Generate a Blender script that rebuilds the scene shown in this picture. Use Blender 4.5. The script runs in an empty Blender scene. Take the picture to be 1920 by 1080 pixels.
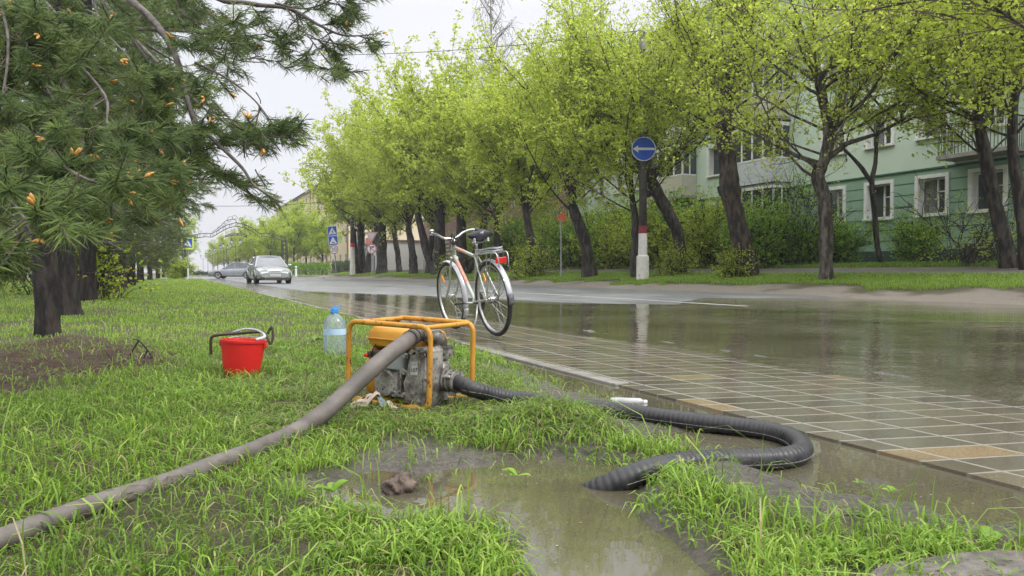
import bpy, bmesh, math, random
import numpy as np
from mathutils import Vector, Matrix, Euler
R = math.radians
random.seed(7); rng = np.random.default_rng(11)
S = bpy.context.scene
COL = S.collection
# ------------------------------------------------------------------ camera, sky, light
TH = R(24.6); CT, ST = math.cos(TH), math.sin(TH)
FPX = 1387.0; CAMZ = 0.62; HOR = 510.0
cam_d = bpy.data.cameras.new('camera'); cam = bpy.data.objects.new('camera', cam_d); COL.objects.link(cam)
cam_d.sensor_width = 36.0; cam_d.lens = 26.0; cam_d.clip_start = 0.05; cam_d.clip_end = 3000
PITCH = math.atan((540 - HOR) / FPX)
cam.location = (0, 0, CAMZ); cam.rotation_euler = (R(90) - PITCH, 0, -TH)
S.camera = cam
S.view_settings.view_transform = 'Standard'; S.view_settings.look = 'None'
S.view_settings.exposure = 0.86; S.view_settings.gamma = 1.0
S.cycles.diffuse_bounces = 6; S.cycles.max_bounces = 12; S.cycles.transparent_max_bounces = 12
W = bpy.data.worlds.new('World'); S.world = W; W.use_nodes = True
nt = W.node_tree; nt.nodes.clear()
wo = nt.nodes.new('ShaderNodeOutputWorld'); bg = nt.nodes.new('ShaderNodeBackground')
sky = nt.nodes.new('ShaderNodeTexSky'); sky.sky_type = 'NISHITA'; sky.sun_disc = False
sky.sun_elevation = R(48); sky.sun_rotation = R(200); sky.dust_density = 4; sky.air_density = 1.0
hs = nt.nodes.new('ShaderNodeHueSaturation'); hs.inputs['Saturation'].default_value = 0.12; hs.inputs['Value'].default_value = 0.25
tc = nt.nodes.new('ShaderNodeTexCoord'); sp = nt.nodes.new('ShaderNodeSeparateXYZ')
ramp = nt.nodes.new('ShaderNodeValToRGB')
ramp.color_ramp.elements[0].position = 0.0; ramp.color_ramp.elements[0].color = (3.75, 3.82, 4.15, 1)
ramp.color_ramp.elements[1].position = 1.0; ramp.color_ramp.elements[1].color = (17.5, 17.6, 17.6, 1)
e = ramp.color_ramp.elements.new(0.33); e.color = (4.2, 4.28, 4.6, 1)
nz = nt.nodes.new('ShaderNodeTexNoise'); nz.inputs['Scale'].default_value = 2.2; nz.inputs['Detail'].default_value = 3
mr = nt.nodes.new('ShaderNodeMapRange'); mr.inputs[1].default_value = 0.3; mr.inputs[2].default_value = 0.7; mr.inputs[3].default_value = 0.94; mr.inputs[4].default_value = 1.05
mul = nt.nodes.new('ShaderNodeMixRGB'); mul.blend_type = 'MULTIPLY'; mul.inputs[0].default_value = 1
addn = nt.nodes.new('ShaderNodeMixRGB'); addn.blend_type = 'ADD'; addn.inputs[0].default_value = 1
L = nt.links.new
L(tc.outputs['Generated'], sp.inputs[0]); L(sp.outputs['Z'], ramp.inputs[0]); L(tc.outputs['Generated'], nz.inputs['Vector'])
L(nz.outputs['Fac'], mr.inputs[0]); L(ramp.outputs[0], mul.inputs[1]); L(mr.outputs[0], mul.inputs[2])
L(sky.outputs[0], hs.inputs['Color']); L(hs.outputs[0], addn.inputs[1]); L(mul.outputs[0], addn.inputs[2])
L(addn.outputs[0], bg.inputs['Color']); bg.inputs['Strength'].default_value = 0.10
L(bg.outputs[0], wo.inputs[0])
sd_ = bpy.data.lights.new('sun', 'SUN'); sun = bpy.data.objects.new('sun', sd_); COL.objects.link(sun)
sd_.energy = 1.4; sd_.angle = R(18); sd_.color = (1, 0.97, 0.92)
sun.rotation_euler = (R(42), 0, R(200 - 180 + 25))

# ------------------------------------------------------------------ pixel helpers (photograph pixels -> metres)
def cw(X, Z, z=0.0):            # camera-side X, forward Z -> street axes (u across, v along)
    return Vector((X * CT + Z * ST, -X * ST + Z * CT, z))
def G(px, py, z=0.0):           # where the sight line meets height z
    dz = (CAMZ - z) if abs(CAMZ - z) > 1e-6 else 1e-6
    Z = FPX * dz / (py - HOR)
    return cw((px - 960) / FPX * Z, Z, z)
def D(px, py, Z):               # point at forward distance Z
    return cw((px - 960) / FPX * Z, Z, CAMZ - (py - HOR) / FPX * Z)
def ROW(px, u):                 # column px on the line across = u
    k = (px - 960) / FPX * CT + ST
    Z = u / k
    v = -(px - 960) / FPX * Z * ST + Z * CT
    return Vector((u, v, 0)), Z

# ------------------------------------------------------------------ noise + polygon distance
def vnoise(x, y, seed=0):
    xi = np.floor(x).astype(np.int64); yi = np.floor(y).astype(np.int64)
    xf = x - xi; yf = y - yi
    def h(a, b):
        n = (a * 374761393 + b * 668265263 + seed * 974634777) & 0x7fffffff
        n = ((n ^ (n >> 13)) * 1274126177) & 0x7fffffff
        return ((n ^ (n >> 16)) & 0xffff) / 65535.0
    sx = xf * xf * (3 - 2 * xf); sy = yf * yf * (3 - 2 * yf)
    a = h(xi, yi); b = h(xi + 1, yi); c = h(xi, yi + 1); d = h(xi + 1, yi + 1)
    return (a + (b - a) * sx) * (1 - sy) + (c + (d - c) * sx) * sy - 0.5
def fbm(x, y, seed=0, o=4):
    r = 0; amp = 1.0
    for i in range(o):
        r = r + vnoise(x * 2 ** i, y * 2 ** i, seed + i * 17) * amp; amp *= 0.55
    return r
def sdist(x, y, poly):          # signed distance, negative inside
    n = len(poly); best = np.full(x.shape, 1e9); ins = np.zeros(x.shape, bool)
    for i in range(n):
        ax, ay = poly[i][0], poly[i][1]; bx, by = poly[(i + 1) % n][0], poly[(i + 1) % n][1]
        dx, dy = bx - ax, by - ay; l2 = dx * dx + dy * dy + 1e-12
        t = np.clip(((x - ax) * dx + (y - ay) * dy) / l2, 0, 1)
        d = (x - ax - t * dx) ** 2 + (y - ay - t * dy) ** 2
        best = np.minimum(best, d)
        c = (ay > y) != (by > y)
        xx = ax + (y - ay) * dx / (dy if abs(dy) > 1e-12 else 1e-12)
        ins ^= c & (x < xx)
    s = np.sqrt(best)
    return np.where(ins, -s, s)
def sm(a, b, x):
    t = np.clip((x - a) / (b - a), 0, 1); return t * t * (3 - 2 * t)
def pxpoly(l, z=0.0): return [G(a, b, z)[:2] for a, b in l]

POOL = pxpoly([(560, 925), (640, 905), (700, 885), (760, 905), (820, 893), (900, 882), (960, 868), (1040, 860), (1120, 868), (1185, 878), (1225, 898),
               (1200, 930), (1215, 985), (1260, 1030), (1330, 1085), (1500, 1400), (1000, 1400), (1005, 1085), (1000, 1010), (950, 985), (880, 972), (790, 985), (720, 975), (660, 950)])
CHAN = pxpoly([(895, 655), (930, 678), (985, 694), (1040, 714), (1110, 742), (1180, 764), (1270, 795), (1340, 806), (1235, 818), (1235, 845), (1330, 862), (1400, 878), (1450, 898),
               (1520, 922), (1600, 938), (1690, 950), (1760, 968), (1850, 992), (1950, 1015), (2300, 1090), (2500, 1050), (1960, 880), (1740, 835), (1250, 720), (930, 645)])
MUD1 = pxpoly([(600, 880), (690, 850), (780, 838), (900, 850), (990, 862), (940, 885), (800, 900), (700, 900)])
MUD2 = pxpoly([(1225, 890), (1330, 872), (1450, 880), (1600, 920), (1750, 950), (1930, 1000), (1960, 1075), (1720, 1012), (1560, 1010), (1420, 985), (1300, 955)])
MUD3 = pxpoly([(905, 685), (1010, 708), (1110, 748), (1250, 790), (1260, 850), (1200, 835), (1080, 790), (1000, 745)])
TRAMP = pxpoly([(520, 720), (900, 690), (1000, 745), (1120, 800), (1230, 850), (1000, 860), (760, 850), (480, 850), (380, 800)])
BARK = pxpoly([(-500, 700), (-200, 660), (0, 662), (130, 640), (250, 655), (335, 672), (320, 700), (180, 720), (60, 745), (0, 775), (-200, 800)])
RPUD = pxpoly([(572, 546), (700, 551.5), (823, 556.5), (940, 562), (1050, 568), (1200, 571), (1290, 572), (1296, 566), (1330, 559.5), (1600, 559), (1850, 560), (2300, 566), (5000, 570),
               (5000, 900), (1920, 745), (1300, 655), (1000, 612), (760, 575), (640, 556)])
# kerb-side axes
UL, UR = 2.18, 3.90
def dry(u, v):                  # ground height
    # left verge
    zl = 0.034 + 0.016 * fbm(u * 1.3, v * 1.3, 3) + 0.012 * fbm(u * 6, v * 6, 5, 3)
    near = (u < 6) & (v < 30)
    d = np.full(u.shape, 5.0)
    un, vn = u[near], v[near]
    dn = np.minimum(sdist(un, vn, POOL), sdist(un, vn, CHAN)) + 0.055 * fbm(un * 5, vn * 5, 8, 4)
    d[near] = dn
    t = sm(-0.10, 0.10, d)
    zl = -0.045 + (zl + 0.045) * t
    m = np.zeros(u.shape)
    m[near] = sm(0.10, -0.05, sdist(un, vn, MUD2))
    m3 = np.zeros(u.shape); m3[near] = sm(0.12, -0.05, np.minimum(sdist(un, vn, MUD1), sdist(un, vn, MUD3))); zl = zl - m3 * .020 - m * .008; zl = zl + np.maximum(m, m3) * (0.010 * fbm(u * 16, v * 16, 23, 2) + 0.012 * np.maximum(0, fbm(u * 9, v * 9, 24, 2) - .15))
    zl = zl + m * 0.012 * (0.6 + fbm(u * 9, v * 9, 21, 3)) + m * 0.008 * np.abs(fbm(u * 22, v * 14, 22, 3))
    # mulch heap
    b = np.zeros(u.shape); b[near] = sm(0.25, -0.3, sdist(un, vn, BARK))
    zl = zl + b * (0.02 + 0.035 * fbm(u * 3, v * 3, 31) + 0.045 * fbm(u * 9, v * 9, 33, 4))
    for (px, py, h, s) in ((1640, 903, 0.052, 0.06), (1715, 902, 0.03, 0.035), (1710, 925, 0.03, 0.03), (1000, 815, 0.05, 0.14), (1080, 820, 0.045, 0.14), (1320, 930, 0.03, 0.16), (1820, 960, 0.03, 0.03)):
        g = G(px, py); zl = zl + h * np.exp(-((u - g[0]) ** 2 + (v - g[1]) ** 2) / (2 * s * s))
    # right hand side
    nn = fbm(u * 0.9, v * 0.5, 41); n2 = fbm(u * 4, v * 4, 43, 3)
    zr = np.interp(u, [3.9, 13.2, 14.2, 14.8, 16.0, 17.0, 18.0, 20.5, 22, 26, 40, 400], [-0.14, -0.14, -0.07, 0.05, 0.29, 0.40, 0.52, 0.735, 0.83, 0.9, 1.0, 1.0])
    ww = sm(13.6, 14.5, u)
    zr = zr + (0.05 * nn + 0.02 * n2) * ww * sm(19, 17, u) + 0.01 * n2 * ww
    far = sm(86, 92, v)
    zr = zr * (1 - far) + np.where(u > 13.6, 0.12, -0.14) * far
    # mud ridge on the flooded kerb line
    rid = np.exp(-((u - 3.955 - 0.04 * fbm(v * 0.8, v * 0 + 3.3, 51, 3)) ** 2) / (2 * 0.05 ** 2)) * (0.129 + 0.055 * fbm(v * 2.6, u * 2.6, 52, 4)) * sm(0.6, 2.2, v) * sm(26, 10, v)
    zr = zr + rid
    z = np.where(u < 2.2, zl, np.where(u < 3.8, -0.14, zr))
    # left: side road cut
    cut = sm(68, 69, v) * sm(95, 94, v) * sm(4, 3.0, u)
    z = z * (1 - cut) - 0.14 * cut
    z = np.where((v > 95) & (u < 14), 0.01 + 0.0 * v, z)
    z = np.where((v > 68) & (v <= 95) & (u >= 3.0) & (u <= 14), -0.14, z)
    return z
def gz(u, v):
    return float(dry(np.array([float(u)]), np.array([float(v)]))[0])

# ------------------------------------------------------------------ materials
MATS = {}
def mat(name, c1=(0.5, 0.5, 0.5), c2=None, scale=8.0, rough=0.6, metal=0.0, bump=0.0, bscale=None, detail=5, spec=0.5, attr=None, attr_c=None,
        transl=0.0, stretch=None, rough2=None, lo=0.35, hi=0.65, coat=0.0, spots=None, coord='Object', alpha=None, bdist=0.01, trans=0.0, ior=1.45):
    if name in MATS: return MATS[name]
    m = bpy.data.materials.new(name); m.use_nodes = True; t = m.node_tree; N = t.nodes; k = t.links.new
    b = N['Principled BSDF']; b.inputs['Roughness'].default_value = rough; b.inputs['Metallic'].default_value = metal
    b.inputs['Specular IOR Level'].default_value = spec; b.inputs['IOR'].default_value = ior
    if coat: b.inputs['Coat Weight'].default_value = coat; b.inputs['Coat Roughness'].default_value = 0.05
    if trans: b.inputs['Transmission Weight'].default_value = trans
    out = None
    tcn = N.new('ShaderNodeTexCoord'); vec = tcn.outputs[coord]
    if stretch:
        mp = N.new('ShaderNodeMapping'); mp.inputs['Scale'].default_value = stretch; k(vec, mp.inputs[0]); vec = mp.outputs[0]
    n = N.new('ShaderNodeTexNoise'); n.inputs['Scale'].default_value = scale; n.inputs['Detail'].default_value = detail; n.inputs['Roughness'].default_value = 0.6
    k(vec, n.inputs['Vector'])
    rp = N.new('ShaderNodeMapRange'); rp.inputs[1].default_value = lo; rp.inputs[2].default_value = hi; k(n.outputs['Fac'], rp.inputs[0])
    mx = N.new('ShaderNodeMixRGB'); mx.inputs[1].default_value = (*c1, 1); mx.inputs[2].default_value = (*(c2 or c1), 1); k(rp.outputs[0], mx.inputs[0])
    col = mx.outputs[0]
    if attr:
        a = N.new('ShaderNodeAttribute'); a.attribute_name = attr
        m2 = N.new('ShaderNodeMixRGB'); m2.inputs[2].default_value = (*attr_c, 1); k(a.outputs['Fac'], m2.inputs[0]); k(col, m2.inputs[1]); col = m2.outputs[0]
    if spots:
        sc, th, cs = spots
        n3 = N.new('ShaderNodeTexNoise'); n3.inputs['Scale'].default_value = sc; n3.inputs['Detail'].default_value = 6; n3.inputs['Roughness'].default_value = 0.7; k(vec, n3.inputs['Vector'])
        r3 = N.new('ShaderNodeMapRange'); r3.inputs[1].default_value = th; r3.inputs[2].default_value = th + 0.05; k(n3.outputs['Fac'], r3.inputs[0])
        m3 = N.new('ShaderNodeMixRGB'); m3.inputs[2].default_value = (*cs, 1); k(r3.outputs[0], m3.inputs[0]); k(col, m3.inputs[1]); col = m3.outputs[0]
    k(col, b.inputs['Base Color'])
    if rough2 is not None:
        r4 = N.new('ShaderNodeMapRange'); r4.inputs[1].default_value = lo; r4.inputs[2].default_value = hi; r4.inputs[3].default_value = rough; r4.inputs[4].default_value = rough2
        k(n.outputs['Fac'], r4.inputs[0]); k(r4.outputs[0], b.inputs['Roughness'])
    if bump:
        n2 = N.new('ShaderNodeTexNoise'); n2.inputs['Scale'].default_value = bscale or scale * 3; n2.inputs['Detail'].default_value = 6; k(vec, n2.inputs['Vector'])
        bp = N.new('ShaderNodeBump'); bp.inputs['Strength'].default_value = bump; bp.inputs['Distance'].default_value = bdist; k(n2.outputs['Fac'], bp.inputs['Height']); k(bp.outputs[0], b.inputs['Normal'])
    if transl:
        tr = N.new('ShaderNodeBsdfTranslucent'); k(col, tr.inputs['Color']); ms = N.new('ShaderNodeMixShader'); ms.inputs[0].default_value = transl
        k(b.outputs[0], ms.inputs[1]); k(tr.outputs[0], ms.inputs[2]); k(ms.outputs[0], N['Material Output'].inputs[0])
    MATS[name] = m; return m

# ------------------------------------------------------------------ mesh helpers
class MB:
    def __init__(s): s.v = []; s.f = []; s.mi = []; s.cur = 0
    def add(s, vs, fs):
        o = len(s.v); s.v += [tuple(p) for p in vs]; s.f += [tuple(o + i for i in f) for f in fs]; s.mi += [s.cur] * len(fs); return s
    def box(s, c, d, rot=None, bev=0.0):
        x, y, z = d[0] / 2, d[1] / 2, d[2] / 2
        if bev > 0:
            b = min(bev, x * .9, y * .9, z * .9); P = []
            bm = bmesh.new(); bmesh.ops.create_cube(bm, size=1)
            for w in bm.verts: w.co = Vector((w.co.x * 2 * x, w.co.y * 2 * y, w.co.z * 2 * z))
            bmesh.ops.bevel(bm, geom=list(bm.edges), offset=b, segments=2, affect='EDGES', profile=0.5)
            bm.verts.index_update(); vs = [w.co.copy() for w in bm.verts]; fs = [[w.index for w in f.verts] for f in bm.faces]; bm.free()
        else:
            vs = [Vector((i * x, j * y, k * z)) for i in (-1, 1) for j in (-1, 1) for k in (-1, 1)]
            fs = [(0, 1, 3, 2), (4, 6, 7, 5), (0, 4, 5, 1), (2, 3, 7, 6), (0, 2, 6, 4), (1, 5, 7, 3)]
        if rot is not None:
            q = Euler(rot).to_matrix(); vs = [q @ p for p in vs]
        return s.add([p + Vector(c) for p in vs], fs)
    def tube(s, pts, r, n=8, cap=True, closed=False, flat=1.0):
        pts = [Vector(p) for p in pts]; m = len(pts)
        rs = r if isinstance(r, (list, tuple)) else [r] * m
        ring = []; up = None
        for i in range(m):
            if closed: t = pts[(i + 1) % m] - pts[i - 1]
            else: t = pts[min(i + 1, m - 1)] - pts[max(i - 1, 0)]
            if t.length < 1e-9: t = Vector((0, 0, 1))
            t.normalize()
            if up is None: up = Vector((0, 0, 1)) if abs(t.z) < .9 else Vector((1, 0, 0))
            a = up - t * up.dot(t)
            if a.length < 1e-6: a = t.orthogonal()
            a.normalize(); b = t.cross(a); up = a
            ring.append([pts[i] + (a * math.cos(6.2832 * j / n) * flat + b * math.sin(6.2832 * j / n)) * rs[i] for j in range(n)])
        vs = [p for q in ring for p in q]; fs = []
        for i in range(m if closed else m - 1):
            o = i * n; p = ((i + 1) % m) * n
            for j in range(n):
                fs.append((o + j, o + (j + 1) % n, p + (j + 1) % n, p + j))
        if cap and not closed:
            fs.append(tuple(range(n - 1, -1, -1))); fs.append(tuple((m - 1) * n + j for j in range(n)))
        return s.add(vs, fs)
    def lathe(s, prof, c=(0, 0, 0), axis='z', n=24, cap=True, ang=6.28318531):
        vs = []; fs = []
        full = ang > 6.28
        nn = n if full else n + 1
        for (r, h) in prof:
            for j in range(nn):
                a = ang * j / n; x, y = r * math.cos(a), r * math.sin(a)
                p = (x, y, h) if axis == 'z' else ((h, x, y) if axis == 'x' else (y, h, x))
                vs.append((p[0] + c[0], p[1] + c[1], p[2] + c[2]))
        for i in range(len(prof) - 1):
            for j in range(n):
                j2 = (j + 1) % nn
                fs.append((i * nn + j, i * nn + j2, (i + 1) * nn + j2, (i + 1) * nn + j))
        if cap and full:
            if prof[0][0] > 1e-5: fs.append(tuple(range(n - 1, -1, -1)))
            if prof[-1][0] > 1e-5: fs.append(tuple((len(prof) - 1) * n + j for j in range(n)))
        return s.add(vs, fs)
    def prism(s, poly, depth, M):            # poly in local xy, thickness along z from 0 to depth, matrix M
        n = len(poly); vs = [M @ Vector((p[0], p[1], 0)) for p in poly] + [M @ Vector((p[0], p[1], depth)) for p in poly]
        fs = [tuple(range(n - 1, -1, -1)), tuple(range(n, 2 * n))] + [(i, (i + 1) % n, n + (i + 1) % n, n + i) for i in range(n)]
        return s.add(vs, fs)
    def grid(s, P):                           # P rows of points
        h, w = len(P), len(P[0]); vs = [p for r in P for p in r]
        return s.add(vs, [(i * w + j, i * w + j + 1, (i + 1) * w + j + 1, (i + 1) * w + j) for i in range(h - 1) for j in range(w - 1)])
    def sphere(s, c, r, nu=14, nv=9, sc=(1, 1, 1)):
        return s.lathe2(c, r, nu, nv, sc)
    def lathe2(s, c, r, nu, nv, sc):
        vs = []; fs = []
        for i in range(nv + 1):
            a = math.pi * i / nv
            for j in range(nu):
                b = 6.28318 * j / nu
                vs.append((c[0] + sc[0] * r * math.sin(a) * math.cos(b), c[1] + sc[1] * r * math.sin(a) * math.sin(b), c[2] + sc[2] * r * math.cos(a)))
        for i in range(nv):
            for j in range(nu): fs.append((i * nu + j, i * nu + (j + 1) % nu, (i + 1) * nu + (j + 1) % nu, (i + 1) * nu + j))
        return s.add(vs, fs)
    def build(s, name, m, parent=None, smooth=False, org=None, fix=True, auto=None):
        me = bpy.data.meshes.new(name)
        vs = s.v
        if org is not None: vs = [(p[0] - org[0], p[1] - org[1], p[2] - org[2]) for p in vs]
        me.from_pydata(vs, [], s.f)
        ms = m if isinstance(m, (list, tuple)) else [m]
        for q in ms: me.materials.append(q)
        if len(ms) > 1: me.polygons.foreach_set('material_index', s.mi)
        if fix:
            bm = bmesh.new(); bm.from_mesh(me); bmesh.ops.recalc_face_normals(bm, faces=bm.faces); bm.to_mesh(me); bm.free()
        if smooth: me.polygons.foreach_set('use_smooth', [True] * len(me.polygons))
        me.update()
        if smooth and auto: me.set_sharp_from_angle(angle=R(auto))
        o = bpy.data.objects.new(name, me); COL.objects.link(o)
        if org is not None: o.location = org
        if parent is not None: o.parent = parent
        return o
def npmesh(name, V, Q, m, T=None, rnd=None, smooth=False, parent=None, attrs=None):
    me = bpy.data.meshes.new(name); V = np.asarray(V, np.float32)
    me.vertices.add(len(V)); me.vertices.foreach_set('co', V.ravel())
    parts = []; tot = []
    if Q is not None and len(Q): parts.append(np.asarray(Q, np.int32).ravel()); tot.append(np.full(len(Q), 4))
    if T is not None and len(T): parts.append(np.asarray(T, np.int32).ravel()); tot.append(np.full(len(T), 3))
    idx = np.concatenate(parts); tot = np.concatenate(tot).astype(np.int32)
    st = np.concatenate([[0], np.cumsum(tot)[:-1]]).astype(np.int32)
    me.loops.add(len(idx)); me.loops.foreach_set('vertex_index', idx)
    me.polygons.add(len(tot)); me.polygons.foreach_set('loop_start', st); me.polygons.foreach_set('loop_total', tot)
    me.polygons.foreach_set('use_smooth', np.full(len(tot), smooth))
    if rnd is not None:
        a = me.attributes.new('rnd', 'FLOAT', 'POINT'); a.data.foreach_set('value', np.asarray(rnd, np.float32))
    for k2, arr in (attrs or {}).items():
        a = me.attributes.new(k2, 'FLOAT', 'POINT'); a.data.foreach_set('value', np.asarray(arr, np.float32))
    me.materials.append(m); me.update(calc_edges=True); me.validate()
    o = bpy.data.objects.new(name, me); COL.objects.link(o)
    if parent is not None: o.parent = parent
    return o
def tag(o, label=None, cat=None, group=None, kind=None):
    if label: o['label'] = label
    if cat: o['category'] = cat
    if group: o['group'] = group
    if kind: o['kind'] = kind
    return o
def thing(name, label, cat, loc=(0, 0, 0), rz=0.0, group=None):
    o = bpy.data.objects.new(name, None); COL.objects.link(o); o.location = loc
    o.rotation_euler = rz if isinstance(rz, (tuple, list)) else (0, 0, rz); o.empty_display_size = 0.2
    return tag(o, label, cat, group)
def dup(root, loc, rz=0.0, label=None, group=None, sc=None):
    r = root.copy(); COL.objects.link(r); r.location = loc
    r.rotation_euler = rz if isinstance(rz, (tuple, list)) else (0, 0, rz)
    if sc is not None: r.scale = sc if isinstance(sc, (tuple, list)) else (sc, sc, sc)
    if label: r['label'] = label
    if group: r['group'] = group
    for ch in list(root.children):
        c = ch.copy(); COL.objects.link(c); c.parent = r
        for g in ch.children:
            q = g.copy(); COL.objects.link(q); q.parent = c
    return r
def arc(c, r, a0, a1, n, ax='xz'):
    o = []
    for i in range(n + 1):
        a = a0 + (a1 - a0) * i / n; x, y = r * math.cos(a), r * math.sin(a)
        if ax == 'xz': o.append(Vector((c[0] + x, c[1], c[2] + y)))
        elif ax == 'xy': o.append(Vector((c[0] + x, c[1] + y, c[2])))
        else: o.append(Vector((c[0], c[1] + x, c[2] + y)))
    return o
def smooth_path(pts, n=8):
    pts = [Vector(p) for p in pts]; o = []
    for i in range(len(pts) - 1):
        p0 = pts[max(i - 1, 0)]; p1 = pts[i]; p2 = pts[i + 1]; p3 = pts[min(i + 2, len(pts) - 1)]
        for j in range(n):
            t = j / n
            o.append(0.5 * ((2 * p1) + (-p0 + p2) * t + (2 * p0 - 5 * p1 + 4 * p2 - p3) * t * t + (-p0 + 3 * p1 - 3 * p2 + p3) * t ** 3))
    o.append(pts[-1]); return o
def resample(pts, step):
    L_ = [0]
    for i in range(1, len(pts)): L_.append(L_[-1] + (pts[i] - pts[i - 1]).length)
    n = max(2, int(L_[-1] / step)); out = []; j = 0
    for i in range(n + 1):
        d = L_[-1] * i / n
        while j < len(L_) - 2 and L_[j + 1] < d: j += 1
        t = (d - L_[j]) / max(1e-9, L_[j + 1] - L_[j]); out.append(pts[j].lerp(pts[j + 1], t))
    return out, L_[-1]
# ------------------------------------------------------------------ ground sheet
def axis(pts):
    o = []
    for (a, b, s) in pts:
        n = max(1, int(round((b - a) / s))); o += [a + (b - a) * i / n for i in range(n)]
    o.append(pts[-1][1]); return np.array(o)
us = axis([(-900, -60, 60), (-60, -12, 3), (-12, -3.5, .12), (-3.5, 2.2, .028), (2.2, 3.7, .4), (3.7, 4.5, .03), (4.5, 13, 1.0), (13, 19, .12), (19, 28, .5), (28, 60, 4), (60, 900, 60)])
vs_ = axis([(-300, -8, 30), (-8, 0.2, .5), (0.2, 7, .03), (7, 14, .09), (14, 40, .3), (40, 110, 1.5), (110, 1500, 60)])
U, V = np.meshgrid(us, vs_)
Zg = dry(U.ravel(), V.ravel())
V3 = np.stack([U.ravel(), V.ravel(), Zg], 1)
nu, nv = len(us), len(vs_)
ii = (np.arange(nv - 1)[:, None] * nu + np.arange(nu - 1)[None]).ravel()
Q = np.stack([ii, ii + 1, ii + nu + 1, ii + nu], 1)
uu, vv = U.ravel(), V.ravel()
def masks(u, v):
    near = (u < 6) & (v < 30) & (u > -14)
    n1 = 0.10 * fbm(u * 4, v * 4, 61, 4)
    mud = np.zeros(u.shape); bark = np.zeros(u.shape); pool = np.full(u.shape, 9.); tramp = np.zeros(u.shape)
    a, b = u[near], v[near]; q = n1[near]
    dp = np.minimum(sdist(a, b, POOL), sdist(a, b, CHAN)) + 0.055 * fbm(a * 5, b * 5, 8, 4)
    pool[near] = dp
    mm = np.minimum(np.minimum(sdist(a, b, MUD1), sdist(a, b, MUD2)), sdist(a, b, MUD3)) + q
    mud[near] = np.maximum(sm(0.06, -0.04, mm), sm(0.10, 0.02, dp) * 0.8)
    tramp[near] = sm(0.15, -0.2, sdist(a, b, TRAMP) + q * 2)
    bark[near] = sm(0.12, -0.12, sdist(a, b, BARK) + 2.4 * q)
    return mud, bark, pool, tramp
mud, bark, pool, tramp = masks(uu, vv)
nn = fbm(uu * 1.5, vv * 0.7, 71) * 1.2
shoulder = sm(3.6, 3.9, uu) * sm(16.0, 15.3, uu + nn) * sm(88, 86, vv)
mud = np.maximum(mud, sm(3.6, 3.8, uu) * sm(6, 5, uu)); shoulder = np.maximum(shoulder, ((vv > 95) & (uu < 14) & (uu > 1)).astype(float) * 0.7)
mg = bpy.data.materials.new('ground_soil'); mg.use_nodes = True
t = mg.node_tree; N = t.nodes; k = t.links.new; b = N['Principled BSDF']
def nd(t_, **kw):
    x = N.new(t_)
    for a_, v_ in kw.items(): x.inputs[a_].default_value = v_
    return x
tcn = N.new('ShaderNodeTexCoord')
na = nd('ShaderNodeTexNoise', Scale=9.0, Detail=8.0, Roughness=0.65); k(tcn.outputs['Object'], na.inputs['Vector'])
nb = nd('ShaderNodeTexNoise', Scale=60.0, Detail=6.0, Roughness=0.7); k(tcn.outputs['Object'], nb.inputs['Vector'])
def ramp2(src, stops):
    r = N.new('ShaderNodeValToRGB'); r.color_ramp.elements[0].position = stops[0][0]; r.color_ramp.elements[0].color = (*stops[0][1], 1)
    r.color_ramp.elements[1].position = stops[-1][0]; r.color_ramp.elements[1].color = (*stops[-1][1], 1)
    for p_, c_ in stops[1:-1]:
        e_ = r.color_ramp.elements.new(p_); e_.color = (*c_, 1)
    k(src, r.inputs[0]); return r.outputs[0]
soil = ramp2(na.outputs['Fac'], [(0.32, (0.035, 0.036, 0.014)), (0.5, (0.065, 0.058, 0.028)), (0.66, (0.10, 0.08, 0.05))])
mudc = ramp2(nb.outputs['Fac'], [(0.3, (0.06, 0.052, 0.044)), (0.5, (0.11, 0.097, 0.085)), (0.7, (0.18, 0.16, 0.142))])
shc = ramp2(nb.outputs['Fac'], [(0.3, (0.15, 0.125, 0.105)), (0.55, (0.225, 0.195, 0.168)), (0.75, (0.29, 0.26, 0.23))])
brk = ramp2(nb.outputs['Fac'], [(0.3, (0.012, 0.007, 0.004)), (0.5, (0.042, 0.022, 0.013)), (0.72, (0.13, 0.07, 0.043))])
cur = soil
for nm, cc in (('bark', brk), ('shoulder', shc), ('mud', mudc)):
    a = N.new('ShaderNodeAttribute'); a.attribute_name = nm
    mx = N.new('ShaderNodeMixRGB'); k(a.outputs['Fac'], mx.inputs[0]); k(cur, mx.inputs[1]); k(cc, mx.inputs[2]); cur = mx.outputs[0]
k(cur, b.inputs['Base Color'])
a = N.new('ShaderNodeAttribute'); a.attribute_name = 'mud'
rr = nd('ShaderNodeMapRange'); rr.inputs[3].default_value = 0.85; rr.inputs[4].default_value = 0.20; k(a.outputs['Fac'], rr.inputs[0])
rr2 = nd('ShaderNodeMapRange'); rr2.inputs[1].default_value = .3; rr2.inputs[2].default_value = .7; rr2.inputs[3].default_value = -.12; rr2.inputs[4].default_value = 0.25; k(na.outputs['Fac'], rr2.inputs[0])
ad = N.new('ShaderNodeMath'); ad.operation = 'ADD'; k(rr.outputs[0], ad.inputs[0]); k(rr2.outputs[0], ad.inputs[1]); k(ad.outputs[0], b.inputs['Roughness'])
nc = nd('ShaderNodeTexNoise', Scale=24.0, Detail=9.0, Roughness=0.72); k(tcn.outputs['Object'], nc.inputs['Vector']); bp = nd('ShaderNodeBump', Strength=1.0, Distance=0.030); k(nc.outputs['Fac'], bp.inputs['Height']); k(bp.outputs[0], b.inputs['Normal'])
ground = npmesh('ground', V3, Q, mg, smooth=True, attrs={'mud': mud, 'bark': bark, 'shoulder': shoulder}); tag(ground, kind='structure')

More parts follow.
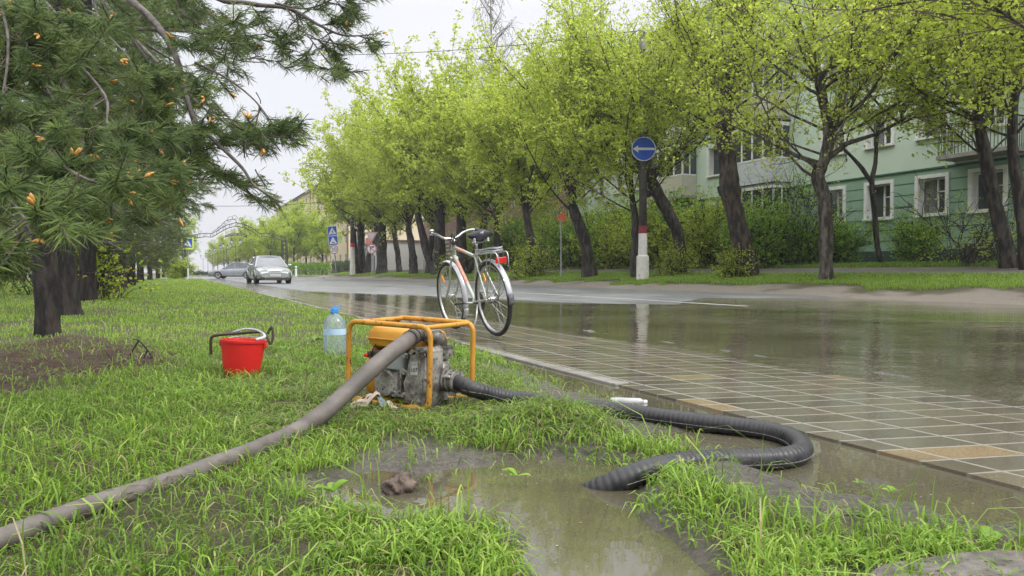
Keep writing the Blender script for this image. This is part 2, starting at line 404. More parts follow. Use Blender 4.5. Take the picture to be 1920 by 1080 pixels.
# ------------------------------------------------------------------ road sheet
rus = axis([(-120, 3, 8), (3.0, 15.6, .15), (15.6, 140, 8)]); rvs = axis([(-20, 0, 2), (0, 30, .15), (30, 68, 1), (68, 108, 2)])
U, V = np.meshgrid(rus, rvs); uu, vv = U.ravel(), V.ravel()
d = sdist(uu, vv, RPUD) + 0.10 * fbm(uu * 1.2, vv * 1.2, 81, 4)
zr = -0.055 + (0.075) * sm(-0.9, 0.75, d)
zr = np.where((uu < 3.9) & (vv < 68.5), -0.2, zr); zr = np.where((uu > 15.2) & (vv < 84), -0.2, zr)
m_as = mat('asphalt', (0.13, 0.13, 0.14), (0.19, 0.19, 0.20), scale=1.3, rough=0.30, rough2=0.55, bump=0.35, bscale=60, bdist=0.004, stretch=(1, .35, 1))
nu, nv = len(rus), len(rvs); ii = (np.arange(nv - 1)[:, None] * nu + np.arange(nu - 1)[None]).ravel()
road = npmesh('road', np.stack([uu, vv, zr], 1), np.stack([ii, ii + 1, ii + nu + 1, ii + nu], 1), m_as, smooth=True); tag(road, kind='structure')
m_paint = mat('road_paint', (0.55, 0.55, 0.55), (0.30, 0.30, 0.30), scale=14, rough=0.5, lo=.45, hi=.62)
# lane lines
lb = MB()
def on_road(u, v): return float(np.interp(sdist(np.array([u]), np.array([v]), RPUD)[0] + 0.10 * fbm(np.array([u * 1.2]), np.array([v * 1.2]), 81, 4)[0], [-0.9, .75], [-0.055, .02])) 
row = []
v = 10.0
while v < 68:
    row.append([(9.02, v, 0.0262), (9.16, v, 0.0262)]); v += 0.5
lb.grid(row)
tag(lb.build('road_centre_line', m_paint, fix=False), kind='structure')
lb = MB()
for i in range(7):
    lb.grid([[(5.2 + i * 1.3, 61.0, .0262), (5.8 + i * 1.3, 61.0, .0262)], [(5.2 + i * 1.3, 65.0, .0262), (5.8 + i * 1.3, 65.0, .0262)]])
tag(lb.build('crossing_stripes', m_paint, fix=False), kind='structure')

# ------------------------------------------------------------------ sidewalk (paved, wet)
SK = 0.21      # lateral skew of the joint courses
pus = np.concatenate([[UL + .0995], axis([(UL + .10, UR + .06, .06)])]); pvs = axis([(-4, 0.5, .5), (0.5, 9, .06), (9, 30, .2), (30, 78, 1)])
U, V = np.meshgrid(pus, pvs); uu, vv = U.ravel(), V.ravel()
zz = 0.0125 - 0.0075 * (uu - UL) + 0.0035 * fbm(uu * 1.6, vv * 1.1, 91, 3) - 0.004 * sm(3.5, 3.95, uu)
uu = np.where((uu < UL + .12) & (vv < 3.38), uu - .10, uu); zz = np.where(uu < UL - .0003, -.07, np.where((uu > UL + .0992) & (uu < UL + .0998), -.07, zz))
nu, nv = len(pus), len(pvs); ii = (np.arange(nv - 1)[:, None] * nu + np.arange(nu - 1)[None]).ravel()
mp_ = bpy.data.materials.new('wet_paving'); mp_.use_nodes = True
t = mp_.node_tree; N = t.nodes; k = t.links.new; b = N['Principled BSDF']
tcn = N.new('ShaderNodeTexCoord'); sx = N.new('ShaderNodeSeparateXYZ'); k(tcn.outputs['Object'], sx.inputs[0])
def mth(op, a_, b_=None, c_=None):
    x = N.new('ShaderNodeMath'); x.operation = op
    for i_, q in enumerate((a_, b_, c_)):
        if q is None: continue
        if isinstance(q, (int, float)): x.inputs[i_].default_value = q
        else: k(q, x.inputs[i_])
    return x.outputs[0]
TU, TV = 0.30, 0.158
uo = mth('SUBTRACT', sx.outputs[0], UL + .12)
vo = mth('ADD', sx.outputs[1], mth('MULTIPLY', uo, SK))
cu = mth('DIVIDE', uo, TU); cv = mth('DIVIDE', vo, TV)
fu = mth('FRACT', cu); fv = mth('FRACT', cv)
du_ = mth('MULTIPLY', mth('SUBTRACT', 0.5, mth('ABSOLUTE', mth('SUBTRACT', fu, 0.5))), TU)
dv_ = mth('MULTIPLY', mth('SUBTRACT', 0.5, mth('ABSOLUTE', mth('SUBTRACT', fv, 0.5))), TV)
nj = N.new('ShaderNodeTexNoise'); nj.inputs['Scale'].default_value = 14; nj.inputs['Detail'].default_value = 4; k(tcn.outputs['Object'], nj.inputs['Vector'])
dj = mth('ADD', mth('MINIMUM', du_, mth('MULTIPLY', dv_, 1.1)), mth('MULTIPLY', mth('SUBTRACT', nj.outputs['Fac'], 0.5), 0.006))
jr = N.new('ShaderNodeMapRange'); jr.inputs[1].default_value = 0.0045; jr.inputs[2].default_value = 0.0085; jr.inputs[3].default_value = 1; jr.inputs[4].default_value = 0; k(dj, jr.inputs[0])
cmb = N.new('ShaderNodeCombineXYZ'); k(mth('FLOOR', cu), cmb.inputs[0]); k(mth('FLOOR', cv), cmb.inputs[1])
wn = N.new('ShaderNodeTexWhiteNoise'); wn.noise_dimensions = '2D'; k(cmb.outputs[0], wn.inputs['Vector'])
nl = N.new('ShaderNodeTexNoise'); nl.inputs['Scale'].default_value = 2.2; nl.inputs['Detail'].default_value = 6; k(tcn.outputs['Object'], nl.inputs['Vector'])
nf = N.new('ShaderNodeTexNoise'); nf.inputs['Scale'].default_value = 90; nf.inputs['Detail'].default_value = 5; nf.inputs['Roughness'].default_value = .75; k(tcn.outputs['Object'], nf.inputs['Vector'])
tile = ramp2(wn.outputs['Value'], [(0.0, (0.09, 0.082, 0.062)), (0.45, (0.125, 0.113, 0.087)), (0.955, (0.14, 0.125, 0.095)), (0.962, (0.22, 0.165, 0.095)), (1.0, (0.25, 0.19, 0.115))])
f1 = N.new('ShaderNodeMixRGB'); f1.blend_type = 'MULTIPLY'; f1.inputs[0].default_value = .8; k(tile, f1.inputs[1])
k(ramp2(nf.outputs['Fac'], [(0.3, (.55, .55, .55)), (0.6, (1.1, 1.1, 1.1)), (0.75, (1.9, 1.8, 1.6))]), f1.inputs[2])
mx = N.new('ShaderNodeMixRGB'); k(jr.outputs[0], mx.inputs[0]); k(f1.outputs[0], mx.inputs[1]); mx.inputs[2].default_value = (0.215, 0.20, 0.175, 1)
sl_ = N.new('ShaderNodeTexNoise'); sl_.inputs['Scale'].default_value = 1.1; sl_.inputs['Detail'].default_value = 8; sl_.inputs['Roughness'].default_value = .68; k(tcn.outputs['Object'], sl_.inputs['Vector'])
sr = N.new('ShaderNodeMapRange'); sr.inputs[1].default_value = .46; sr.inputs[2].default_value = .66; sr.inputs[4].default_value = .8; k(sl_.outputs['Fac'], sr.inputs[0])
er = N.new('ShaderNodeMapRange'); er.inputs[1].default_value = 1.50; er.inputs[2].default_value = 1.66; k(mth('ADD', uo, mth('MULTIPLY', mth('SUBTRACT', sl_.outputs['Fac'], .5), .9)), er.inputs[0])
sm2 = N.new('ShaderNodeMixRGB'); k(mth('MAXIMUM', sr.outputs[0], er.outputs[0]), sm2.inputs[0]); k(mx.outputs[0], sm2.inputs[1]); sm2.inputs[2].default_value = (.13, .108, .075, 1)
k(sm2.outputs[0], b.inputs['Base Color'])
film = N.new('ShaderNodeMapRange'); film.inputs[1].default_value = .36; film.inputs[2].default_value = .6; film.inputs[3].default_value = .05; film.inputs[4].default_value = .17; k(nl.outputs['Fac'], film.inputs[0])
rgh = mth('ADD', film.outputs[0], mth('MULTIPLY', jr.outputs[0], .38)); k(rgh, b.inputs['Roughness'])
b.inputs['IOR'].default_value = 1.45
hgt = mth('ADD', mth('MULTIPLY', jr.outputs[0], .55), mth('MULTIPLY', nf.outputs['Fac'], .10))
hgt = mth('ADD', hgt, mth('MULTIPLY', nl.outputs['Fac'], .8))
bp = N.new('ShaderNodeBump'); bp.inputs['Strength'].default_value = .5; bp.inputs['Distance'].default_value = .004; k(hgt, bp.inputs['Height']); k(bp.outputs[0], b.inputs['Normal'])
sw = npmesh('sidewalk', np.stack([uu, vv, zz], 1), np.stack([ii, ii + 1, ii + nu + 1, ii + nu], 1), mp_, smooth=False); tag(sw, kind='structure')
# kerb on the grass side: separate concrete edging lengths, as one structure
m_kerb = mat('kerb_concrete', (0.12, 0.112, 0.095), (0.22, 0.21, 0.19), scale=7, rough=0.35, rough2=.6, bump=.4, bscale=70, bdist=.004, spots=(9, .62, (0.09, 0.08, 0.06)))
kb = MB(); v = 3.4; i = 0
while v < 68:
    l = 0.995
    if v > 3.3:
        kb.box((UL + .045 + random.uniform(-.006, .006), v + .5, -0.072 - (.004 if v < 3.4 else 0) + random.uniform(-.0015, .0015)), (0.10, l - .012, 0.175), (0, 0, random.uniform(-.004, .004)), bev=.008 if v < 12 else 0)
    v += 1.0
tag(kb.build('kerb', m_kerb), kind='structure')
# far path beside the green building
pb = MB(); rows = []
for v in [4 + i * 1.5 for i in range(36)]:
    rows.append([(18.15 + .05 * math.sin(v), v, .565), (19.3, v, .655), (20.5 + .05 * math.sin(v * 1.7), v, .765)])
pb.grid(rows)
tag(pb.build('footpath', mat('path_asphalt', (0.12, 0.105, 0.10), (0.18, 0.16, 0.15), scale=2, rough=.5, bump=.3, bscale=50), fix=False), kind='structure')

# ------------------------------------------------------------------ water
mw = bpy.data.materials.new('muddy_water'); mw.use_nodes = True
t = mw.node_tree; N = t.nodes; k = t.links.new; b = N['Principled BSDF']
tcn = N.new('ShaderNodeTexCoord')
nl = nd('ShaderNodeTexNoise', Scale=0.9, Detail=4.0); k(tcn.outputs['Object'], nl.inputs['Vector'])
k(ramp2(nl.outputs['Fac'], [(0.35, (0.066, 0.059, 0.038)), (0.65, (0.105, 0.095, 0.066))]), b.inputs['Base Color'])
b.inputs['Roughness'].default_value = 0.025; b.inputs['IOR'].default_value = 1.50
mpn = N.new('ShaderNodeMapping'); mpn.inputs['Scale'].default_value = (1, 1.0, 1); k(tcn.outputs['Object'], mpn.inputs[0])
r1 = nd('ShaderNodeTexNoise', Scale=5.5, Detail=3.0, Roughness=.55); k(mpn.outputs[0], r1.inputs['Vector'])
r2 = nd('ShaderNodeTexNoise', Scale=28.0, Detail=2.0); k(mpn.outputs[0], r2.inputs['Vector'])
calm = nd('ShaderNodeTexNoise', Scale=.55, Detail=2.0); k(tcn.outputs['Object'], calm.inputs['Vector'])
cr = N.new('ShaderNodeMapRange'); cr.inputs[1].default_value = .38; cr.inputs[2].default_value = .62; cr.inputs[3].default_value = .35; cr.inputs[4].default_value = 1.2; k(calm.outputs['Fac'], cr.inputs[0])
hh = N.new('ShaderNodeMath'); hh.operation = 'MULTIPLY_ADD'; k(r2.outputs['Fac'], hh.inputs[0]); hh.inputs[1].default_value = .16; k(r1.outputs['Fac'], hh.inputs[2])
h2 = N.new('ShaderNodeMath'); h2.operation = 'MULTIPLY'; k(hh.outputs[0], h2.inputs[0]); k(cr.outputs[0], h2.inputs[1])
bp = nd('ShaderNodeBump', Strength=WAVE if 'WAVE' in globals() else 0.34, Distance=0.020); k(h2.outputs[0], bp.inputs['Height']); k(bp.outputs[0], b.inputs['Normal'])
wb = MB(); wb.grid([[(3.6, -6, 0), (14.9, -6, 0)], [(3.6, 34, 0), (14.9, 34, 0)]])
tag(wb.build('flood_water', mw, fix=False), kind='structure')
mw2 = mw.copy(); mw2.name = 'puddle_water'
for n_ in mw2.node_tree.nodes:
    if n_.type == 'BSDF_PRINCIPLED': n_.inputs['IOR'].default_value = 1.6
    if n_.type == 'BUMP': n_.inputs['Strength'].default_value = .10; n_.inputs['Distance'].default_value = .006
wb = MB(); wb.grid([[(-.9, -1, 0.0), (2.2, -1, 0.0)], [(-.9, 6.8, 0.0), (2.2, 6.8, 0.0)]])
tag(wb.build('puddle_water', mw2, fix=False), kind='structure')

# scum, seeds and bubbles floating on both waters
rd = np.random.default_rng(77); PP = []
def inside(P_, n, tol, box):
    u = rd.uniform(box[0], box[1], n); v = rd.uniform(box[2], box[3], n); k_ = (dry(u, v) < -.004) & (fbm(u * 2.5, v * 2.5, 55, 3) > rd.uniform(-.5, .35, n)); return u[k_], v[k_]
u1, v1 = inside(POOL, 2600, 0, (-.9, 2.1, .9, 6.0))
dv = []; dt = []
for u, v in zip(u1, v1):
    r_ = rd.uniform(.0012, .0038); a0 = rd.uniform(0, 6); o_ = len(dv); el = rd.uniform(.3, 1)
    dv += [(u + r_ * math.cos(a0 + i * 1.2566), v + r_ * el * math.sin(a0 + i * 1.2566), .0012) for i in range(5)]; dt += [(o_, o_ + 1, o_ + 2), (o_, o_ + 2, o_ + 3), (o_, o_ + 3, o_ + 4)]
tag(npmesh('floating_debris', np.array(dv), None, mat('pale_seed', (.42, .40, .34), (.2, .17, .12), scale=90, rough=.6), T=np.array(dt)), kind='stuff')
# ------------------------------------------------------------------ buildings
m_white = mat('white_frame', (0.74, 0.74, 0.73), (0.62, 0.62, 0.61), scale=5, rough=.5)
m_glass = mat('window_glass', (0.02, 0.025, 0.03), (0.06, 0.07, 0.075), scale=.8, rough=.06, spec=.9)
m_mint = mat('mint_plaster', (0.50, 0.60, 0.50), (0.55, 0.645, 0.55), scale=.8, rough=.85, bump=.15, bscale=60, spots=(1.1, .60, (.37, .50, .41)))
m_green = mat('green_plaster', (0.22, 0.34, 0.25), (0.26, 0.39, 0.30), scale=.9, rough=.85, bump=.15, bscale=60, spots=(1.3, .60, (.15, .27, .20)))
m_plinth = mat('dark_green_plinth', (0.02, 0.05, 0.035), (0.035, 0.075, 0.055), scale=1.5, rough=.8, bump=.2)
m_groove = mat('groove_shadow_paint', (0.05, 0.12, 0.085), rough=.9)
m_sid = {c: mat('siding_' + c, a, b_, scale=3, rough=.6, stretch=(1, .2, 4)) for c, a, b_ in (('white', (.55, .58, .6), (.48, .5, .54)), ('green', (.40, .5, .33), (.34, .44, .29)), ('cream', (.52, .50, .42), (.45, .43, .36)))}
m_steel = mat('dark_iron', (0.02, 0.02, 0.022), (0.04, 0.04, 0.04), scale=20, rough=.5, metal=.3)
m_slab = mat('balcony_concrete', (0.2, 0.19, 0.18), (0.32, 0.31, 0.29), scale=4, rough=.8)
m_curt = mat('net_curtain', (0.20, 0.20, 0.195), (0.10, 0.10, 0.10), scale=6, rough=.9, stretch=(1, 6, .3))
def wall_holes(name, ys, zs, holes, m, parent, x0=0.0, thick=0.3, reveal=True):
    """wall on the plane x=x0 facing -x, y range ys, z range zs, rectangular holes (y0,y1,z0,z1)"""
    Y = sorted(set([ys[0], ys[1]] + [h[i] for h in holes for i in (0, 1)])); Zs = sorted(set([zs[0], zs[1]] + [h[i] for h in holes for i in (2, 3)]))
    w = MB()
    for i in range(len(Y) - 1):
        for j in range(len(Zs) - 1):
            cy, cz = (Y[i] + Y[i + 1]) / 2, (Zs[j] + Zs[j + 1]) / 2
            if any(h[0] < cy < h[1] and h[2] < cz < h[3] for h in holes): continue
            w.add([(x0, Y[i], Zs[j]), (x0, Y[i + 1], Zs[j]), (x0, Y[i + 1], Zs[j + 1]), (x0, Y[i], Zs[j + 1])], [(0, 1, 2, 3)])
    if reveal:
        for (a, b_, c, d_) in holes:
            w.add([(x0, a, c), (x0 + thick, a, c), (x0 + thick, a, d_), (x0, a, d_)], [(0, 1, 2, 3)])
            w.add([(x0, b_, c), (x0 + thick, b_, c), (x0 + thick, b_, d_), (x0, b_, d_)], [(0, 1, 2, 3)])
            w.add([(x0, a, c), (x0 + thick, a, c), (x0 + thick, b_, c), (x0, b_, c)], [(0, 1, 2, 3)])
            w.add([(x0, a, d_), (x0 + thick, a, d_), (x0 + thick, b_, d_), (x0, b_, d_)], [(0, 1, 2, 3)])
    return w.build(name, m, parent, fix=False)
def window(parent, y0, y1, z0, z1, x0=0.0, sur=0.14, dep=.24, mull=(0.42,), small=False):
    f = MB()                                   # surround + reveal + sashes
    if sur:
        for (a, b_, c, d_) in ((y0 - sur, y0, z0, z1), (y1, y1 + sur, z0, z1), (y0 - sur, y1 + sur, z1, z1 + sur)):
            f.box((x0 - .02, (a + b_) / 2, (c + d_) / 2), (.07, b_ - a, d_ - c))
        f.box((x0 - .05, (y0 + y1) / 2, z0 - .045), (.16, y1 - y0 + 2 * sur, .09))
    o = f.build('window', m_white, parent)
    fr = MB(); t_ = .06; xx = x0 + dep
    for y in (y0 + t_ / 2, y1 - t_ / 2): fr.box((xx, y, (z0 + z1) / 2), (.06, t_, z1 - z0))
    for z in (z0 + t_ / 2, z1 - t_ / 2): fr.box((xx, (y0 + y1) / 2, z), (.06, y1 - y0 - 2 * t_, t_))
    for q in mull:
        y = y0 + (y1 - y0) * q; fr.box((xx - .003, y, (z0 + z1) / 2), (.066, .075, z1 - z0 - 2 * t_))
    if not small:
        fr.box((xx + .002, (y0 + y0 + (y1 - y0) * mull[0]) / 2 + .0, z0 + (z1 - z0) * .62), (.05, (y1 - y0) * mull[0] - t_ - .04, .04))
    # white plastered reveal liner
    fr.box((x0 + dep / 2 - .02, y0 + .006, (z0 + z1) / 2), (dep - .03, .012, z1 - z0 - .002)); fr.box((x0 + dep / 2 - .02, y1 - .006, (z0 + z1) / 2), (dep - .03, .012, z1 - z0 - .002))
    fr.build('frame', m_white, o)
    g = MB(); g.add([(xx + .01, y0, z0), (xx + .01, y1, z0), (xx + .01, y1, z1), (xx + .01, y0, z1)], [(0, 1, 2, 3)]); g.build('pane', m_glass, o, fix=False)
    if random.random() < .6:
        c = MB(); a = y0 + t_ if random.random() < .5 else (y0 + y1) / 2
        c.grid([[(xx - .004 + .003 * math.sin(i * 2.1), a + i * (y1 - y0) / 20, z) for i in range(9)] for z in (z0, z1)])
        c.build('curtain', m_curt, o, fix=False)
    return o
GB = thing('apartment_building', 'long mint green plastered apartment building with white framed windows and grooved ground floor', 'building', (26, 8, .88))
WV = [1.5, 4.2, 6.5, 8.7, 10.8, 13.1, 15.4, 23.0, 30.0, 32.3, 34.6, 37.0]
holes0 = [(v - .55, v + .55, 1.92, 3.28) for v in WV]
f2 = [(v - .55, v + .55, z, z + 1.45) for v in WV for z in (4.85, 7.85, 10.85)]
wall_holes('ground_floor_wall', (-4, 39), (.58, 3.62), holes0, m_green, GB)
wall_holes('wall', (-4, 39), (3.62, 13.2), f2, m_mint, GB)
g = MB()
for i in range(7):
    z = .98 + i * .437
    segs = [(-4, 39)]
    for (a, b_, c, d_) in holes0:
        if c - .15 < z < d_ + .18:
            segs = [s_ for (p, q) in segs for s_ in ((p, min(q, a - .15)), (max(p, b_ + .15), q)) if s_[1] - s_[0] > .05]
    for p, q in segs: g.box((-.002, (p + q) / 2, z), (.012, q - p, .035))  # flat dark strips paint in the shade of the wall grooves
g.box((-.01, 17.5, 3.64), (.10, 43, .06)); g.build('groove_shade_and_course', m_groove, GB)
p = MB(); p.box((-.03, 17.5, .13), (.14, 43, .90)); p.build('plinth', m_plinth, GB)
e = MB(); e.box((5.5, 17.5, 13.35), (12.2, 44, .3)); e.box((5.5, 39.02, 6.5), (11, .04, 13.3)); e.box((5.5, -4.02, 6.5), (11, .04, 13.3)); e.box((11, 17.5, 6.5), (.05, 42.9, 13.3)); e.build('side_walls', m_mint, GB)
rf = MB(); rf.prism([(-0.9, 0), (12, 0), (5.5, 2.6)], 44.4, Matrix.Translation((0, 39.7, 13.5)) @ Matrix.Rotation(R(90), 4, 'X')); rf.build('roof', mat('roof_slate', (.12, .1, .1), (.2, .17, .16), scale=3, rough=.7), GB)
for v in WV:
    window(GB, v - .55, v + .55, 1.92, 3.28)
    for z in (4.85, 7.85, 10.85): window(GB, v - .55, v + .55, z, z + 1.45)
for y_ in (-.6, 22.2, 29.0):
    dp_ = MB(); dp_.tube([(-.45, y_, 13.1), (-.10, y_, 12.6), (-.10, y_, .4), (-.25, y_, .2)], .06, 8); dp_.build('downpipe', m_white, GB, smooth=True, auto=50)
vent = MB(); vent.box((-.03, 11.75, .98 + .55), (.06, .38, .34), bev=.01); vent.build('vent_cover', mat('vent_grey', (.06, .07, .07), rough=.6), GB)
def bay(y0, y1, kind, xo=-.95):
    sl = MB(); gl = MB(); wf = MB()
    for fl, (zs, col, kd) in enumerate(kind):
        zt = zs + 2.95
        s_ = MB(); s_.box((xo / 2, (y0 + y1) / 2, zs - .07), (-xo + .1, y1 - y0 + .1, .14)); b_ = s_.build('balcony', m_slab, GB)
        if kd == 'glazed':
            q = MB()
            n = 11
            for i in range(n):
                z = zs + .05 + i * .1
                q.box((xo, (y0 + y1) / 2, z), (.05 + .012 * 1, y1 - y0, .094)); q.box((xo / 2, y0, z), (-xo - .07, .05, .094)); q.box((xo / 2, y1, z), (-xo - .07, .05, .094))
            q.build('siding', m_sid[col], b_)
            w = MB(); z0, z1 = zs + 1.12, zs + 2.62
            w.box((xo, (y0 + y1) / 2, z0), (.09, y1 - y0 + .06, .07)); w.box((xo, (y0 + y1) / 2, z1 + .06), (.09, y1 - y0 + .06, .16))
            w.box((xo / 2, y0, z0), (-xo - .1, .08, .07)); w.box((xo / 2, y0, z1 + .06), (-xo - .1, .08, .16)); w.box((xo / 2, y1, z0), (-xo - .1, .08, .07)); w.box((xo / 2, y1, z1 + .06), (-xo - .1, .08, .16))
            n = int((y1 - y0) / .62)
            for i in range(n + 1): w.box((xo, y0 + (y1 - y0) * i / n, (z0 + z1) / 2), (.07, .08, z1 - z0 - .08))
            for y in (y0, y1): w.box((xo / 2, y, (z0 + z1) / 2), (.06, .06, z1 - z0 - .08))
            w.build('frame', m_white, b_)
            w = MB(); w.box((xo + .01, (y0 + y1) / 2, (z0 + z1) / 2), (.01, y1 - y0 - .05, z1 - z0)); w.box((xo / 2, y0 + .01, (z0 + z1) / 2), (-xo - .05, .01, z1 - z0)); w.box((xo / 2, y1 - .01, (z0 + z1) / 2), (-xo - .05, .01, z1 - z0))
            w.build('pane', m_glass, b_)
            c_ = MB(); c_.box((xo / 2, (y0 + y1) / 2, zs + 2.85), (-xo + .14, y1 - y0 + .14, .05)); c_.build('canopy', m_steel, b_)
        else:
            q = MB(); n = int((y1 - y0) / .12)
            for i in range(n + 1): q.box((xo, y0 + (y1 - y0) * i / n, zs + .52), (.018, .018, 1.0))
            for i in range(8):
                for y in (y0, y1): q.box((xo + (i + .5) * -xo / 8, y, zs + .52), (.018, .018, 1.0))
            q.box((xo, (y0 + y1) / 2, zs + 1.04), (.05, y1 - y0 + .05, .04))
            for y in (y0, y1): q.box((xo / 2, y, zs + 1.04), (-xo - .05, .05, .04))
            q.build('railing', m_steel, b_)
            if kd == 'open':
                q = MB(); q.box((xo - .02, (y0 + y1) / 2 + .2, zs + .5), (.012, y1 - y0 - .6, .62)); q.build('railing_panel', m_sid[col], b_)
                q = MB(); q.box((-.03, (y0 + y1) / 2, zs + 1.05), (.08, .85, 2.1)); q.build('balcony_door', m_white, b_)
bay(17.9, 21.4, [(1.02, 'green', 'glazed'), (3.9, 'white', 'glazed'), (6.9, 'cream', 'glazed'), (9.9, 'white', 'open')])
bay(24.6, 28.3, [(3.9, 'cream', 'glazed'), (6.9, 'white', 'open'), (9.9, 'cream', 'glazed')])
bay(7.4, 9.9, [(3.9, 'white', 'rail'), (6.9, 'cream', 'rail'), (9.9, 'cream', 'glazed')])
bay(2.9, 5.4, [(3.9, 'cream', 'rail'), (6.9, 'white', 'glazed')])
# generic far block on the same side of the street
def block(name, label, u, v0, v1, zb, floors, fh, wallm, basem, roofm, base_h=1.0, wstep=3.2, wall2=None, drain=None, roof_h=1.6, depth=12, holes=True):
    o = thing(name, label, 'building', (u, v0, zb)); Lv = v1 - v0; H = base_h + floors * fh
    n = int(Lv / wstep); hs_ = []
    for i in range(n):
        y = (i + .5) * Lv / n
        for f in range(floors): hs_.append((y - .65, y + .65, base_h + f * fh + .95, base_h + f * fh + 2.35))
    wall_holes('wall', (0, Lv), (base_h, H), hs_, wallm, o, reveal=True)
    b_ = MB(); b_.box((depth / 2, Lv + .02, H / 2), (depth, .04, H)); b_.box((depth / 2, -.02, H / 2), (depth, .04, H)); b_.box((depth, Lv / 2, H / 2), (.04, Lv - .1, H)); b_.build('side_walls', wallm, o)
    b_ = MB(); b_.box((-.04, Lv / 2, base_h / 2 - .3), (.12, Lv, base_h + .6)); b_.box((-.06, Lv / 2, H + .1), (.5, Lv + .4, .25)); b_.build('plinth', basem, o)
    b_ = MB(); b_.prism([(-.7, 0), (depth + .6, 0), (depth / 2, roof_h)], Lv + 1, Matrix.Translation((0, Lv + .5, H + .24)) @ Matrix.Rotation(R(90), 4, 'X')); b_.build('roof', roofm, o)
    for (a, c, z0, z1) in hs_:
        w = MB(); xx = .14; t_ = .07
        for y in (a + t_ / 2, c - t_ / 2, (a + c) / 2): w.box((xx, y, (z0 + z1) / 2), (.06, t_, z1 - z0))
        for z in (z0 + t_ / 2, z1 - t_ / 2): w.box((xx, (a + c) / 2, z), (.05, c - a - 2 * t_, t_))
        q = w.build('window', m_white, o)
        w = MB(); w.add([(xx + .02, a, z0), (xx + .02, c, z0), (xx + .02, c, z1), (xx + .02, a, z1)], [(0, 1, 2, 3)]); w.build('pane', m_glass, q, fix=False)
    if drain:
        for i in range(int(Lv / drain) + 1):
            d_ = MB(); d_.tube([(-.22, min(Lv - .3, i * drain + .3), H), (-.16, min(Lv - .3, i * drain + .3), H - .6), (-.16, min(Lv - .3, i * drain + .3), .2)], .07, 6); d_.build('downpipe', mat('maroon_pipe', (.15, .05, .04), rough=.6), o)
    return o
m_yel = mat('yellow_plaster', (0.60, 0.50, 0.35), (0.66, 0.56, 0.41), scale=.3, rough=.85)
m_grey = mat('grey_plinth', (.25, .23, .21), (.33, .31, .29), scale=1, rough=.8)
m_roofb = mat('roof_brown', (.14, .08, .07), (.2, .13, .12), scale=2, rough=.7)
m_band = mat('maroon_plaster', (.22, .13, .11), (.28, .17, .145), scale=.6, rough=.85)
m_trim = mat('white_trim', (.55, .55, .53), (.62, .62, .6), scale=3, rough=.7)
block('apartment_building', 'yellow five storey apartment building beyond the junction with brown drainpipes and dark eaves', 25, 116, 205, .1, 5, 3.1, m_yel, m_grey, m_roofb, drain=17, wstep=4.2, roof_h=2.2)
block('apartment_building', 'farthest pale yellow building with a steep grey hipped roof behind the archway', 25, 225, 300, .1, 4, 3.2, mat('pale_yellow', (.6, .48, .34), (.66, .55, .42), scale=.3, rough=.85), m_grey, mat('roof_grey', (.27, .26, .27), (.34, .33, .34), scale=2, rough=.7), roof_h=7.5, wstep=8, depth=20)
# banded maroon and white house behind the middle trees
BB = block('banded_building', 'maroon building with thin white horizontal bands showing between the trunks behind the bicycle', 27, 49, 84, .9, 2, 3.3, m_band, m_slab, m_roofb, base_h=1.2, wstep=3.8)
w = MB()
for i in range(6):
    z = 1.25 + i * .42
    for j in range(9): w.box((-.03, 1.9 + j * 3.889 - 0 + (1.95 if False else 0), z), (.08, 3.88, .10)) if z < 2.1 or z > 3.6 else (w.box((-.03, j * 3.889 + .55, z), (.08, 1.1, .10)), w.box((-.03, j * 3.889 + 3.35, z), (.08, 1.0, .10)))
w.build('white_bands', m_trim, BB)
# shop with white pilasters and a green sign
SH = thing('shop', 'single storey white shop with grey pilasters and a green and white sign board', 'shop', (22.5, 88, .15))
w = MB(); w.box((3, 5.5, 2.1), (6, 11, 4.2)); w.build('wall', m_trim, SH)
for y in (.25, 2.2, 4.2, 6.4, 8.6, 10.75):
    w = MB(); w.box((-.12, y, 1.95), (.22, .45, 3.9), bev=.03)
    for i in range(8): w.box((-.24, y, .8 + i * .36), (.03, .22, .16))
    w.build('pilaster', mat('pilaster_grey', (.5, .5, .5), (.42, .42, .42), scale=3, rough=.7), SH)
for y, c in ((3.2, (.06, .06, .07)), (5.3, (.12, .05, .04)), (7.5, (.35, .25, .05)), (1.2, (.06, .06, .07))):
    w = MB(); w.box((-.03, y, 1.35), (.06, 1.3, 2.3)); w.build('shop_window', mat('shop_glass%d' % int(y), c, (.1, .1, .1), scale=1.5, rough=.15), SH)
w = MB(); w.box((-.3, 8.0, 4.25), (.12, 5.6, 1.9)); sb = w.build('sign_board', mat('shop_sign_green', (.03, .30, .20), (.55, .65, .6), scale=1.6, rough=.5, lo=.5, hi=.56), SH); sb['label'] = 'green and white shop sign board'
w = MB(); w.box((-.3, 3.6, 4.35), (.12, 2.6, .8)); w.build('sign_board', mat('shop_sign_red', (.5, .08, .07), (.6, .2, .2), scale=2, rough=.5), SH)
w = MB(); w.box((-.3, 1.2, 4.2), (.12, 1.6, 1.1)); w.build('sign_board', mat('shop_sign_teal', (.02, .25, .18), (.05, .3, .2), scale=2, rough=.5), SH)
w = MB(); w.box((3, 5.5, 4.3), (6.6, 11.4, .18)); w.build('roof', m_roofb, SH)
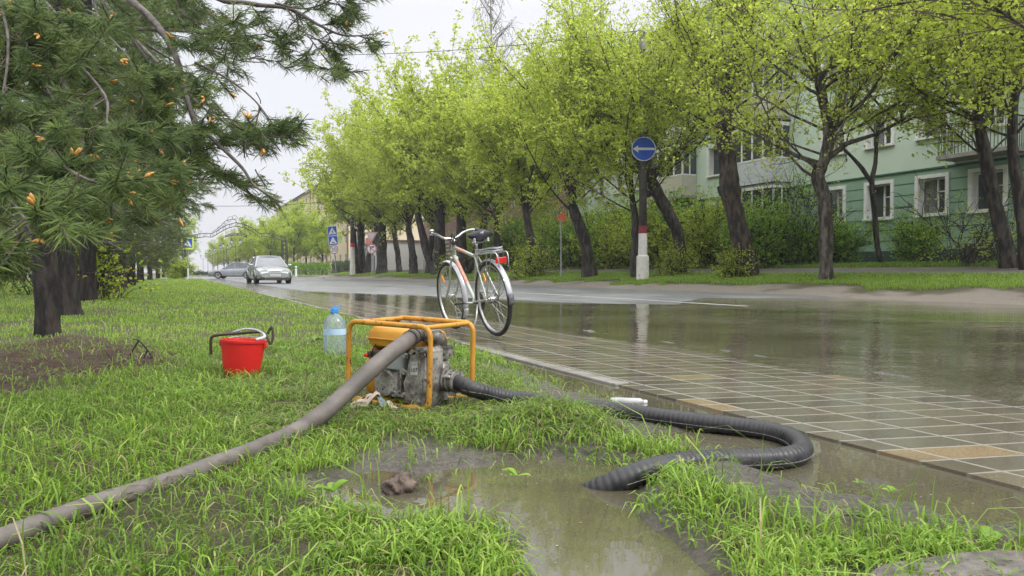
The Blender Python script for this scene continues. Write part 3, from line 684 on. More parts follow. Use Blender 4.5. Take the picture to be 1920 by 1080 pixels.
# ------------------------------------------------------------------ vegetation
def veg_mat(name, c1, c2, c3, transl=.4, rough=.45, spec=.35):
    m = bpy.data.materials.new(name); m.use_nodes = True; t = m.node_tree; N = t.nodes; k = t.links.new; b = N['Principled BSDF']
    a = N.new('ShaderNodeAttribute'); a.attribute_name = 'rnd'
    r = N.new('ShaderNodeValToRGB'); r.color_ramp.elements[0].color = (*c1, 1); r.color_ramp.elements[1].color = (*c3, 1); e_ = r.color_ramp.elements.new(.5); e_.color = (*c2, 1)
    k(a.outputs['Fac'], r.inputs[0]); k(r.outputs[0], b.inputs['Base Color']); b.inputs['Roughness'].default_value = rough; b.inputs['Specular IOR Level'].default_value = spec
    if name == 'grass_blade':
        r.color_ramp.elements[0].color = (.15, .115, .05, 1); x_ = r.color_ramp.elements.new(.06); x_.color = (*c1, 1); x_ = r.color_ramp.elements.new(.93); x_.color = (*c3, 1); r.color_ramp.elements[-1].color = (.36, .32, .16, 1)
    tr = N.new('ShaderNodeBsdfTranslucent'); hv = N.new('ShaderNodeHueSaturation'); hv.inputs['Value'].default_value = 1.5; hv.inputs['Saturation'].default_value = 0.97
    k(r.outputs[0], hv.inputs['Color']); k(hv.outputs[0], tr.inputs['Color']); ms = N.new('ShaderNodeMixShader'); ms.inputs[0].default_value = transl
    k(b.outputs[0], ms.inputs[1]); k(tr.outputs[0], ms.inputs[2]); k(ms.outputs[0], N['Material Output'].inputs[0]); return m
m_leaf = veg_mat('spring_leaf', (0.19, 0.26, 0.024), (0.36, 0.435, 0.048), (0.55, 0.60, 0.10), .58)
m_leaf2 = veg_mat('shrub_leaf', (0.09, 0.18, 0.02), (0.20, 0.35, 0.035), (0.38, 0.52, 0.08), .5)
m_leaf3 = veg_mat('yellow_green_leaf', (0.20, 0.28, 0.015), (0.34, 0.44, 0.03), (0.48, 0.55, 0.07), .5)
m_leafd = veg_mat('dark_hedge_leaf', (0.02, 0.04, 0.010), (0.04, 0.08, 0.018), (0.09, 0.14, 0.03), .25)
m_grass = veg_mat('grass_blade', (0.075, 0.125, 0.018), (0.155, 0.27, 0.03), (0.33, 0.47, 0.075), .42, .45, .35)
m_need = veg_mat('pine_needle', (0.035, 0.055, 0.02), (0.09, 0.135, 0.045), (0.22, 0.29, 0.08), .35, .45, .4)
m_birchleaf = veg_mat('birch_twig_leaf', (0.16, 0.14, 0.09), (0.25, 0.24, 0.15), (0.34, 0.36, 0.18), .3)
m_bark = mat('dark_wet_bark', (0.010, 0.008, 0.007), (0.065, 0.055, 0.042), scale=9, lo=.44, hi=.62, rough=.75, rough2=.5, bump=.9, bscale=22, stretch=(1, 1, .3), bdist=.03)
m_barkl = mat('grey_brown_bark', (0.02, 0.016, 0.013), (0.12, 0.105, 0.085), scale=9, lo=.42, hi=.6, rough=.8, bump=.9, bscale=24, stretch=(1, 1, .3), bdist=.03)
m_barkm = mat('mossy_brown_bark', (0.013, 0.010, 0.008), (0.085, 0.062, 0.045), scale=8, lo=.42, hi=.6, rough=.75, bump=1.0, bscale=20, stretch=(1, 1, .35), bdist=.035, spots=(7, .62, (.02, .015, .012)))
m_twig = mat('brown_twig', (0.05, 0.035, 0.02), (0.11, 0.085, 0.05), scale=10, rough=.7)
m_pinebark = mat('pine_bark', (0.005, 0.004, 0.004), (0.032, 0.024, 0.020), scale=13, lo=.45, hi=.62, rough=.8, bump=1.0, bscale=30, stretch=(1, 1, .25), bdist=.04)

def tubes_np(paths, n=5):
    """many polylines -> one set of arrays. paths: list of (pts Nx3, radii N)"""
    Vs = []; Qs = []; off = 0
    ang = np.arange(n) * 2 * np.pi / n; ca, sa = np.cos(ang), np.sin(ang)
    for pts, rad in paths:
        pts = np.asarray(pts, float); rad = np.asarray(rad, float); m = len(pts)
        t = np.gradient(pts, axis=0); t /= (np.linalg.norm(t, axis=1)[:, None] + 1e-9)
        ref = np.array([0.3, 0.2, 1.0]) if abs(t[:, 2]).mean() < .8 else np.array([1.0, .3, 0])
        a = np.cross(t, ref); a /= (np.linalg.norm(a, axis=1)[:, None] + 1e-9); b_ = np.cross(t, a)
        ring = pts[:, None, :] + (a[:, None, :] * ca[None, :, None] + b_[:, None, :] * sa[None, :, None]) * rad[:, None, None]
        Vs.append(ring.reshape(-1, 3))
        i = (np.arange(m - 1)[:, None] * n + np.arange(n)[None]).ravel(); j = (np.arange(m - 1)[:, None] * n + (np.arange(n)[None] + 1) % n).ravel()
        Qs.append(np.stack([i, j, j + n, i + n], 1) + off); off += m * n
    return np.concatenate(Vs), np.concatenate(Qs)
def leaves_np(pos, size, rn, droop=.4, fold=.35):
    """folded leaf: two quads sharing a midrib; pos Nx3"""
    n = len(pos)
    d = rn.normal(size=(n, 3)); d[:, 2] = d[:, 2] * .6 - droop; d /= np.linalg.norm(d, axis=1)[:, None]
    s_ = rn.normal(size=(n, 3)); s_ -= (s_ * d).sum(1)[:, None] * d; s_ /= np.linalg.norm(s_, axis=1)[:, None]
    nn_ = np.cross(d, s_); sz = (size * rn.uniform(.6, 1.35, n))[:, None]
    base = pos; tip = pos + d * sz
    l = pos + d * sz * .45 + (s_ + nn_ * fold) * sz * .42; r = pos + d * sz * .45 + (-s_ + nn_ * fold) * sz * .42
    V_ = np.stack([base, l, tip, r], 1).reshape(-1, 3)
    i = np.arange(n) * 4
    T = np.concatenate([np.stack([i, i + 1, i + 2], 1), np.stack([i, i + 2, i + 3], 1)])
    return V_, T
def grow(rn, start, dirv, length, segs, wob, up, rad0, rad1):
    pts = [np.array(start, float)]; d = np.array(dirv, float); d /= np.linalg.norm(d); L_ = length / segs
    for i in range(segs):
        d = d + rn.normal(size=3) * wob + np.array([0, 0, up]); d /= np.linalg.norm(d); pts.append(pts[-1] + d * L_)
    return np.array(pts), np.linspace(rad0, rad1, segs + 1)
def cl_(rn, c):                 # leaves come in little hanging bunches
    k_ = max(1, len(c) // 4); q = c[:k_][rn.integers(0, k_, len(c))]; return q + rn.normal(size=c.shape) * np.array([.05, .05, .045])
def crown_arrays(seed, heads, nlimb, llen, nsec, ntw, leaf_size, per, up=.10, spread=1.0, updir=.7, clump=.09):
    rn = np.random.default_rng(seed); limbs = []; tw = []; lp = []
    for (hx, hy, hz, w, tdx, tdy) in heads:
        for i in range(max(2, int(nlimb * w))):
            a = rn.uniform(0, 2 * np.pi); el = rn.uniform(.1, 1.0) ** 1.0 * updir + .12
            dv = np.array([math.cos(a) * spread + tdx, math.sin(a) * spread + tdy, el * 1.6])
            ln = llen * rn.uniform(.6, 1.15)
            p, r = grow(rn, (hx, hy, hz + rn.uniform(-.5, .3)), dv, ln, 7, .09, up, .042 * w ** .3, .012); limbs.append((p, r)); lp.append(cl_(rn, p[rn.integers(5, 8, per * 4)] + rn.normal(size=(per * 4, 3)) * .22))
            for j in range(nsec):
                q = rn.integers(1, 7); f = rn.uniform(); st = p[q] * (1 - f) + p[q + 1 if q < 7 else 7] * f
                dd = (p[q] - p[q - 1]); dd = dd / np.linalg.norm(dd) + rn.normal(size=3) * .55
                p2, r2 = grow(rn, st, dd, ln * rn.uniform(.25, .5), 4, .14, up * .8, .016, .006); tw.append((p2, r2))
                for k_ in range(ntw):
                    q2 = rn.integers(1, 5); dd2 = rn.normal(size=3); dd2[2] += .1
                    p3, r3 = grow(rn, p2[q2], dd2 + (p2[q2] - p2[q2 - 1]) * 2, rn.uniform(.35, .8), 3, .2, .02, .006, .003); tw.append((p3, r3))
                    m_ = per; c = p3[rn.integers(1, 4, m_)] * 1.0; lp.append(cl_(rn, c + rn.normal(size=(m_, 3)) * clump))
                m_ = per; c = p2[rn.integers(1, 5, m_)]; lp.append(cl_(rn, c + rn.normal(size=(m_, 3)) * clump))
    lp = np.concatenate(lp)
    return limbs, tw, lp, rn
LEAFX = 3.3
def clear_sign(Wp, tol):        # boughs pruned away in front of the blue arrow sign
    X = Wp[:, 0] * CT - Wp[:, 1] * ST; Z = Wp[:, 0] * ST + Wp[:, 1] * CT
    s_ = D(1206, 280, 28.0); dx = X - (s_.x * CT - s_.y * ST) * Z / 28.0; dz = Wp[:, 2] - (CAMZ + (s_.z - CAMZ) * Z / 28.0)
    return (np.hypot(dx, dz) > tol) | (Z > 28.0)
def make_tree(name, label, cat, loc, trunk, seed, heads, nlimb=10, llen=4.5, nsec=9, ntw=3, leaf=.10, per=7, bark=None, leafm=None, up=.10, spread=1.0, updir=.7, group=None, tn=12, rz=0.0, extra_limbs=(), leafx=None):
    o = thing(name, label, cat, loc, rz, group); rn = np.random.default_rng(seed + 100)
    limbs, tw, lp, rn2 = crown_arrays(seed, heads, nlimb, llen, nsec, ntw, leaf, int(per * (leafx or LEAFX)), up, spread, updir, .15)
    if isinstance(rz, float) and rz == 0.0:
        og = np.array(loc, float); lp = lp[clear_sign(lp + og, .62)]; tw = [q_ for q_ in tw if clear_sign(q_[0] + og, .55).all()]; limbs = [q_ for q_ in limbs if clear_sign(np.concatenate([q_[0], (q_[0][:-1] + q_[0][1:]) / 2]) + og, .55).all()]
    # trunk: list of stems; each list of (x,y,z,r)
    mbx = MB()
    for st in trunk:
        pts = smooth_path([s_[:3] for s_ in st], 5); m_ = len(pts); rr_ = np.interp(np.linspace(0, len(st) - 1, m_), range(len(st)), [s_[3] for s_ in st])
        vs0 = len(mbx.v); mbx.tube(pts, list(rr_), tn)
        for i in range(vs0, len(mbx.v)):                 # knobbly wet bark
            x, y, z = mbx.v[i]; a_ = fbm(np.array([x * 6 + z * 1.2 + seed]), np.array([y * 6 + z * 1.6]), seed, 3)[0]
            cpt = min(pts, key=lambda q: abs(q.z - z)); kx = 1 + .30 * a_
            mbx.v[i] = (cpt.x + (x - cpt.x) * kx, cpt.y + (y - cpt.y) * kx, z)
    tr = mbx.build('trunk', bark or m_bark, o, smooth=True)
    for el in extra_limbs:
        limbs.append((np.array([q[:3] for q in el], float), np.array([q[3] for q in el], float)))
    Vt, Qt = tubes_np(limbs, 6); npmesh('limbs', Vt, Qt, bark or m_bark, smooth=True, parent=o)
    Vt, Qt = tubes_np(tw, 3)
    cr_ = npmesh('crown', *(lambda a_: (a_[0], None))(leaves_np(lp, leaf, rn2)), leafm or m_leaf, T=leaves_np(lp, leaf, np.random.default_rng(1))[1], rnd=np.repeat(np.clip(rn.normal(.5, .22, len(lp)), 0, 1), 4), parent=o)
    npmesh('twigs', Vt, Qt, m_twig, parent=cr_)
    return o
# street trees across the road ---------------------------------------------------
def base(px, u):
    p_, Z = ROW(px, u); p_.z = gz(p_.x, p_.y) - .05; return p_, Z
RX, RY = CT, -ST          # the photograph's rightward direction on the ground
def st_(lst):             # stems given as (right offset, away offset, height, radius)
    return [[(a * RX + b_ * ST, a * RY + b_ * CT, c, r) for (a, b_, c, r) in q] for q in lst]
def hd(lst):
    return [(a * RX + b_ * ST, a * RY + b_ * CT, c, w, tx * RX, tx * RY) for (a, b_, c, w, tx) in lst]
TREES = []
def street(px, u, label, stems, heads, seed, skirt=None, **kw):
    if skirt: heads = heads + skirt
    p_, Z = base(px, u)
    o = make_tree('street_tree', label, 'tree', p_, st_(stems), seed, hd(heads), group='street trees along the far verge', **kw); TREES.append(o); return o
street(1550, 17.0, 'straight grey-brown street tree standing alone before the square ground floor windows',
       [[(0, 0, -.1, .24), (-.02, 0, .5, .19), (-.03, 0, 1.6, .18), (-.08, 0, 2.4, .19), (-.28, 0, 3.0, .17), (-.1, 0, 3.5, .17), (.02, 0, 4.2, .15), (-.15, 0, 5.2, .14), (-.3, 0, 6.0, .11)]],
       [(-.25, 0, 5.8, 1.3, -.1), (0, 0, 4.6, .9, .5), (-.2, 0, 3.6, .5, -.4), (2.0, -.2, 4.8, .6, .3)], 21, nlimb=13, leafx=4.6, llen=4.2, nsec=9, ntw=3, leaf=.08, per=4, bark=m_barkl, spread=1.1, updir=.55,
       extra_limbs=st_([[(-.05, 0, 3.5, .085), (.5, -.1, 3.95, .07), (1.3, -.2, 4.2, .05), (2.2, -.3, 4.7, .04), (3.2, -.4, 5.5, .02)], [(-.2, 0, 2.9, .05), (-.7, 0, 3.2, .04), (-1.3, .1, 3.9, .02)]]))
street(1395, 17.5, 'thickest leaning street tree with rough peeling bark and a broken stub halfway up',
       [[(.15, 0, -.1, .42), (.1, 0, .4, .35), (-.1, 0, 1.3, .31), (-.35, 0, 2.4, .29), (-.5, 0, 3.0, .33), (-.55, 0, 3.8, .27), (-.7, 0, 4.8, .25), (-.62, 0, 6.0, .23), (-.6, 0, 6.6, .22)],
        [(-.45, 0, 2.6, .14), (-.75, 0, 2.9, .13), (-.85, 0, 3.12, .08)]],
       [(-.6, 0, 6.4, 1.4, 0), (-.65, 0, 5.2, .8, .5), (-.6, 0, 5.2, .8, -.5)], 22, leafx=4.3, nlimb=13, llen=4.6, nsec=8, ntw=3, leaf=.085, per=4, bark=m_barkm, updir=.9, spread=.85)
street(1272, 18.0, 'dark curved street tree leaning left behind the blue arrow sign pole',
       [[(.05, 0, -.1, .30), (.05, 0, .6, .24), (.0, 0, 1.5, .22), (-.3, 0, 2.3, .24), (-.75, 0, 3.1, .24), (-1.15, 0, 3.9, .22), (-1.3, 0, 5.0, .18), (-1.35, 0, 6.0, .15)],
        [(-1.1, 0, 3.8, .17), (-.7, 0, 4.3, .14), (-.1, 0, 4.8, .11), (.6, 0, 5.6, .08)], [(-1.0, 0, 3.4, .15), (-1.25, -.1, 3.2, .13), (-1.45, -.1, 3.7, .12), (-1.6, 0, 5.0, .08)]],
       [(-1.35, 0, 5.9, 1.2, -.2), (.5, 0, 5.5, .8, .3), (-1.5, 0, 4.4, .8, -.5), (-.3, 0, 4.6, .4, .4)], 23, nlimb=13, llen=4.4, nsec=8, ntw=3, leaf=.09, per=5)
street(1190, 16.6, 'thin dark upright trunk standing directly left of the blue arrow sign pole',
       [[(0, 0, -.1, .18), (-.03, 0, .6, .16), (0, 0, 1.5, .14), (.05, 0, 2.3, .16), (-.1, 0, 3.2, .10), (-.2, 0, 4.6, .08)]],
       [(-.2, 0, 6.3, 1.1, -.2), (-.2, 0, 4.2, .8, -.3), (-.1, 0, 3.2, .6, -.3)], 24, leafx=4.2, nlimb=12, llen=4.4, nsec=9, ntw=3, leaf=.095, per=6)
street(1103, 16.6, 'stout dark leaning street tree with a small red sign beside its trunk',
       [[(.1, 0, -.1, .38), (.05, 0, .5, .3), (-.1, 0, 1.4, .27), (-.4, 0, 2.4, .26), (-.7, 0, 3.2, .22), (-.8, 0, 4.4, .2), (-.7, 0, 6.0, .16)]],
       [(-.75, 0, 6.9, 1.4, 0), (-.8, 0, 3.5, 1.0, -.1), (-.7, 0, 4.7, .9, .2)], 25, leafx=4.2, nlimb=14, llen=5.0, nsec=9, ntw=3, leaf=.105, per=7, updir=.9)
street(1002, 17.0, 'dark trunk with leafy shoots round its foot, standing right of the bicycle saddle',
       [[(.05, 0, -.1, .30), (0, 0, .6, .24), (-.1, 0, 1.6, .23), (-.35, 0, 2.8, .2), (-.5, 0, 4.0, .18), (-.5, 0, 6.0, .14)]],
       [(-.5, 0, 6.0, 1.2, 0), (-.45, 0, 3.4, 1.1, 0), (-.5, 0, 4.8, .9, 0)], 26, leafx=4.2, nlimb=14, llen=5.0, nsec=9, ntw=3, leaf=.12, per=7, updir=1.0)
street(868, 17.2, 'thick dark trunk seen directly above the bicycle front wheel',
       [[(0, 0, -.1, .55), (0, 0, .6, .42), (-.1, 0, 2.2, .36), (-.1, 0, 4.5, .3), (0, 0, 6.5, .22)], [(.1, 0, -.1, .3), (.9, 0, 1.5, .26), (1.5, .2, 4, .2)]],
       [(0, 0, 6.6, 1.2, 0), (-.1, 0, 3.8, 1.0, 0), (1.5, 0, 4.5, .8, .2)], 27, leafx=4.2, nlimb=14, llen=6.0, nsec=9, ntw=3, leaf=.15, per=7, updir=1.1, tn=9)
# smaller copies of these down the street
src = TREES[5]; src2 = TREES[6]; src3 = TREES[4]
for (px, u, sc, ro, s_, lb) in ((935, 18.2, 1.02, 1.2, src, 'slim trunk right of the bicycle seat, before the green hedge'), (822, 17.0, 1.12, 2.6, src2, 'dark trunk rising between the bicycle handlebars and the maroon banded wall'), (804, 17.6, 1.1, 4.0, src, 'thin trunk left of the bicycle handlebar grip'),
                            (775, 17.2, 1.12, 5.3, src3, 'bare-footed trunk standing on grass between the banded wall and the yield sign group'), (748, 18.2, 1.1, .7, src, 'knotty trunk covered in short shoots right of the yield sign'),
                            (716, 17.2, 1.2, 1.9, src2, 'broad split trunk just right of the yield sign'), (690, 17.8, 1.15, 3.3, src3, 'trunk just left of the yield sign post'), (676, 17.3, 1.12, 4.4, src2, 'multi-stemmed leaning tree right behind the second utility pole')):
    p_, Z = base(px, u); q = dup(s_, p_, ro, 'street tree, ' + lb, 'street trees along the far verge', sc); TREES.append(q)
# foliage reaching in from the right edge
p_, Z = base(1900, 16.2)
street(1895, 20.2, 'leaning dark tree at the right edge of the picture before the last window',
       [[(.0, 0, -.2, .26), (-.15, 0, .6, .22), (-.45, 0, 1.8, .18), (-.7, 0, 3.0, .16), (-.9, 0, 4.2, .13), (-.6, 0, 5.6, .1)]],
       [(-.7, 0, 5.6, 1.4, -.2), (-.9, 0, 4.4, 1.0, -.6), (-.6, 0, 2.9, .3, -.4)], 31, leafx=4.6, nlimb=12, llen=4.4, nsec=8, ntw=3, leaf=.08, per=4, updir=.5, spread=1.15)
street(1918, 19.6, 'second dark trunk at the right edge, nearer the path and more upright',
       [[(.1, 0, -.2, .2), (.05, 0, .6, .17), (-.1, 0, 1.8, .15), (-.3, 0, 3.0, .13), (-.3, 0, 4.2, .11), (-.1, 0, 5.2, .09)]],
       [(-.2, 0, 5.0, .9, -.2), (-.3, 0, 3.8, .6, -.4)], 32, leafx=4.6, nlimb=11, llen=4.0, nsec=8, ntw=3, leaf=.08, per=4, updir=.5, spread=1.1)
near_t = make_tree('street_tree', 'nearest broadleaf tree whose leafy boughs reach in at the upper right corner', 'tree', (12.6 + 2.2, 6.2, .1), st_([[(0, 0, -.2, .3), (0, 0, 2, .24), (.1, 0, 4.2, .2), (0, 0, 5.2, .18)]]),
                   33, hd([(0, 0, 5.0, 1.3, -.7), (-.2, 0, 4.5, .9, -.9), (0, 0, 5.6, 1.0, -.3), (-.2, .5, 4.0, .4, -.8)]), nlimb=12, leafx=4.6, llen=5.2, nsec=9, ntw=3, leaf=.07, per=4, updir=.42, spread=1.2, up=.03, group='street trees along the far verge')
# slim dark Y tree in front of the green wall
p_, Z = base(1650, 22.3)
yt = make_tree('small_tree', 'slender black forked tree growing against the green wall between two square windows', 'small tree', p_,
          st_([[(.15, 0, -.1, .12), (-.1, 0, .7, .09), (-.2, 0, 1.8, .085), (-.32, 0, 2.9, .085), (-.2, 0, 3.6, .07), (-.15, 0, 4.6, .06), (0, 0, 5.6, .04)], [(-.32, 0, 2.9, .08), (-.65, 0, 3.4, .07), (-1.1, 0, 3.9, .05), (-1.5, 0, 4.3, .03)]]),
          41, hd([(-.1, 0, 5.0, .6, .1), (-1.2, 0, 4.0, .3, -.4)]), nlimb=10, llen=2.2, nsec=6, ntw=2, leaf=.07, per=3, updir=.5)
# dense shrub with arching branches between the loggia and the trunk, and shrubs/hedges
def shrub(name, label, cat, loc, seed, h=2.0, w=1.4, leaf=.07, n=14, per=10, leafm=None, group=None, nsec=7, ntw=3, updir=1.2):
    rn = np.random.default_rng(seed); o = thing(name, label, cat, loc, rn.uniform(0, 6), group)
    limbs, tw, lp, rn2 = crown_arrays(seed, [(0, 0, .25, 1, 0, 0), (.3 * w, 0, .15, .6, .2, 0), (-.3 * w, .1, .15, .6, -.2, 0)], n, h, nsec, ntw, leaf, per, .04, w / h, updir, clump=.10)
    lp = lp[lp[:, 2] > .02]
    Vt, Qt = tubes_np([(a, b_ * .5) for a, b_ in limbs] + tw, 3); st = npmesh('stems', Vt, Qt, m_bark, parent=o)
    Vl, Tl = leaves_np(lp, leaf, rn2, .1); npmesh('foliage', Vl, None, leafm or m_leaf2, T=Tl, rnd=np.repeat(np.clip(rn.normal(.5, .24, len(lp)), 0, 1), 4), parent=o)
    return o
p_, Z = base(1492, 22.0)
shrub('lilac_bush', 'tall dark arching bush beside the ground floor loggia with pale sparse buds', 'bush', p_, 51, h=3.0, w=1.6, leaf=.07, n=12, per=4, leafm=m_leaf2)
p_, Z = base(1812, 21.6)
shrub('wall_shrub', 'sparse spreading shrub in front of the dark plinth below the third square window', 'bush', p_, 52, h=2.3, w=2.4, leaf=.065, n=8, per=3, leafm=m_leaf, updir=.8)
g0 = thing('tree_stump', 'short dark cut stump among the spreading shrub by the path', 'stump', (p_.x - .5, p_.y - .4, p_.z))
w = MB(); w.tube([(0, 0, 0), (.02, 0, .3), (.05, 0, .68)], [.2, .15, .15], 10); w.build('stump_wood', m_bark, g0, smooth=True, auto=40)
w = MB(); w.lathe([(.0, .684), (.12, .69), (.145, .685)], c=(.05, 0, 0), n=12); w.build('cut_face', mat('cut_wood', (.12, .08, .05), (.2, .14, .09), scale=12, rough=.8), g0)
hsrc = shrub('verge_shrub', 'rounded light green shrub, first one right of the thick leaning trunk', 'bush', base(1425, 20.8)[0], 61, h=1.9, w=1.3, leaf=.085, n=15, per=9)
hsrc2 = shrub('verge_shrub', 'bright leafy shrub directly right of the arrow sign pole', 'bush', base(1235, 21.2)[0], 62, h=2.5, w=1.6, leaf=.10, n=16, per=9, leafm=m_leaf)
hsrc['group'] = hsrc2['group'] = 'shrubs under the street trees'
shr = [(1330, 21.4, 2, 1.0, 'leafy shrub filling the gap between the curved trunk and the thick leaning trunk'), (1290, 22.4, 1, 1.35, 'taller shrub against the green wall behind the curved trunk'), (1165, 21.5, 2, 1.05, 'bushy shrub left of the arrow sign pole'),
       (1135, 22.6, 1, 1.3, 'dark shrub deep between the stout leaning trunk and the sign pole'), (1070, 21.6, 1, 1.25, 'shrub behind the stout leaning trunk'), (1035, 22.2, 2, 1.1, 'shrub right of the trunk with foot shoots'),
       (985, 22.4, 1, 1.35, 'shrub behind the trunk with foot shoots'), (955, 21.6, 1, 1.3, 'dark green shrub right of the bicycle luggage rack'), (915, 22.6, 2, 1.1, 'shrub visible under the bicycle saddle'), (1385, 22.8, 1, 1.2, 'shrub behind the thick leaning trunk'),
       (1205, 23.0, 1, 1.4, 'tall shrub behind the arrow sign pole'), (1100, 23.2, 2, 1.2, 'back row shrub rising behind the stout leaning trunk'), (1010, 24, 1, 1.6, 'back row shrub reaching into the crowns right of the saddle'), (890, 24, 1, 1.5, 'back row shrub between the bicycle wheels'),
       (1570, 23.4, 1, .8, 'low dark shrub at the foot of the green wall left of the slender forked tree'), (1720, 23.8, 1, .7, 'low shrub under the second square window'), (1465, 23.2, 1, .95, 'dark shrub under the glazed loggia')]
for i, (px, u, wh, sc, lb) in enumerate(shr):
    p_, Z = base(px, u); dup(hsrc if wh == 1 else hsrc2, p_, i * 1.3, lb, 'shrubs under the street trees', sc)
# foot shoots round the trunks
fs = shrub('foot_shoots', 'reddish leafy shoots round the foot of the curved dark trunk', 'shoots', base(1268, 17.7)[0], 71, h=.55, w=.6, leaf=.06, n=9, per=5, leafm=m_leaf); fs['group'] = 'leafy shoots at trunk feet'
dup(fs, base(1378, 17.1)[0], 1, 'leafy shoots on the left foot of the thick leaning trunk', 'leafy shoots at trunk feet', .9); dup(fs, base(1000, 16.6)[0], 2, 'leafy shoots at the trunk foot right of the saddle', 'leafy shoots at trunk feet', 1.5)
dup(fs, base(850, 16.8)[0], 3, 'shoots at the thick trunk above the front wheel', 'leafy shoots at trunk feet', 1.5)
# far trees beyond the junction: alley of young yellow-green trees
yg = make_tree('alley_tree', 'young yellow-green tree nearest the archway right post', 'tree', (13.5, 118, .05), [[(0, 0, -.1, .12), (0, 0, 3, .10), (.1, 0, 6.5, .07)]], 81,
               [(0, 0, 2.3, .9, 0, 0), (0, 0, 3.8, .9, 0, 0), (.1, 0, 5.6, .8, 0, 0)], nlimb=11, llen=3.0, nsec=7, ntw=2, leaf=.16, per=6, leafm=m_leaf3, updir=.9, tn=7, group='young trees along the alley')
far_l = [(15.8, 110, 1.1, 'young tree behind the hedge right of the archway'), (18.0, 113, 1.25, 'young tree before the yellow building, above the hedge'), (19.5, 108, 1.05, 'young tree left of the crossing sign post'), (16.5, 122, 1.2, 'young tree before the corner of the yellow building'),
         (12.6, 133, 1.1, 'second alley tree from the archway'), (12.8, 147, 1.1, 'third alley tree from the archway'), (12.4, 162, 1.1, 'fourth alley tree, behind the lamps'), (12.9, 178, 1.1, 'fifth alley tree, seen under the archway board'),
         (12.4, 196, 1.1, 'sixth alley tree, low and pale under the archway'), (12.6, 216, 1.15, 'seventh alley tree near the far end of the lamp row'), (12.2, 240, 1.2, 'eighth alley tree, nearly at the end of the lamp row'), (12.4, 268, 1.2, 'last alley tree at the far end'),
         (17.6, 140, 1.2, 'taller young tree before the yellow facade behind the alley'), (17.2, 165, 1.2, 'young tree before the far half of the yellow facade'), (3.2, 255, 2.1, 'large hazy tree at the far left end of the lamp row')]
for i, (u_, v_, sc, lb) in enumerate(far_l): dup(yg, (u_, v_, .05), i * 1.7, lb, 'young trees along the alley', sc)
# tall bare birch above the crowns
p_, Z = ROW(925, 30); p_.z = .9
def birch(loc):
    rn = np.random.default_rng(5); o = thing('birch_tree', 'tall bare drooping birch rising pale above the green crowns', 'tree', loc)
    limbs = [(np.array([(0, 0, 0), (.2, 0, 8), (.1, 0, 16), (-.2, 0, 23), (-.3, 0, 28.5)], float), np.array([.35, .28, .2, .1, .03]))]; tw = []; lp = []
    for i in range(42):
        h = rn.uniform(13, 27.5); a = rn.uniform(0, 6.28); p, r = grow(rn, (0, 0, h), (math.cos(a), math.sin(a), 1.3), rn.uniform(2.2, 5.2) * (1.15 - (h - 13) / 22), 6, .08, .03, .06, .02); limbs.append((p, r))
        for j in range(9):
            q = rn.integers(2, 7); p2, r2 = grow(rn, p[q], rn.normal(size=3) * .6 + np.array([0, 0, .1]), rn.uniform(1.2, 2.6), 6, .10, -.26, .018, .010); tw.append((p2, r2)); lp.append(p2[rn.integers(1, 7, 9)] + rn.normal(size=(9, 3)) * .07)
    lp = np.concatenate(lp); Vt, Qt = tubes_np(limbs, 6); npmesh('trunk', Vt, Qt, mat('birch_bark', (.30, .29, .27), (.12, .11, .10), scale=2, rough=.7, stretch=(1, 1, 3)), smooth=True, parent=o)
    Vt, Qt = tubes_np(tw, 3); cr_ = npmesh('crown', *((lambda a_: (a_[0], None))(leaves_np(lp, .08, np.random.default_rng(4)))), m_birchleaf, T=leaves_np(lp, .08, np.random.default_rng(4))[1], rnd=np.repeat(rn.uniform(0, 1, len(lp)), 4), parent=o)
    npmesh('twigs', Vt, Qt, mat('birch_twig', (.16, .13, .11), rough=.8), parent=cr_); return o
birch(p_)
# hedge behind the junction kerb
def hedge(loc, L_, h, d_, seed, label, leafm, rz=0):
    rn = np.random.default_rng(seed); n = int(L_ * h * 420); x = rn.uniform(-L_ / 2, L_ / 2, n); a = rn.uniform(0, np.pi, n); rr_ = np.sqrt(rn.uniform(.35, 1, n)); y = np.cos(a) * rr_ * d_ / 2
    z = np.abs(np.sin(a)) ** .6 * rr_ * h * (1 + .22 * fbm(x * .9, x * 0 + seed, 5, 3)); P_ = np.stack([x, y, z], 1) + rn.normal(size=(n, 3)) * .05
    o = thing('hedge', label, 'hedge', loc, rz); Vl, Tl = leaves_np(P_, .17, rn, .1); npmesh('foliage', Vl, None, leafm, T=Tl, rnd=np.repeat(np.clip(rn.normal(.5, .25, n), 0, 1), 4), parent=o)
    st = [(np.array([(q, 0, 0), (q + rn.normal() * .1, rn.normal() * .1, h * .4), (q + rn.normal() * .25, rn.normal() * .25, h * .8)]), np.array([.03, .02, .01])) for q in rn.uniform(-L_ / 2, L_ / 2, int(L_ * 4))]
    Vt, Qt = tubes_np(st, 4); npmesh('stems', Vt, Qt, m_bark, parent=o); return o
hedge((16.2, 107.5, .1), 8.5, 2.0, 2.2, 91, 'clipped dark green hedge between the archway and the crossing sign', m_leaf2, 0)
hedge((22.6, 103.5, .1), 5.0, 2.3, 2.2, 92, 'darker hedge end in front of the shop sign', m_leafd, 0)
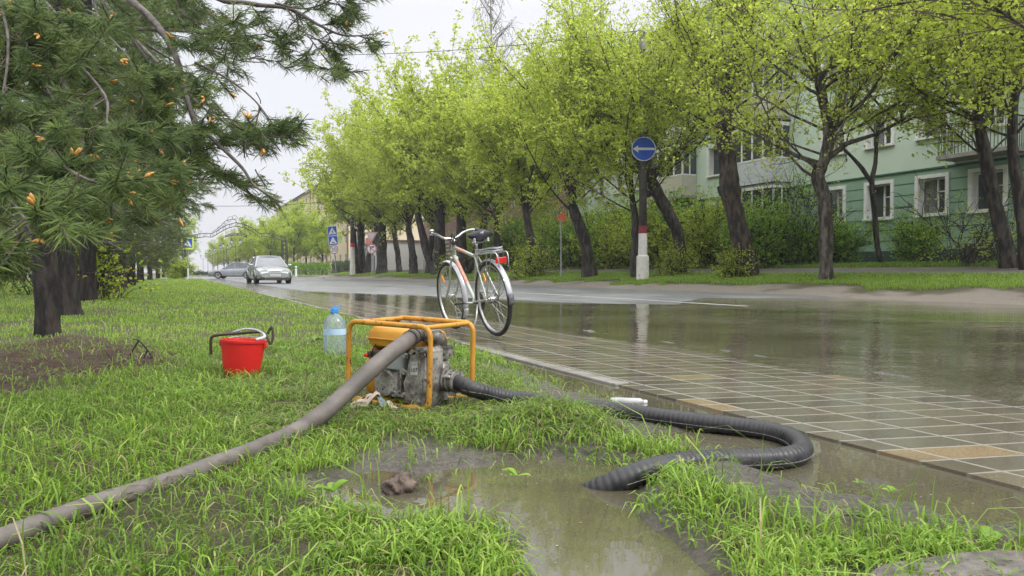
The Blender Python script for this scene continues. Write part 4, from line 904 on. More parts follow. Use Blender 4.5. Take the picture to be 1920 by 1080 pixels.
# ------------------------------------------------------------------ pines on the left verge
def tuft_np(P_, Dv, n, ln, wd, rn, spread=.9):
    """needle tufts: P_ centres, Dv shoot directions; each needle a thin triangle"""
    m_ = len(P_); c = np.repeat(P_, n, 0); d = np.repeat(Dv, n, 0)
    j = rn.normal(size=(m_ * n, 3)); j /= np.linalg.norm(j, axis=1)[:, None]
    back = rn.uniform(0, 1, m_ * n)[:, None]
    nd_ = d * rn.uniform(.15, 1.1, (m_ * n, 1)) + j * spread; nd_ /= np.linalg.norm(nd_, axis=1)[:, None]
    L_ = (ln * rn.uniform(.65, 1.15, m_ * n))[:, None]; b_ = c - d * back * ln * 1.2
    s_ = np.cross(nd_, rn.normal(size=(m_ * n, 3))); s_ /= np.linalg.norm(s_, axis=1)[:, None]
    V_ = np.stack([b_ + s_ * wd, b_ + nd_ * L_ * .6 + s_ * wd * .9 , b_ + nd_ * L_ + np.array([0, 0, -.12]) * L_ , b_ - s_ * wd], 1).reshape(-1, 3)
    i = np.arange(m_ * n) * 4
    return V_, np.stack([i, i + 1, i + 2, i + 3], 1)
def pine_branchlets(rn, p, r, nsec, ls, depth=2, droop=-.02, wob=.13):
    """side shoots along path p -> (paths, tips, tipdirs)"""
    out = []; tips = []; dirs = []
    m_ = len(p)
    for j in range(nsec):
        q = rn.uniform(.12, 1) * (m_ - 1); i = min(int(q), m_ - 2); st = p[i] + (p[i + 1] - p[i]) * (q - i)
        dd = p[i + 1] - p[i]; dd = dd / np.linalg.norm(dd); sd_v = rn.normal(size=3); sd_v -= sd_v.dot(dd) * dd; sd_v /= np.linalg.norm(sd_v); sd_v[2] *= .6
        ln = ls * rn.uniform(.5, 1.2) * (1.15 - .55 * q / m_)
        p2, r2 = grow(rn, st, dd * .75 + sd_v * .85, ln, 5, wob, droop, max(.0035, ls * .013), .0022); out.append((p2, r2))
        for a in (3, 4, 5):
            tips.append(p2[a]); t_ = p2[a] - p2[a - 1]; dirs.append(t_ / np.linalg.norm(t_))
        if depth > 1:
            o2, t2, d2 = pine_branchlets(rn, p2, r2, 4, ls * .5, depth - 1, droop + .02, wob); out += o2; tips += t2; dirs += d2
    tips.append(p[-1]); t_ = p[-1] - p[-2]; dirs.append(t_ / np.linalg.norm(t_))
    return out, tips, dirs
def make_pine(label, loc, trunk, branches, seed, nneed=42, ln=.075, wd=.0011, nsec=10, ls=.5, buds=.0, depth=2, group='pines on the grass verge', keep=None, tr_n=12):
    rn = np.random.default_rng(seed); o = thing('pine_tree', label, 'tree', loc, 0, group); org = np.array(loc, float)
    w = MB(); pts = smooth_path([q[:3] for q in trunk], 5); m_ = len(pts); rr_ = np.interp(np.linspace(0, len(trunk) - 1, m_), range(len(trunk)), [q[3] for q in trunk])
    w.tube(pts, list(rr_), tr_n)
    for i in range(len(w.v)):
        x, y, z = w.v[i]; a_ = fbm(np.array([math.atan2(y, x) * 3 + seed]), np.array([z * 3.]), seed, 4)[0]; cpt = min(pts, key=lambda q: abs(q.z - z)); w.v[i] = (cpt.x + (x - cpt.x) * (1 + .22 * a_), cpt.y + (y - cpt.y) * (1 + .22 * a_), z)
    w.build('trunk', m_pinebark, o, smooth=True)
    main = []; tw = []; tips = []; dirs = []
    for (bp, br) in branches:
        bp = np.array(bp, float); main.append((bp, np.array(br, float)))
        a_, t2, d2 = pine_branchlets(rn, bp, br, nsec, ls, depth); tw += a_; tips += t2; dirs += d2
    tips = np.array(tips); dirs = np.array(dirs)
    if keep is not None:
        kk = keep(tips + org, rn); tips, dirs = tips[kk], dirs[kk]; tw = [q_ for q_ in tw if keep(q_[0][-1:] + org, None)[0]]
    Vt, Qt = tubes_np(main, 7); npmesh('branches', Vt, Qt, m_barkp, smooth=True, parent=o)
    Vt, Qt = tubes_np(tw, 4); tg = npmesh('twigs', Vt, Qt, m_twigp, parent=o)
    Vn, Qn = tuft_np(tips, dirs, nneed, ln, wd, rn)
    per = nneed * 4; base_ = np.repeat(rn.uniform(0, 1, len(tips)), per) * .7 + np.repeat(rn.uniform(0, 1, len(tips) * nneed), 4) * .35
    npmesh('needles', Vn, Qn, m_need, rnd=base_, parent=o)
    if buds:
        sel = rn.uniform(size=len(tips)) < buds; bt, bd = tips[sel], dirs[sel]; w = MB()
        for q, d_ in zip(bt, bd):
            for kx in range(rn.integers(1, 4)):
                dd = Vector(d_) * 1.0 + Vector(rn.normal(size=3)) * .28 + Vector((0, 0, .35)); dd.normalize(); l_ = rn.uniform(.018, .040); c0 = Vector(q) + dd * .008
                w.tube([c0, c0 + dd * l_ * .35, c0 + dd * l_ * .75, c0 + dd * l_], [.004, .0060, .0048, .0012], 6)
        if w.v: bo = w.build('buds', m_bud, o, smooth=True); bo['kind'] = 'stuff'
    return o, len(tips)
m_barkp = mat('pine_branch_bark', (0.055, 0.045, 0.04), (0.15, 0.13, 0.12), scale=18, rough=.75, bump=.8, bscale=60, bdist=.006)
m_twigp = mat('pine_twig_bark', (0.035, 0.025, 0.02), (0.09, 0.07, 0.05), scale=20, rough=.7)
m_bud = mat('pine_bud', (0.50, 0.24, 0.05), (0.62, 0.34, 0.10), scale=60, rough=.6)
def branch3(pl, r0, r1):      # (px,py,Z) list -> world path
    pts = smooth_path([D(*q) for q in pl], 5); return pts, np.linspace(r0, r1, len(pts))
P1 = G(88, 632, .03); P1 = Vector((P1.x, P1.y, -.02)); Zp = 6.75
def brs(lst, org):
    o = []
    for pl, r0, r1 in lst:
        pts, rr_ = branch3(pl, r0, r1); o.append(([tuple(p - org) for p in pts], list(rr_))) 
    return o
near = [  # limbs of the first pine, reaching toward the viewer and over the verge
    ([(60, -260, 5.2), (80, 0, 3.4), (92, 60, 3.1), (120, 150, 2.9), (150, 220, 2.8), (156, 300, 2.75), (140, 370, 2.8)], .022, .006),
    ([(130, 100, 3.0), (200, 180, 2.8), (205, 240, 2.7), (240, 300, 2.6)], .007, .003),
    ([(92, 20, 3.2), (60, 50, 3.0), (45, 110, 2.9)], .007, .003),
    ([(95, 10, 3.2), (125, 50, 3.0), (122, 90, 3.0)], .006, .003),
    ([(150, 280, 2.8), (110, 320, 2.6), (50, 350, 2.4), (0, 352, 2.3)], .007, .004),
    ([(40, -200, 5.8), (225, -20, 4.2), (290, 40, 3.9), (330, 100, 3.7), (350, 170, 3.6), (370, 230, 3.5), (410, 270, 3.4), (455, 315, 3.3), (480, 350, 3.25), (530, 381, 3.2)], .022, .003),
    ([(350, 170, 3.6), (400, 190, 3.5), (450, 240, 3.4), (500, 260, 3.35), (560, 250, 3.3)], .006, .002),
    ([(370, 120, 3.7), (430, 150, 3.6), (480, 190, 3.5), (520, 240, 3.45), (548, 250, 3.4)], .006, .002),
    ([(355, 200, 3.6), (380, 280, 3.5), (420, 330, 3.4), (445, 350, 3.4)], .005, .002),
    ([(200, -200, 5.2), (380, -20, 4.4), (470, 10, 4.1), (545, 20, 3.9), (600, 50, 3.8), (650, 70, 3.7), (716, 66, 3.6)], .018, .002),
    ([(520, 10, 3.9), (580, 20, 3.8), (640, -5, 3.7), (660, -20, 3.7)], .006, .002), ([(540, 20, 3.9), (580, 70, 3.8), (610, 110, 3.75), (625, 130, 3.7)], .005, .002),
    ([(300, -100, 4.8), (400, 60, 4.3), (470, 70, 4.1), (530, 90, 4.0)], .010, .002), ([(280, -40, 4.6), (360, 60, 4.2), (430, 110, 4.0), (500, 120, 3.9)], .010, .002),
    ([(-60, -100, 4.2), (60, 120, 3.4), (160, 260, 3.0), (260, 330, 2.9), (330, 370, 2.9)], .012, .003),
    ([(-80, 60, 3.6), (20, 180, 3.0), (90, 280, 2.6), (150, 330, 2.4), (230, 355, 2.3)], .012, .003),
    ([(-80, 250, 2.6), (-20, 330, 2.1), (40, 400, 1.9), (60, 440, 1.85)], .008, .003), ([(-100, 380, 2.5), (-20, 440, 2.1), (60, 470, 1.95)], .007, .003),
    ([(30, -100, 4.4), (120, 60, 3.8), (220, 150, 3.5), (300, 220, 3.4), (370, 290, 3.4)], .012, .003), ([(150, -60, 4.4), (240, 60, 4.0), (300, 150, 3.8), (330, 250, 3.7), (400, 320, 3.6)], .012, .003),
    ([(-40, 140, 4.6), (80, 260, 4.2), (180, 360, 4.0), (280, 420, 3.9)], .014, .004), ([(-60, 300, 5), (80, 380, 4.6), (180, 440, 4.4), (230, 470, 4.3)], .012, .004),
    ([(20, 0, 5.4), (160, 180, 5.2), (280, 320, 5.0), (350, 400, 5.0)], .02, .004), ([(0, 200, 5.8), (150, 340, 5.6), (280, 440, 5.6)], .02, .004),
    ([(100, -80, 5.6), (260, 80, 5.4), (380, 200, 5.2), (440, 240, 5.2)], .02, .004), ([(-20, -60, 3.2), (20, 60, 2.9), (10, 180, 2.7), (-20, 260, 2.6)], .008, .003),
    ([(180, -80, 3.6), (190, 40, 3.4), (250, 120, 3.3), (270, 210, 3.2)], .008, .003), ([(330, -90, 3.9), (340, 20, 3.7), (420, 60, 3.6)], .008, .003)]
PSKY = [(480, 108), (620, 145), (735, 118), (735, 420), (560, 405), (420, 425), (352, 480), (362, 380), (395, 305), (430, 272), (470, 290), (520, 282), (500, 230), (452, 165)]
def pine_keep(Wp, rn):
    X = Wp[:, 0] * CT - Wp[:, 1] * ST; Z = Wp[:, 0] * ST + Wp[:, 1] * CT; px = 960 + FPX * X / Z; py = HOR - FPX * (Wp[:, 2] - CAMZ) / Z
    lim = np.interp(px, [-300, 0, 50, 70, 112, 180, 250, 330, 400], [560, 540, 500, 470, 455, 450, 430, 415, 400])
    ends = np.min([np.hypot(px - a_, py - b_) for a_, b_ in ((530, 381), (716, 66), (548, 250), (560, 250), (625, 130), (445, 350), (480, 350), (505, 372), (400, 320), (690, 68))], axis=0) < 26
    ok = (py < lim) & (ends | (sdist(px, py, PSKY) > (-14 if rn is None else -3 + rn.normal(size=len(px)) * 6))); ok &= ~((px > 735))
    return ok if rn is None else ok & (rn.uniform(size=len(px)) < np.where(px > 380, .52, .78))
o_, n_ = make_pine('nearest pine with drooping branches and orange buds hanging over the upper left of the verge', P1,
          [(0, 0, -.1, .125), (0, 0, .3, .098), (-.02, 0, 1.2, .090), (.0, 0, 2.6, .08), (.0, 0, 5, .06)], brs(near, P1), 201, nneed=30, ln=.058, wd=.00085, nsec=11, ls=.27, buds=.05, keep=pine_keep)
print('near tufts', n_)
def row_branches(rn, h0, h1, n, reach, lean=(0, 0)):
    o = []
    for i in range(n):
        h = rn.uniform(h0, h1); a = rn.uniform(0, 6.28); f = 1 - .5 * (h - h0) / (h1 - h0)
        p, r = grow(rn, (0, 0, h), (math.cos(a) + lean[0], math.sin(a) + lean[1], .12), reach * f * min(1, .42 + .36 * (h - h0)) * rn.uniform(.7, 1.1), 7, .08, -.035, .045, .008); o.append((p, r))
    return o
rn_ = np.random.default_rng(301)
p_ = G(120, 597, 0); p2_, _ = make_pine('second pine, its thicker trunk just right of and behind the nearest trunk', (p_.x, p_.y, -.03), [(.05, 0, -.1, .26), (0, 0, .25, .19), (-.05, 0, 1.2, .17), (-.05, 0, 4, .14), (0, 0, 8, .07)],
       row_branches(rn_, 1.35, 7.5, 50, 2.9), 302, nneed=20, ln=.075, wd=.0020, nsec=9, ls=.62)
pr = G(165, 568, 0); pp, _ = make_pine('third pine in the row, beside the bright green sapling', (pr.x, pr.y, -.03), [(.05, 0, -.1, .2), (0, 0, .3, .16), (0, 0, 1.5, .14), (.05, 0, 4, .12), (0, 0, 8.5, .06)],
       row_branches(rn_, 1.05, 8.2, 58, 3.0, (.1, 0)), 303, nneed=16, ln=.085, wd=.0030, nsec=9, ls=.68)
for (px, py, sc, ro, lb) in ((208, 553, 1.0, 1.1, 'fourth pine in the row, its trunk just right of the sapling'), (229, 544, 1.05, 2.3, 'fifth pine in the row, mid-sized trunk behind the fourth'), (246, 539, 1.0, 3.2, 'sixth pine, short trunk in shadow'),
                         (263, 532.5, 1.05, 4.4, 'seventh pine in the row'), (281, 527, 1.05, 5.1, 'eighth pine in the row, far down the verge'), (296, 523.5, 1.1, .4, 'ninth pine, nearly at the path across the verge'), (307, 520.5, 1.15, 1.7, 'last pine before the crossing')):
    q = G(px, py, 0); dup(pp, (q.x, q.y, -.03), ro, lb, 'pines on the grass verge', sc)
for i, (u_, v_, sc, lb) in enumerate(((-6.0, 98, .95, 'pine beyond the side road, left of the archway'), (-7.5, 112, 1.0, 'farther pine beyond the side road'), (-9.5, 60, 1.1, 'pine standing back to the left of the row'), (-8.5, 38, 1.1, 'second pine standing back left of the row'), (-8.0, 20, 1.0, 'pine at the far left edge behind the nearest trunk'), (-6.5, 30, 1.0, 'pine between the second row trunks and the yellow shrub'), (-12, 50, 1.2, 'dark pine far back left of the row'), (-7.5, 48, 1.1, 'back row pine behind the bright sapling'), (-15, 75, 1.3, 'distant pine across the side road at the far left'), (-5.5, 66, 1.0, 'pine near the side road behind the row'))):
    dup(pp, (u_, v_, 0), i * 1.9, lb, 'pines on the grass verge', sc)
q = G(196, 566, 0); shrub('sapling', 'bright yellow-green sapling growing against the third pine trunk', 'sapling', (q.x, q.y, 0), 210, h=1.0, w=.45, leaf=.085, n=6, per=3, leafm=m_leaf3, nsec=4, ntw=2)
q = G(335, 523.5, 0); shrub('forsythia_bush', 'round yellowish bush at the far end of the verge beside the crossing', 'bush', (q.x, q.y, 0), 211, h=1.2, w=1.1, leaf=.12, n=14, per=7, leafm=m_leaf3)
q = G(18, 575, 0); shrub('yellow_shrub', 'dark shrub with yellow blossoms at the left edge behind the nearest pine', 'bush', (q.x, q.y + 6, 0), 212, h=1.3, w=1.5, leaf=.07, n=14, per=6, leafm=veg_mat('blossom_leaf', (.02, .04, .01), (.06, .08, .02), (.75, .5, .03), .3))
# ------------------------------------------------------------------ grass
def blades(name, P_, h, w, lean, rn, label_rnd, parts=3):
    n = len(P_); a = rn.uniform(0, 6.2832, n); dirx = np.stack([np.cos(a), np.sin(a), np.zeros(n)], 1)
    wa = a + rn.normal(0, .5, n) + 1.5708; wv = np.stack([np.cos(wa), np.sin(wa), np.zeros(n)], 1) * (w * rn.uniform(.6, 1.3, n))[:, None]
    H = h; ln = lean
    z = np.array([0, 0, 1.0])
    p0 = P_ - z * .008; p1 = P_ + dirx * (H * ln * .22)[:, None] + z * (H * .45)[:, None]; p2 = P_ + dirx * (H * ln * .62)[:, None] + z * (H * (.80 - .18 * ln))[:, None]; p3 = P_ + dirx * (H * ln * 1.15)[:, None] + z * (H * np.maximum(1 - .62 * ln, .08))[:, None]
    V_ = np.stack([p0 - wv * .7, p0 + wv * .7, p1 - wv, p1 + wv, p2 - wv * .75, p2 + wv * .75, p3], 1).reshape(-1, 3)
    i = np.arange(n) * 7
    Q_ = np.concatenate([np.stack([i, i + 1, i + 3, i + 2], 1), np.stack([i + 2, i + 3, i + 5, i + 4], 1)]); T_ = np.stack([i + 4, i + 5, i + 6], 1)
    return tag(npmesh(name, V_, Q_, m_grass, T=T_, rnd=np.repeat(label_rnd, 7)), kind='stuff')
def scatter(rn, n, u0, u1, v0, v1): return rn.uniform(u0, u1, n), rn.uniform(v0, v1, n)
def in_view(u, v, pad=80):
    X = u * CT - v * ST; Z = u * ST + v * CT; px = 960 + FPX * X / np.maximum(Z, .1)
    return (Z > 1.2) & (px > -pad) & (px < 1920 + pad)
rg = np.random.default_rng(401)
HOSES = []   # (polyline) kept clear so blades do not pierce through the hoses in masses
def place(n, box, zmin, zmax, dens=1.0, rightside=False):
    u, v = scatter(rg, n, *box); Z = u * ST + v * CT; k_ = in_view(u, v) & (Z >= zmin) & (Z < zmax)
    u, v = u[k_], v[k_]; return u, v, Z[k_]
HL1 = [G(a, b_, .03)[:2] for a, b_ in ((640, 790), (560, 825), (474, 862), (380, 896), (232, 945), (60, 1005), (-60, 1050))]
HL2 = [G(a, b_, .03)[:2] for a, b_ in ((830, 740), (940, 760), (1060, 775), (1180, 788), (1300, 805), (1455, 825), (1500, 860), (1370, 880), (1270, 890), (1180, 910))]
PUD = [G(a, b_, .03)[:2] for a, b_ in ((640, 760), (800, 790), (900, 745), (870, 700), (660, 700))]
def pdist(u, v, L_):
    best = np.full(u.shape, 9.)
    for (ax, ay), (bx, by) in zip(L_[:-1], L_[1:]):
        dx, dy = bx - ax, by - ay; t = np.clip(((u - ax) * dx + (v - ay) * dy) / (dx * dx + dy * dy), 0, 1); best = np.minimum(best, np.hypot(u - ax - t * dx, v - ay - t * dy))
    return best
def hosegap(u, v):
    d1 = np.minimum(pdist(u, v, HL1), pdist(u, v, HL2)); d2 = sdist(u, v, PUD)
    return (.38 + .62 * sm(.03, .20, d1)) * (.40 + .60 * sm(-.02, .2, d2))
def cover(u, v):
    mud, bark, pool, tramp = masks(u, v)
    c = np.ones(len(u)); c *= 1 - np.clip(mud * .93, 0, 1); c *= sm(.0, .07, pool); c *= 1 - .55 * tramp; c *= 1 - .95 * bark
    c *= 1 - .85 * sm(.05, -.05, sdist(u, v, MUD2)); c *= (.25 + .75 * sm(-.3, .2, fbm(u * 2.2, v * 2.2, 77, 3))) * (.35 + .65 * sm(-.35, .1, fbm(u * 11, v * 11, 78, 3))) 
    return c, tramp, bark, mud, pool
# near
u, v, Z = place(560000, (-4.5, 2.06, .6, 7.0), 1.2, 6.0)
thin = rg.uniform(size=len(u)) < np.clip(2.6 / Z, 0.28, 1); u, v, Z = u[thin], v[thin], Z[thin]
c, tr_, bk, md, pl_ = cover(u, v); k_ = rg.uniform(size=len(u)) < c * .8
u, v, Z, tr_, pl_ = u[k_], v[k_], Z[k_], tr_[k_], pl_[k_]; bk = bk[k_]
z = dry(u, v); n = len(u); print('near blades', n)
tall = sm(-.1, .5, fbm(u * 1.7, v * 1.7, 88, 3)); edge = sm(.45, .05, pl_)
h = np.exp(rg.normal(-3.62, .42, n)) * (1 + 1.1 * (rg.uniform(size=n) < .05)) * (1 + .7 * tall) * (1 - .5 * tr_) * hosegap(u, v) * (1 + .35 * edge) * np.interp(Z, [1.2, 2.4, 3.4], [1.05, 1.05, .95]); lean = np.clip(rg.normal(.75, .42, n) + .6 * tr_, .05, 1.5)
blades('grass', np.stack([u, v, z], 1), h, .0015 + .0009 * (Z / 3), lean, rg, np.where(rg.uniform(size=n) < .05 + .10 * tr_ + .1 * bk, rg.choice([0.0, 1.0], n), np.clip(rg.normal(.48, .22, n) + .25 * fbm(u * 3, v * 3, 99, 2) + .1 * edge, .07, .92)))
# pressed-down blades and cut litter over trampled and muddy places
u, v, Z = place(420000, (-4.5, 2.10, .6, 7.0), 1.2, 6.5); mud_, bk_, pl2, tr2 = masks(u, v)[0], masks(u, v)[1], masks(u, v)[2], masks(u, v)[3]
k_ = (rg.uniform(size=len(u)) < np.clip(.10 + .42 * tr2 + .10 * bk_, 0, 1) * (1 - .75 * mud_) * sm(-.05, .02, pl2) * np.clip(2.6 / Z, .3, 1) * (.25 + .75 * sm(-.02, .15, sdist(u, v, PUD))) * (1 - .8 * bk_)) & (fbm(u * 7, v * 7, 66, 3) > -.25)
u, v, Z = u[k_], v[k_], Z[k_]; n = len(u); print('litter', n)
blades('flattened_grass', np.stack([u, v, dry(u, v) + .003], 1), rg.uniform(.025, .07, n), .0016 + .0007 * (Z / 3), rg.uniform(1.35, 1.75, n), rg, np.where(rg.uniform(size=n) < .22, rg.choice([0., .02, 1.], n), np.clip(rg.normal(.42, .2, n), .07, .92)))
# mud-side tussocks
def tussock(px, py, n, rad, h0, h1, w_=.0026, seed=0):
    rn = np.random.default_rng(seed); g_ = G(px, py, .03); r_ = rad * 1.25 * rn.uniform(0, 1, n) ** .7; a = rn.uniform(0, 6.28, n); u = g_.x + r_ * np.cos(a); v = g_.y + r_ * np.sin(a) 
    z = dry(u, v); k_ = (z > -.02) & (rn.uniform(size=n) < .42); return np.stack([u, v, z], 1)[k_], (h0 + (h1 - h0) * rn.beta(1.3, 2.4, n) * 1.25)[k_]
TP = []; TH_ = []
for i, (px, py, n, rad, a, b_) in enumerate([(960, 818, 230, .15, .02, .055), (1040, 812, 230, .15, .02, .050), (1080, 845, 250, .13, .025, .06), (1150, 843, 250, .12, .025, .06), (1200, 855, 220, .08, .02, .05), (1250, 940, 200, .07, .025, .055), (1285, 915, 150, .07, .025, .055),
                              (1300, 975, 140, .06, .025, .05), (1370, 945, 160, .06, .02, .045), (1360, 1015, 140, .06, .02, .045), (1430, 1045, 300, .06, .02, .045), (1530, 1050, 300, .06, .02, .045), (1640, 1060, 260, .06, .02, .04), (1250, 905, 150, .04, .025, .05),
                              (850, 888, 260, .07, .03, .06), (790, 1035, 400, .08, .03, .07), (880, 1025, 400, .08, .03, .07), (700, 1040, 400, .09, .03, .07), (600, 1000, 300, .08, .03, .07), (940, 1065, 300, .06, .03, .06), (1140, 1075, 160, .05, .03, .06), (1780, 1035, 240, .07, .03, .06),
                              (450, 740, 500, .25, .04, .12), (380, 760, 400, .25, .04, .11), (340, 735, 350, .25, .05, .11), (250, 850, 500, .4, .04, .12), (60, 950, 400, .35, .04, .12), (100, 800, 500, .35, .05, .11)]):
    A_, B_ = tussock(px, py, n, rad, a, b_, seed=i); TP.append(A_); TH_.append(B_)
TP = np.concatenate(TP); TH_ = np.concatenate(TH_); n = len(TP)
blades('tufted_grass', TP, TH_, .0027, np.clip(rg.normal(1.0, .35, n), .1, 1.6), rg, np.clip(rg.normal(.62, .2, n), 0, 1))
# middle distance
u, v, Z = place(620000, (-14, 2.06, 3, 24), 6.0, 20.0)
thin = rg.uniform(size=len(u)) < np.clip((7.5 / Z) ** 1.6, .12, 1) * .75; u, v, Z = u[thin], v[thin], Z[thin]
c, tr_, bk, md, pl_ = cover(u, v); k_ = rg.uniform(size=len(u)) < c; u, v, Z = u[k_], v[k_], Z[k_]; z = dry(u, v); n = len(u); print('mid', n)
blades('grass', np.stack([u, v, z], 1), rg.uniform(.028, .06, n), .0024 * Z / 5, np.clip(rg.normal(.5, .25, n), .1, 1.2), rg, np.clip(rg.normal(.62, .2, n) + .2 * fbm(u * .6, v * .6, 98, 2), 0, 1))
u, v, Z = place(420000, (-40, 2.06, 12, 68), 20.0, 70.0)
thin = rg.uniform(size=len(u)) < np.clip((22 / Z) ** 1.6, .1, 1); u, v, Z = u[thin], v[thin], Z[thin]; z = dry(u, v); n = len(u); print('far', n)
blades('grass', np.stack([u, v, z], 1), rg.uniform(.05, .10, n), .0016 * Z / 5, np.clip(rg.normal(.5, .25, n), .1, 1.2), rg, np.clip(rg.normal(.68, .18, n), 0, 1))
# far verge
u, v, Z = place(330000, (14.7, 18.25, 3, 86), 10.0, 90.0)
k_ = (u > 15.75 + .9 * fbm(u * 1.2, v * .8, 73, 3)) & (rg.uniform(size=len(u)) < np.clip((26 / Z) ** 1.3, .15, 1)); u, v, Z = u[k_], v[k_], Z[k_]; z = dry(u, v); n = len(u); print('verge', n)
blades('verge_grass', np.stack([u, v, z], 1), rg.uniform(.05, .13, n), .0022 * Z / 7, np.clip(rg.normal(.5, .25, n), .1, 1.2), rg, np.clip(rg.normal(.62, .2, n), 0, 1))
u, v, Z = place(90000, (20.6, 26, 3, 60), 10.0, 70.0); z = dry(u, v); n = len(u)
blades('verge_grass', np.stack([u, v, z], 1), rg.uniform(.06, .2, n), .009, np.clip(rg.normal(.6, .25, n), .1, 1.2), rg, np.clip(rg.normal(.45, .2, n), 0, 1))
u, v, Z = place(60000, (-30, 40, 95, 125), 60.0, 150.0); k_ = (u > 13.8) | (u < 1.5); u, v = u[k_], v[k_]; z = dry(u, v); n = len(u)
blades('far_grass', np.stack([u, v, z], 1), rg.uniform(.08, .16, n), .03, np.clip(rg.normal(.6, .25, n), .1, 1.2), rg, np.clip(rg.normal(.6, .2, n), 0, 1))
# ------------------------------------------------------------------ motor pump
m_yp = mat('worn_yellow_paint', (0.52, 0.265, 0.035), (0.40, 0.18, 0.02), scale=9, rough=.38, rough2=.6, bump=.25, bscale=90, bdist=.002, spots=(30, .575, (.07, .03, .015)))
m_yt = mat('yellow_tank_paint', (0.56, 0.29, 0.04), (0.46, 0.22, 0.025), scale=6, rough=.3, rough2=.5, bump=.15, bscale=120, bdist=.001, spots=(16, .66, (.22, .12, .04)))
m_cast = mat('dirty_shaded_aluminium', (0.09, 0.08, 0.068), (0.40, 0.385, 0.36), scale=16, rough=.35, rough2=.6, metal=.45, lo=.36, hi=.64, bump=.6, bscale=60, bdist=.004, spots=(34, .57, (.03, .026, .02)))  # blotches combine grime with painted-in highlights and dark recesses
m_castd = mat('greasy_dark_metal', (0.035, 0.03, 0.026), (0.12, 0.105, 0.09), scale=16, rough=.5, metal=.3, bump=.5, bscale=60, bdist=.003)
m_grp = mat('grey_cover_paint', (0.17, 0.19, 0.18), (0.25, 0.27, 0.26), scale=8, rough=.45, spots=(14, .62, (.08, .075, .06)))
m_rub = mat('black_rubber', (0.012, 0.012, 0.013), (0.03, 0.03, 0.03), scale=20, rough=.45, bump=.2, bscale=80, bdist=.001)
m_red = mat('red_plastic', (0.68, 0.022, 0.022), (0.55, 0.014, 0.014), scale=5, rough=.33, rough2=.5, bump=.15, bscale=60, bdist=.001, spots=(38, .70, (.30, .06, .05)))
m_bolt = mat('zinc_bolt', (0.28, 0.27, 0.25), (0.4, 0.39, 0.36), scale=40, rough=.4, metal=.7)
m_ink = mat('black_ink', (0.02, 0.02, 0.02), rough=.6)
def text_mesh(txt, size, M, m, name, parent, ext=.0006):
    cu_ = bpy.data.curves.new(name, 'FONT'); cu_.body = txt; cu_.size = size; cu_.align_x = 'CENTER'; cu_.align_y = 'CENTER'; cu_.extrude = ext
    t_ = bpy.data.objects.new(name, cu_); COL.objects.link(t_)
    dg = bpy.context.evaluated_depsgraph_get(); me = bpy.data.meshes.new_from_object(t_.evaluated_get(dg)); bpy.data.objects.remove(t_)
    me.transform(M); me.materials.clear(); me.materials.append(m); o = bpy.data.objects.new(name, me); COL.objects.link(o); o.parent = parent; return o
MX = Matrix.Rotation(R(90), 4, 'X')      # text/prism facing -y, upright
fl = cw((650 - 960) / FPX * 3.35, 3.35); fr_ = cw((803 - 960) / FPX * 3.12, 3.12)
xd = (fr_ - fl).normalized(); yd = Vector((-xd.y, xd.x, 0))
pc = (fl + fr_) / 2 + yd * .168; zb = .030
PUMP = thing('water_pump', 'yellow framed petrol water pump with hoses attached, standing on the trampled grass', 'water pump', (pc.x, pc.y, zb), (R(0), R(1.6), math.atan2(xd.y, xd.x)))
HL, HW, HH, FR = .228, .165, .362, .0118
def hoop(y):
    c = .045; P_ = []
    for (cx, cz, a0) in ((HL - c, HH - c, 0), (-HL + c, HH - c, 90), (-HL + c, c + .008, 180), (HL - c, c + .008, 270)):
        P_ += arc((cx, y, cz), c, R(a0), R(a0 + 90), 6)
    return P_
w = MB(); w.tube(hoop(-HW), FR, 12, closed=True); w.tube(hoop(HW), FR, 12, closed=True)
w.tube([(-HL + .05, -HW, HH - .002), (-HL + .045, HW, HH - .002)], FR * .9, 10); w.tube([(HL - .03, -HW, HH - .004), (HL - .03, HW, HH - .004)], FR * .9, 10)
w.tube([(-HL + .07, -HW, .012), (-HL + .07, HW, .012)], FR * .8, 10); w.tube([(HL - .09, -HW, .012), (HL - .09, HW, .012)], FR * .8, 10)
w.box((-.02, 0, .020), (.30, .24, .010))
w.build('frame', m_yp, PUMP, smooth=True, auto=50)
for (x, y) in ((-HL + .07, -HW), (HL - .08, -HW), (-HL + .07, HW), (HL - .08, HW)):
    w = MB(); w.tube([(x - .022, y, .008), (x + .022, y, .008)], .0175, 10); w.build('foot_sleeve', m_yp, PUMP, smooth=True, auto=50)
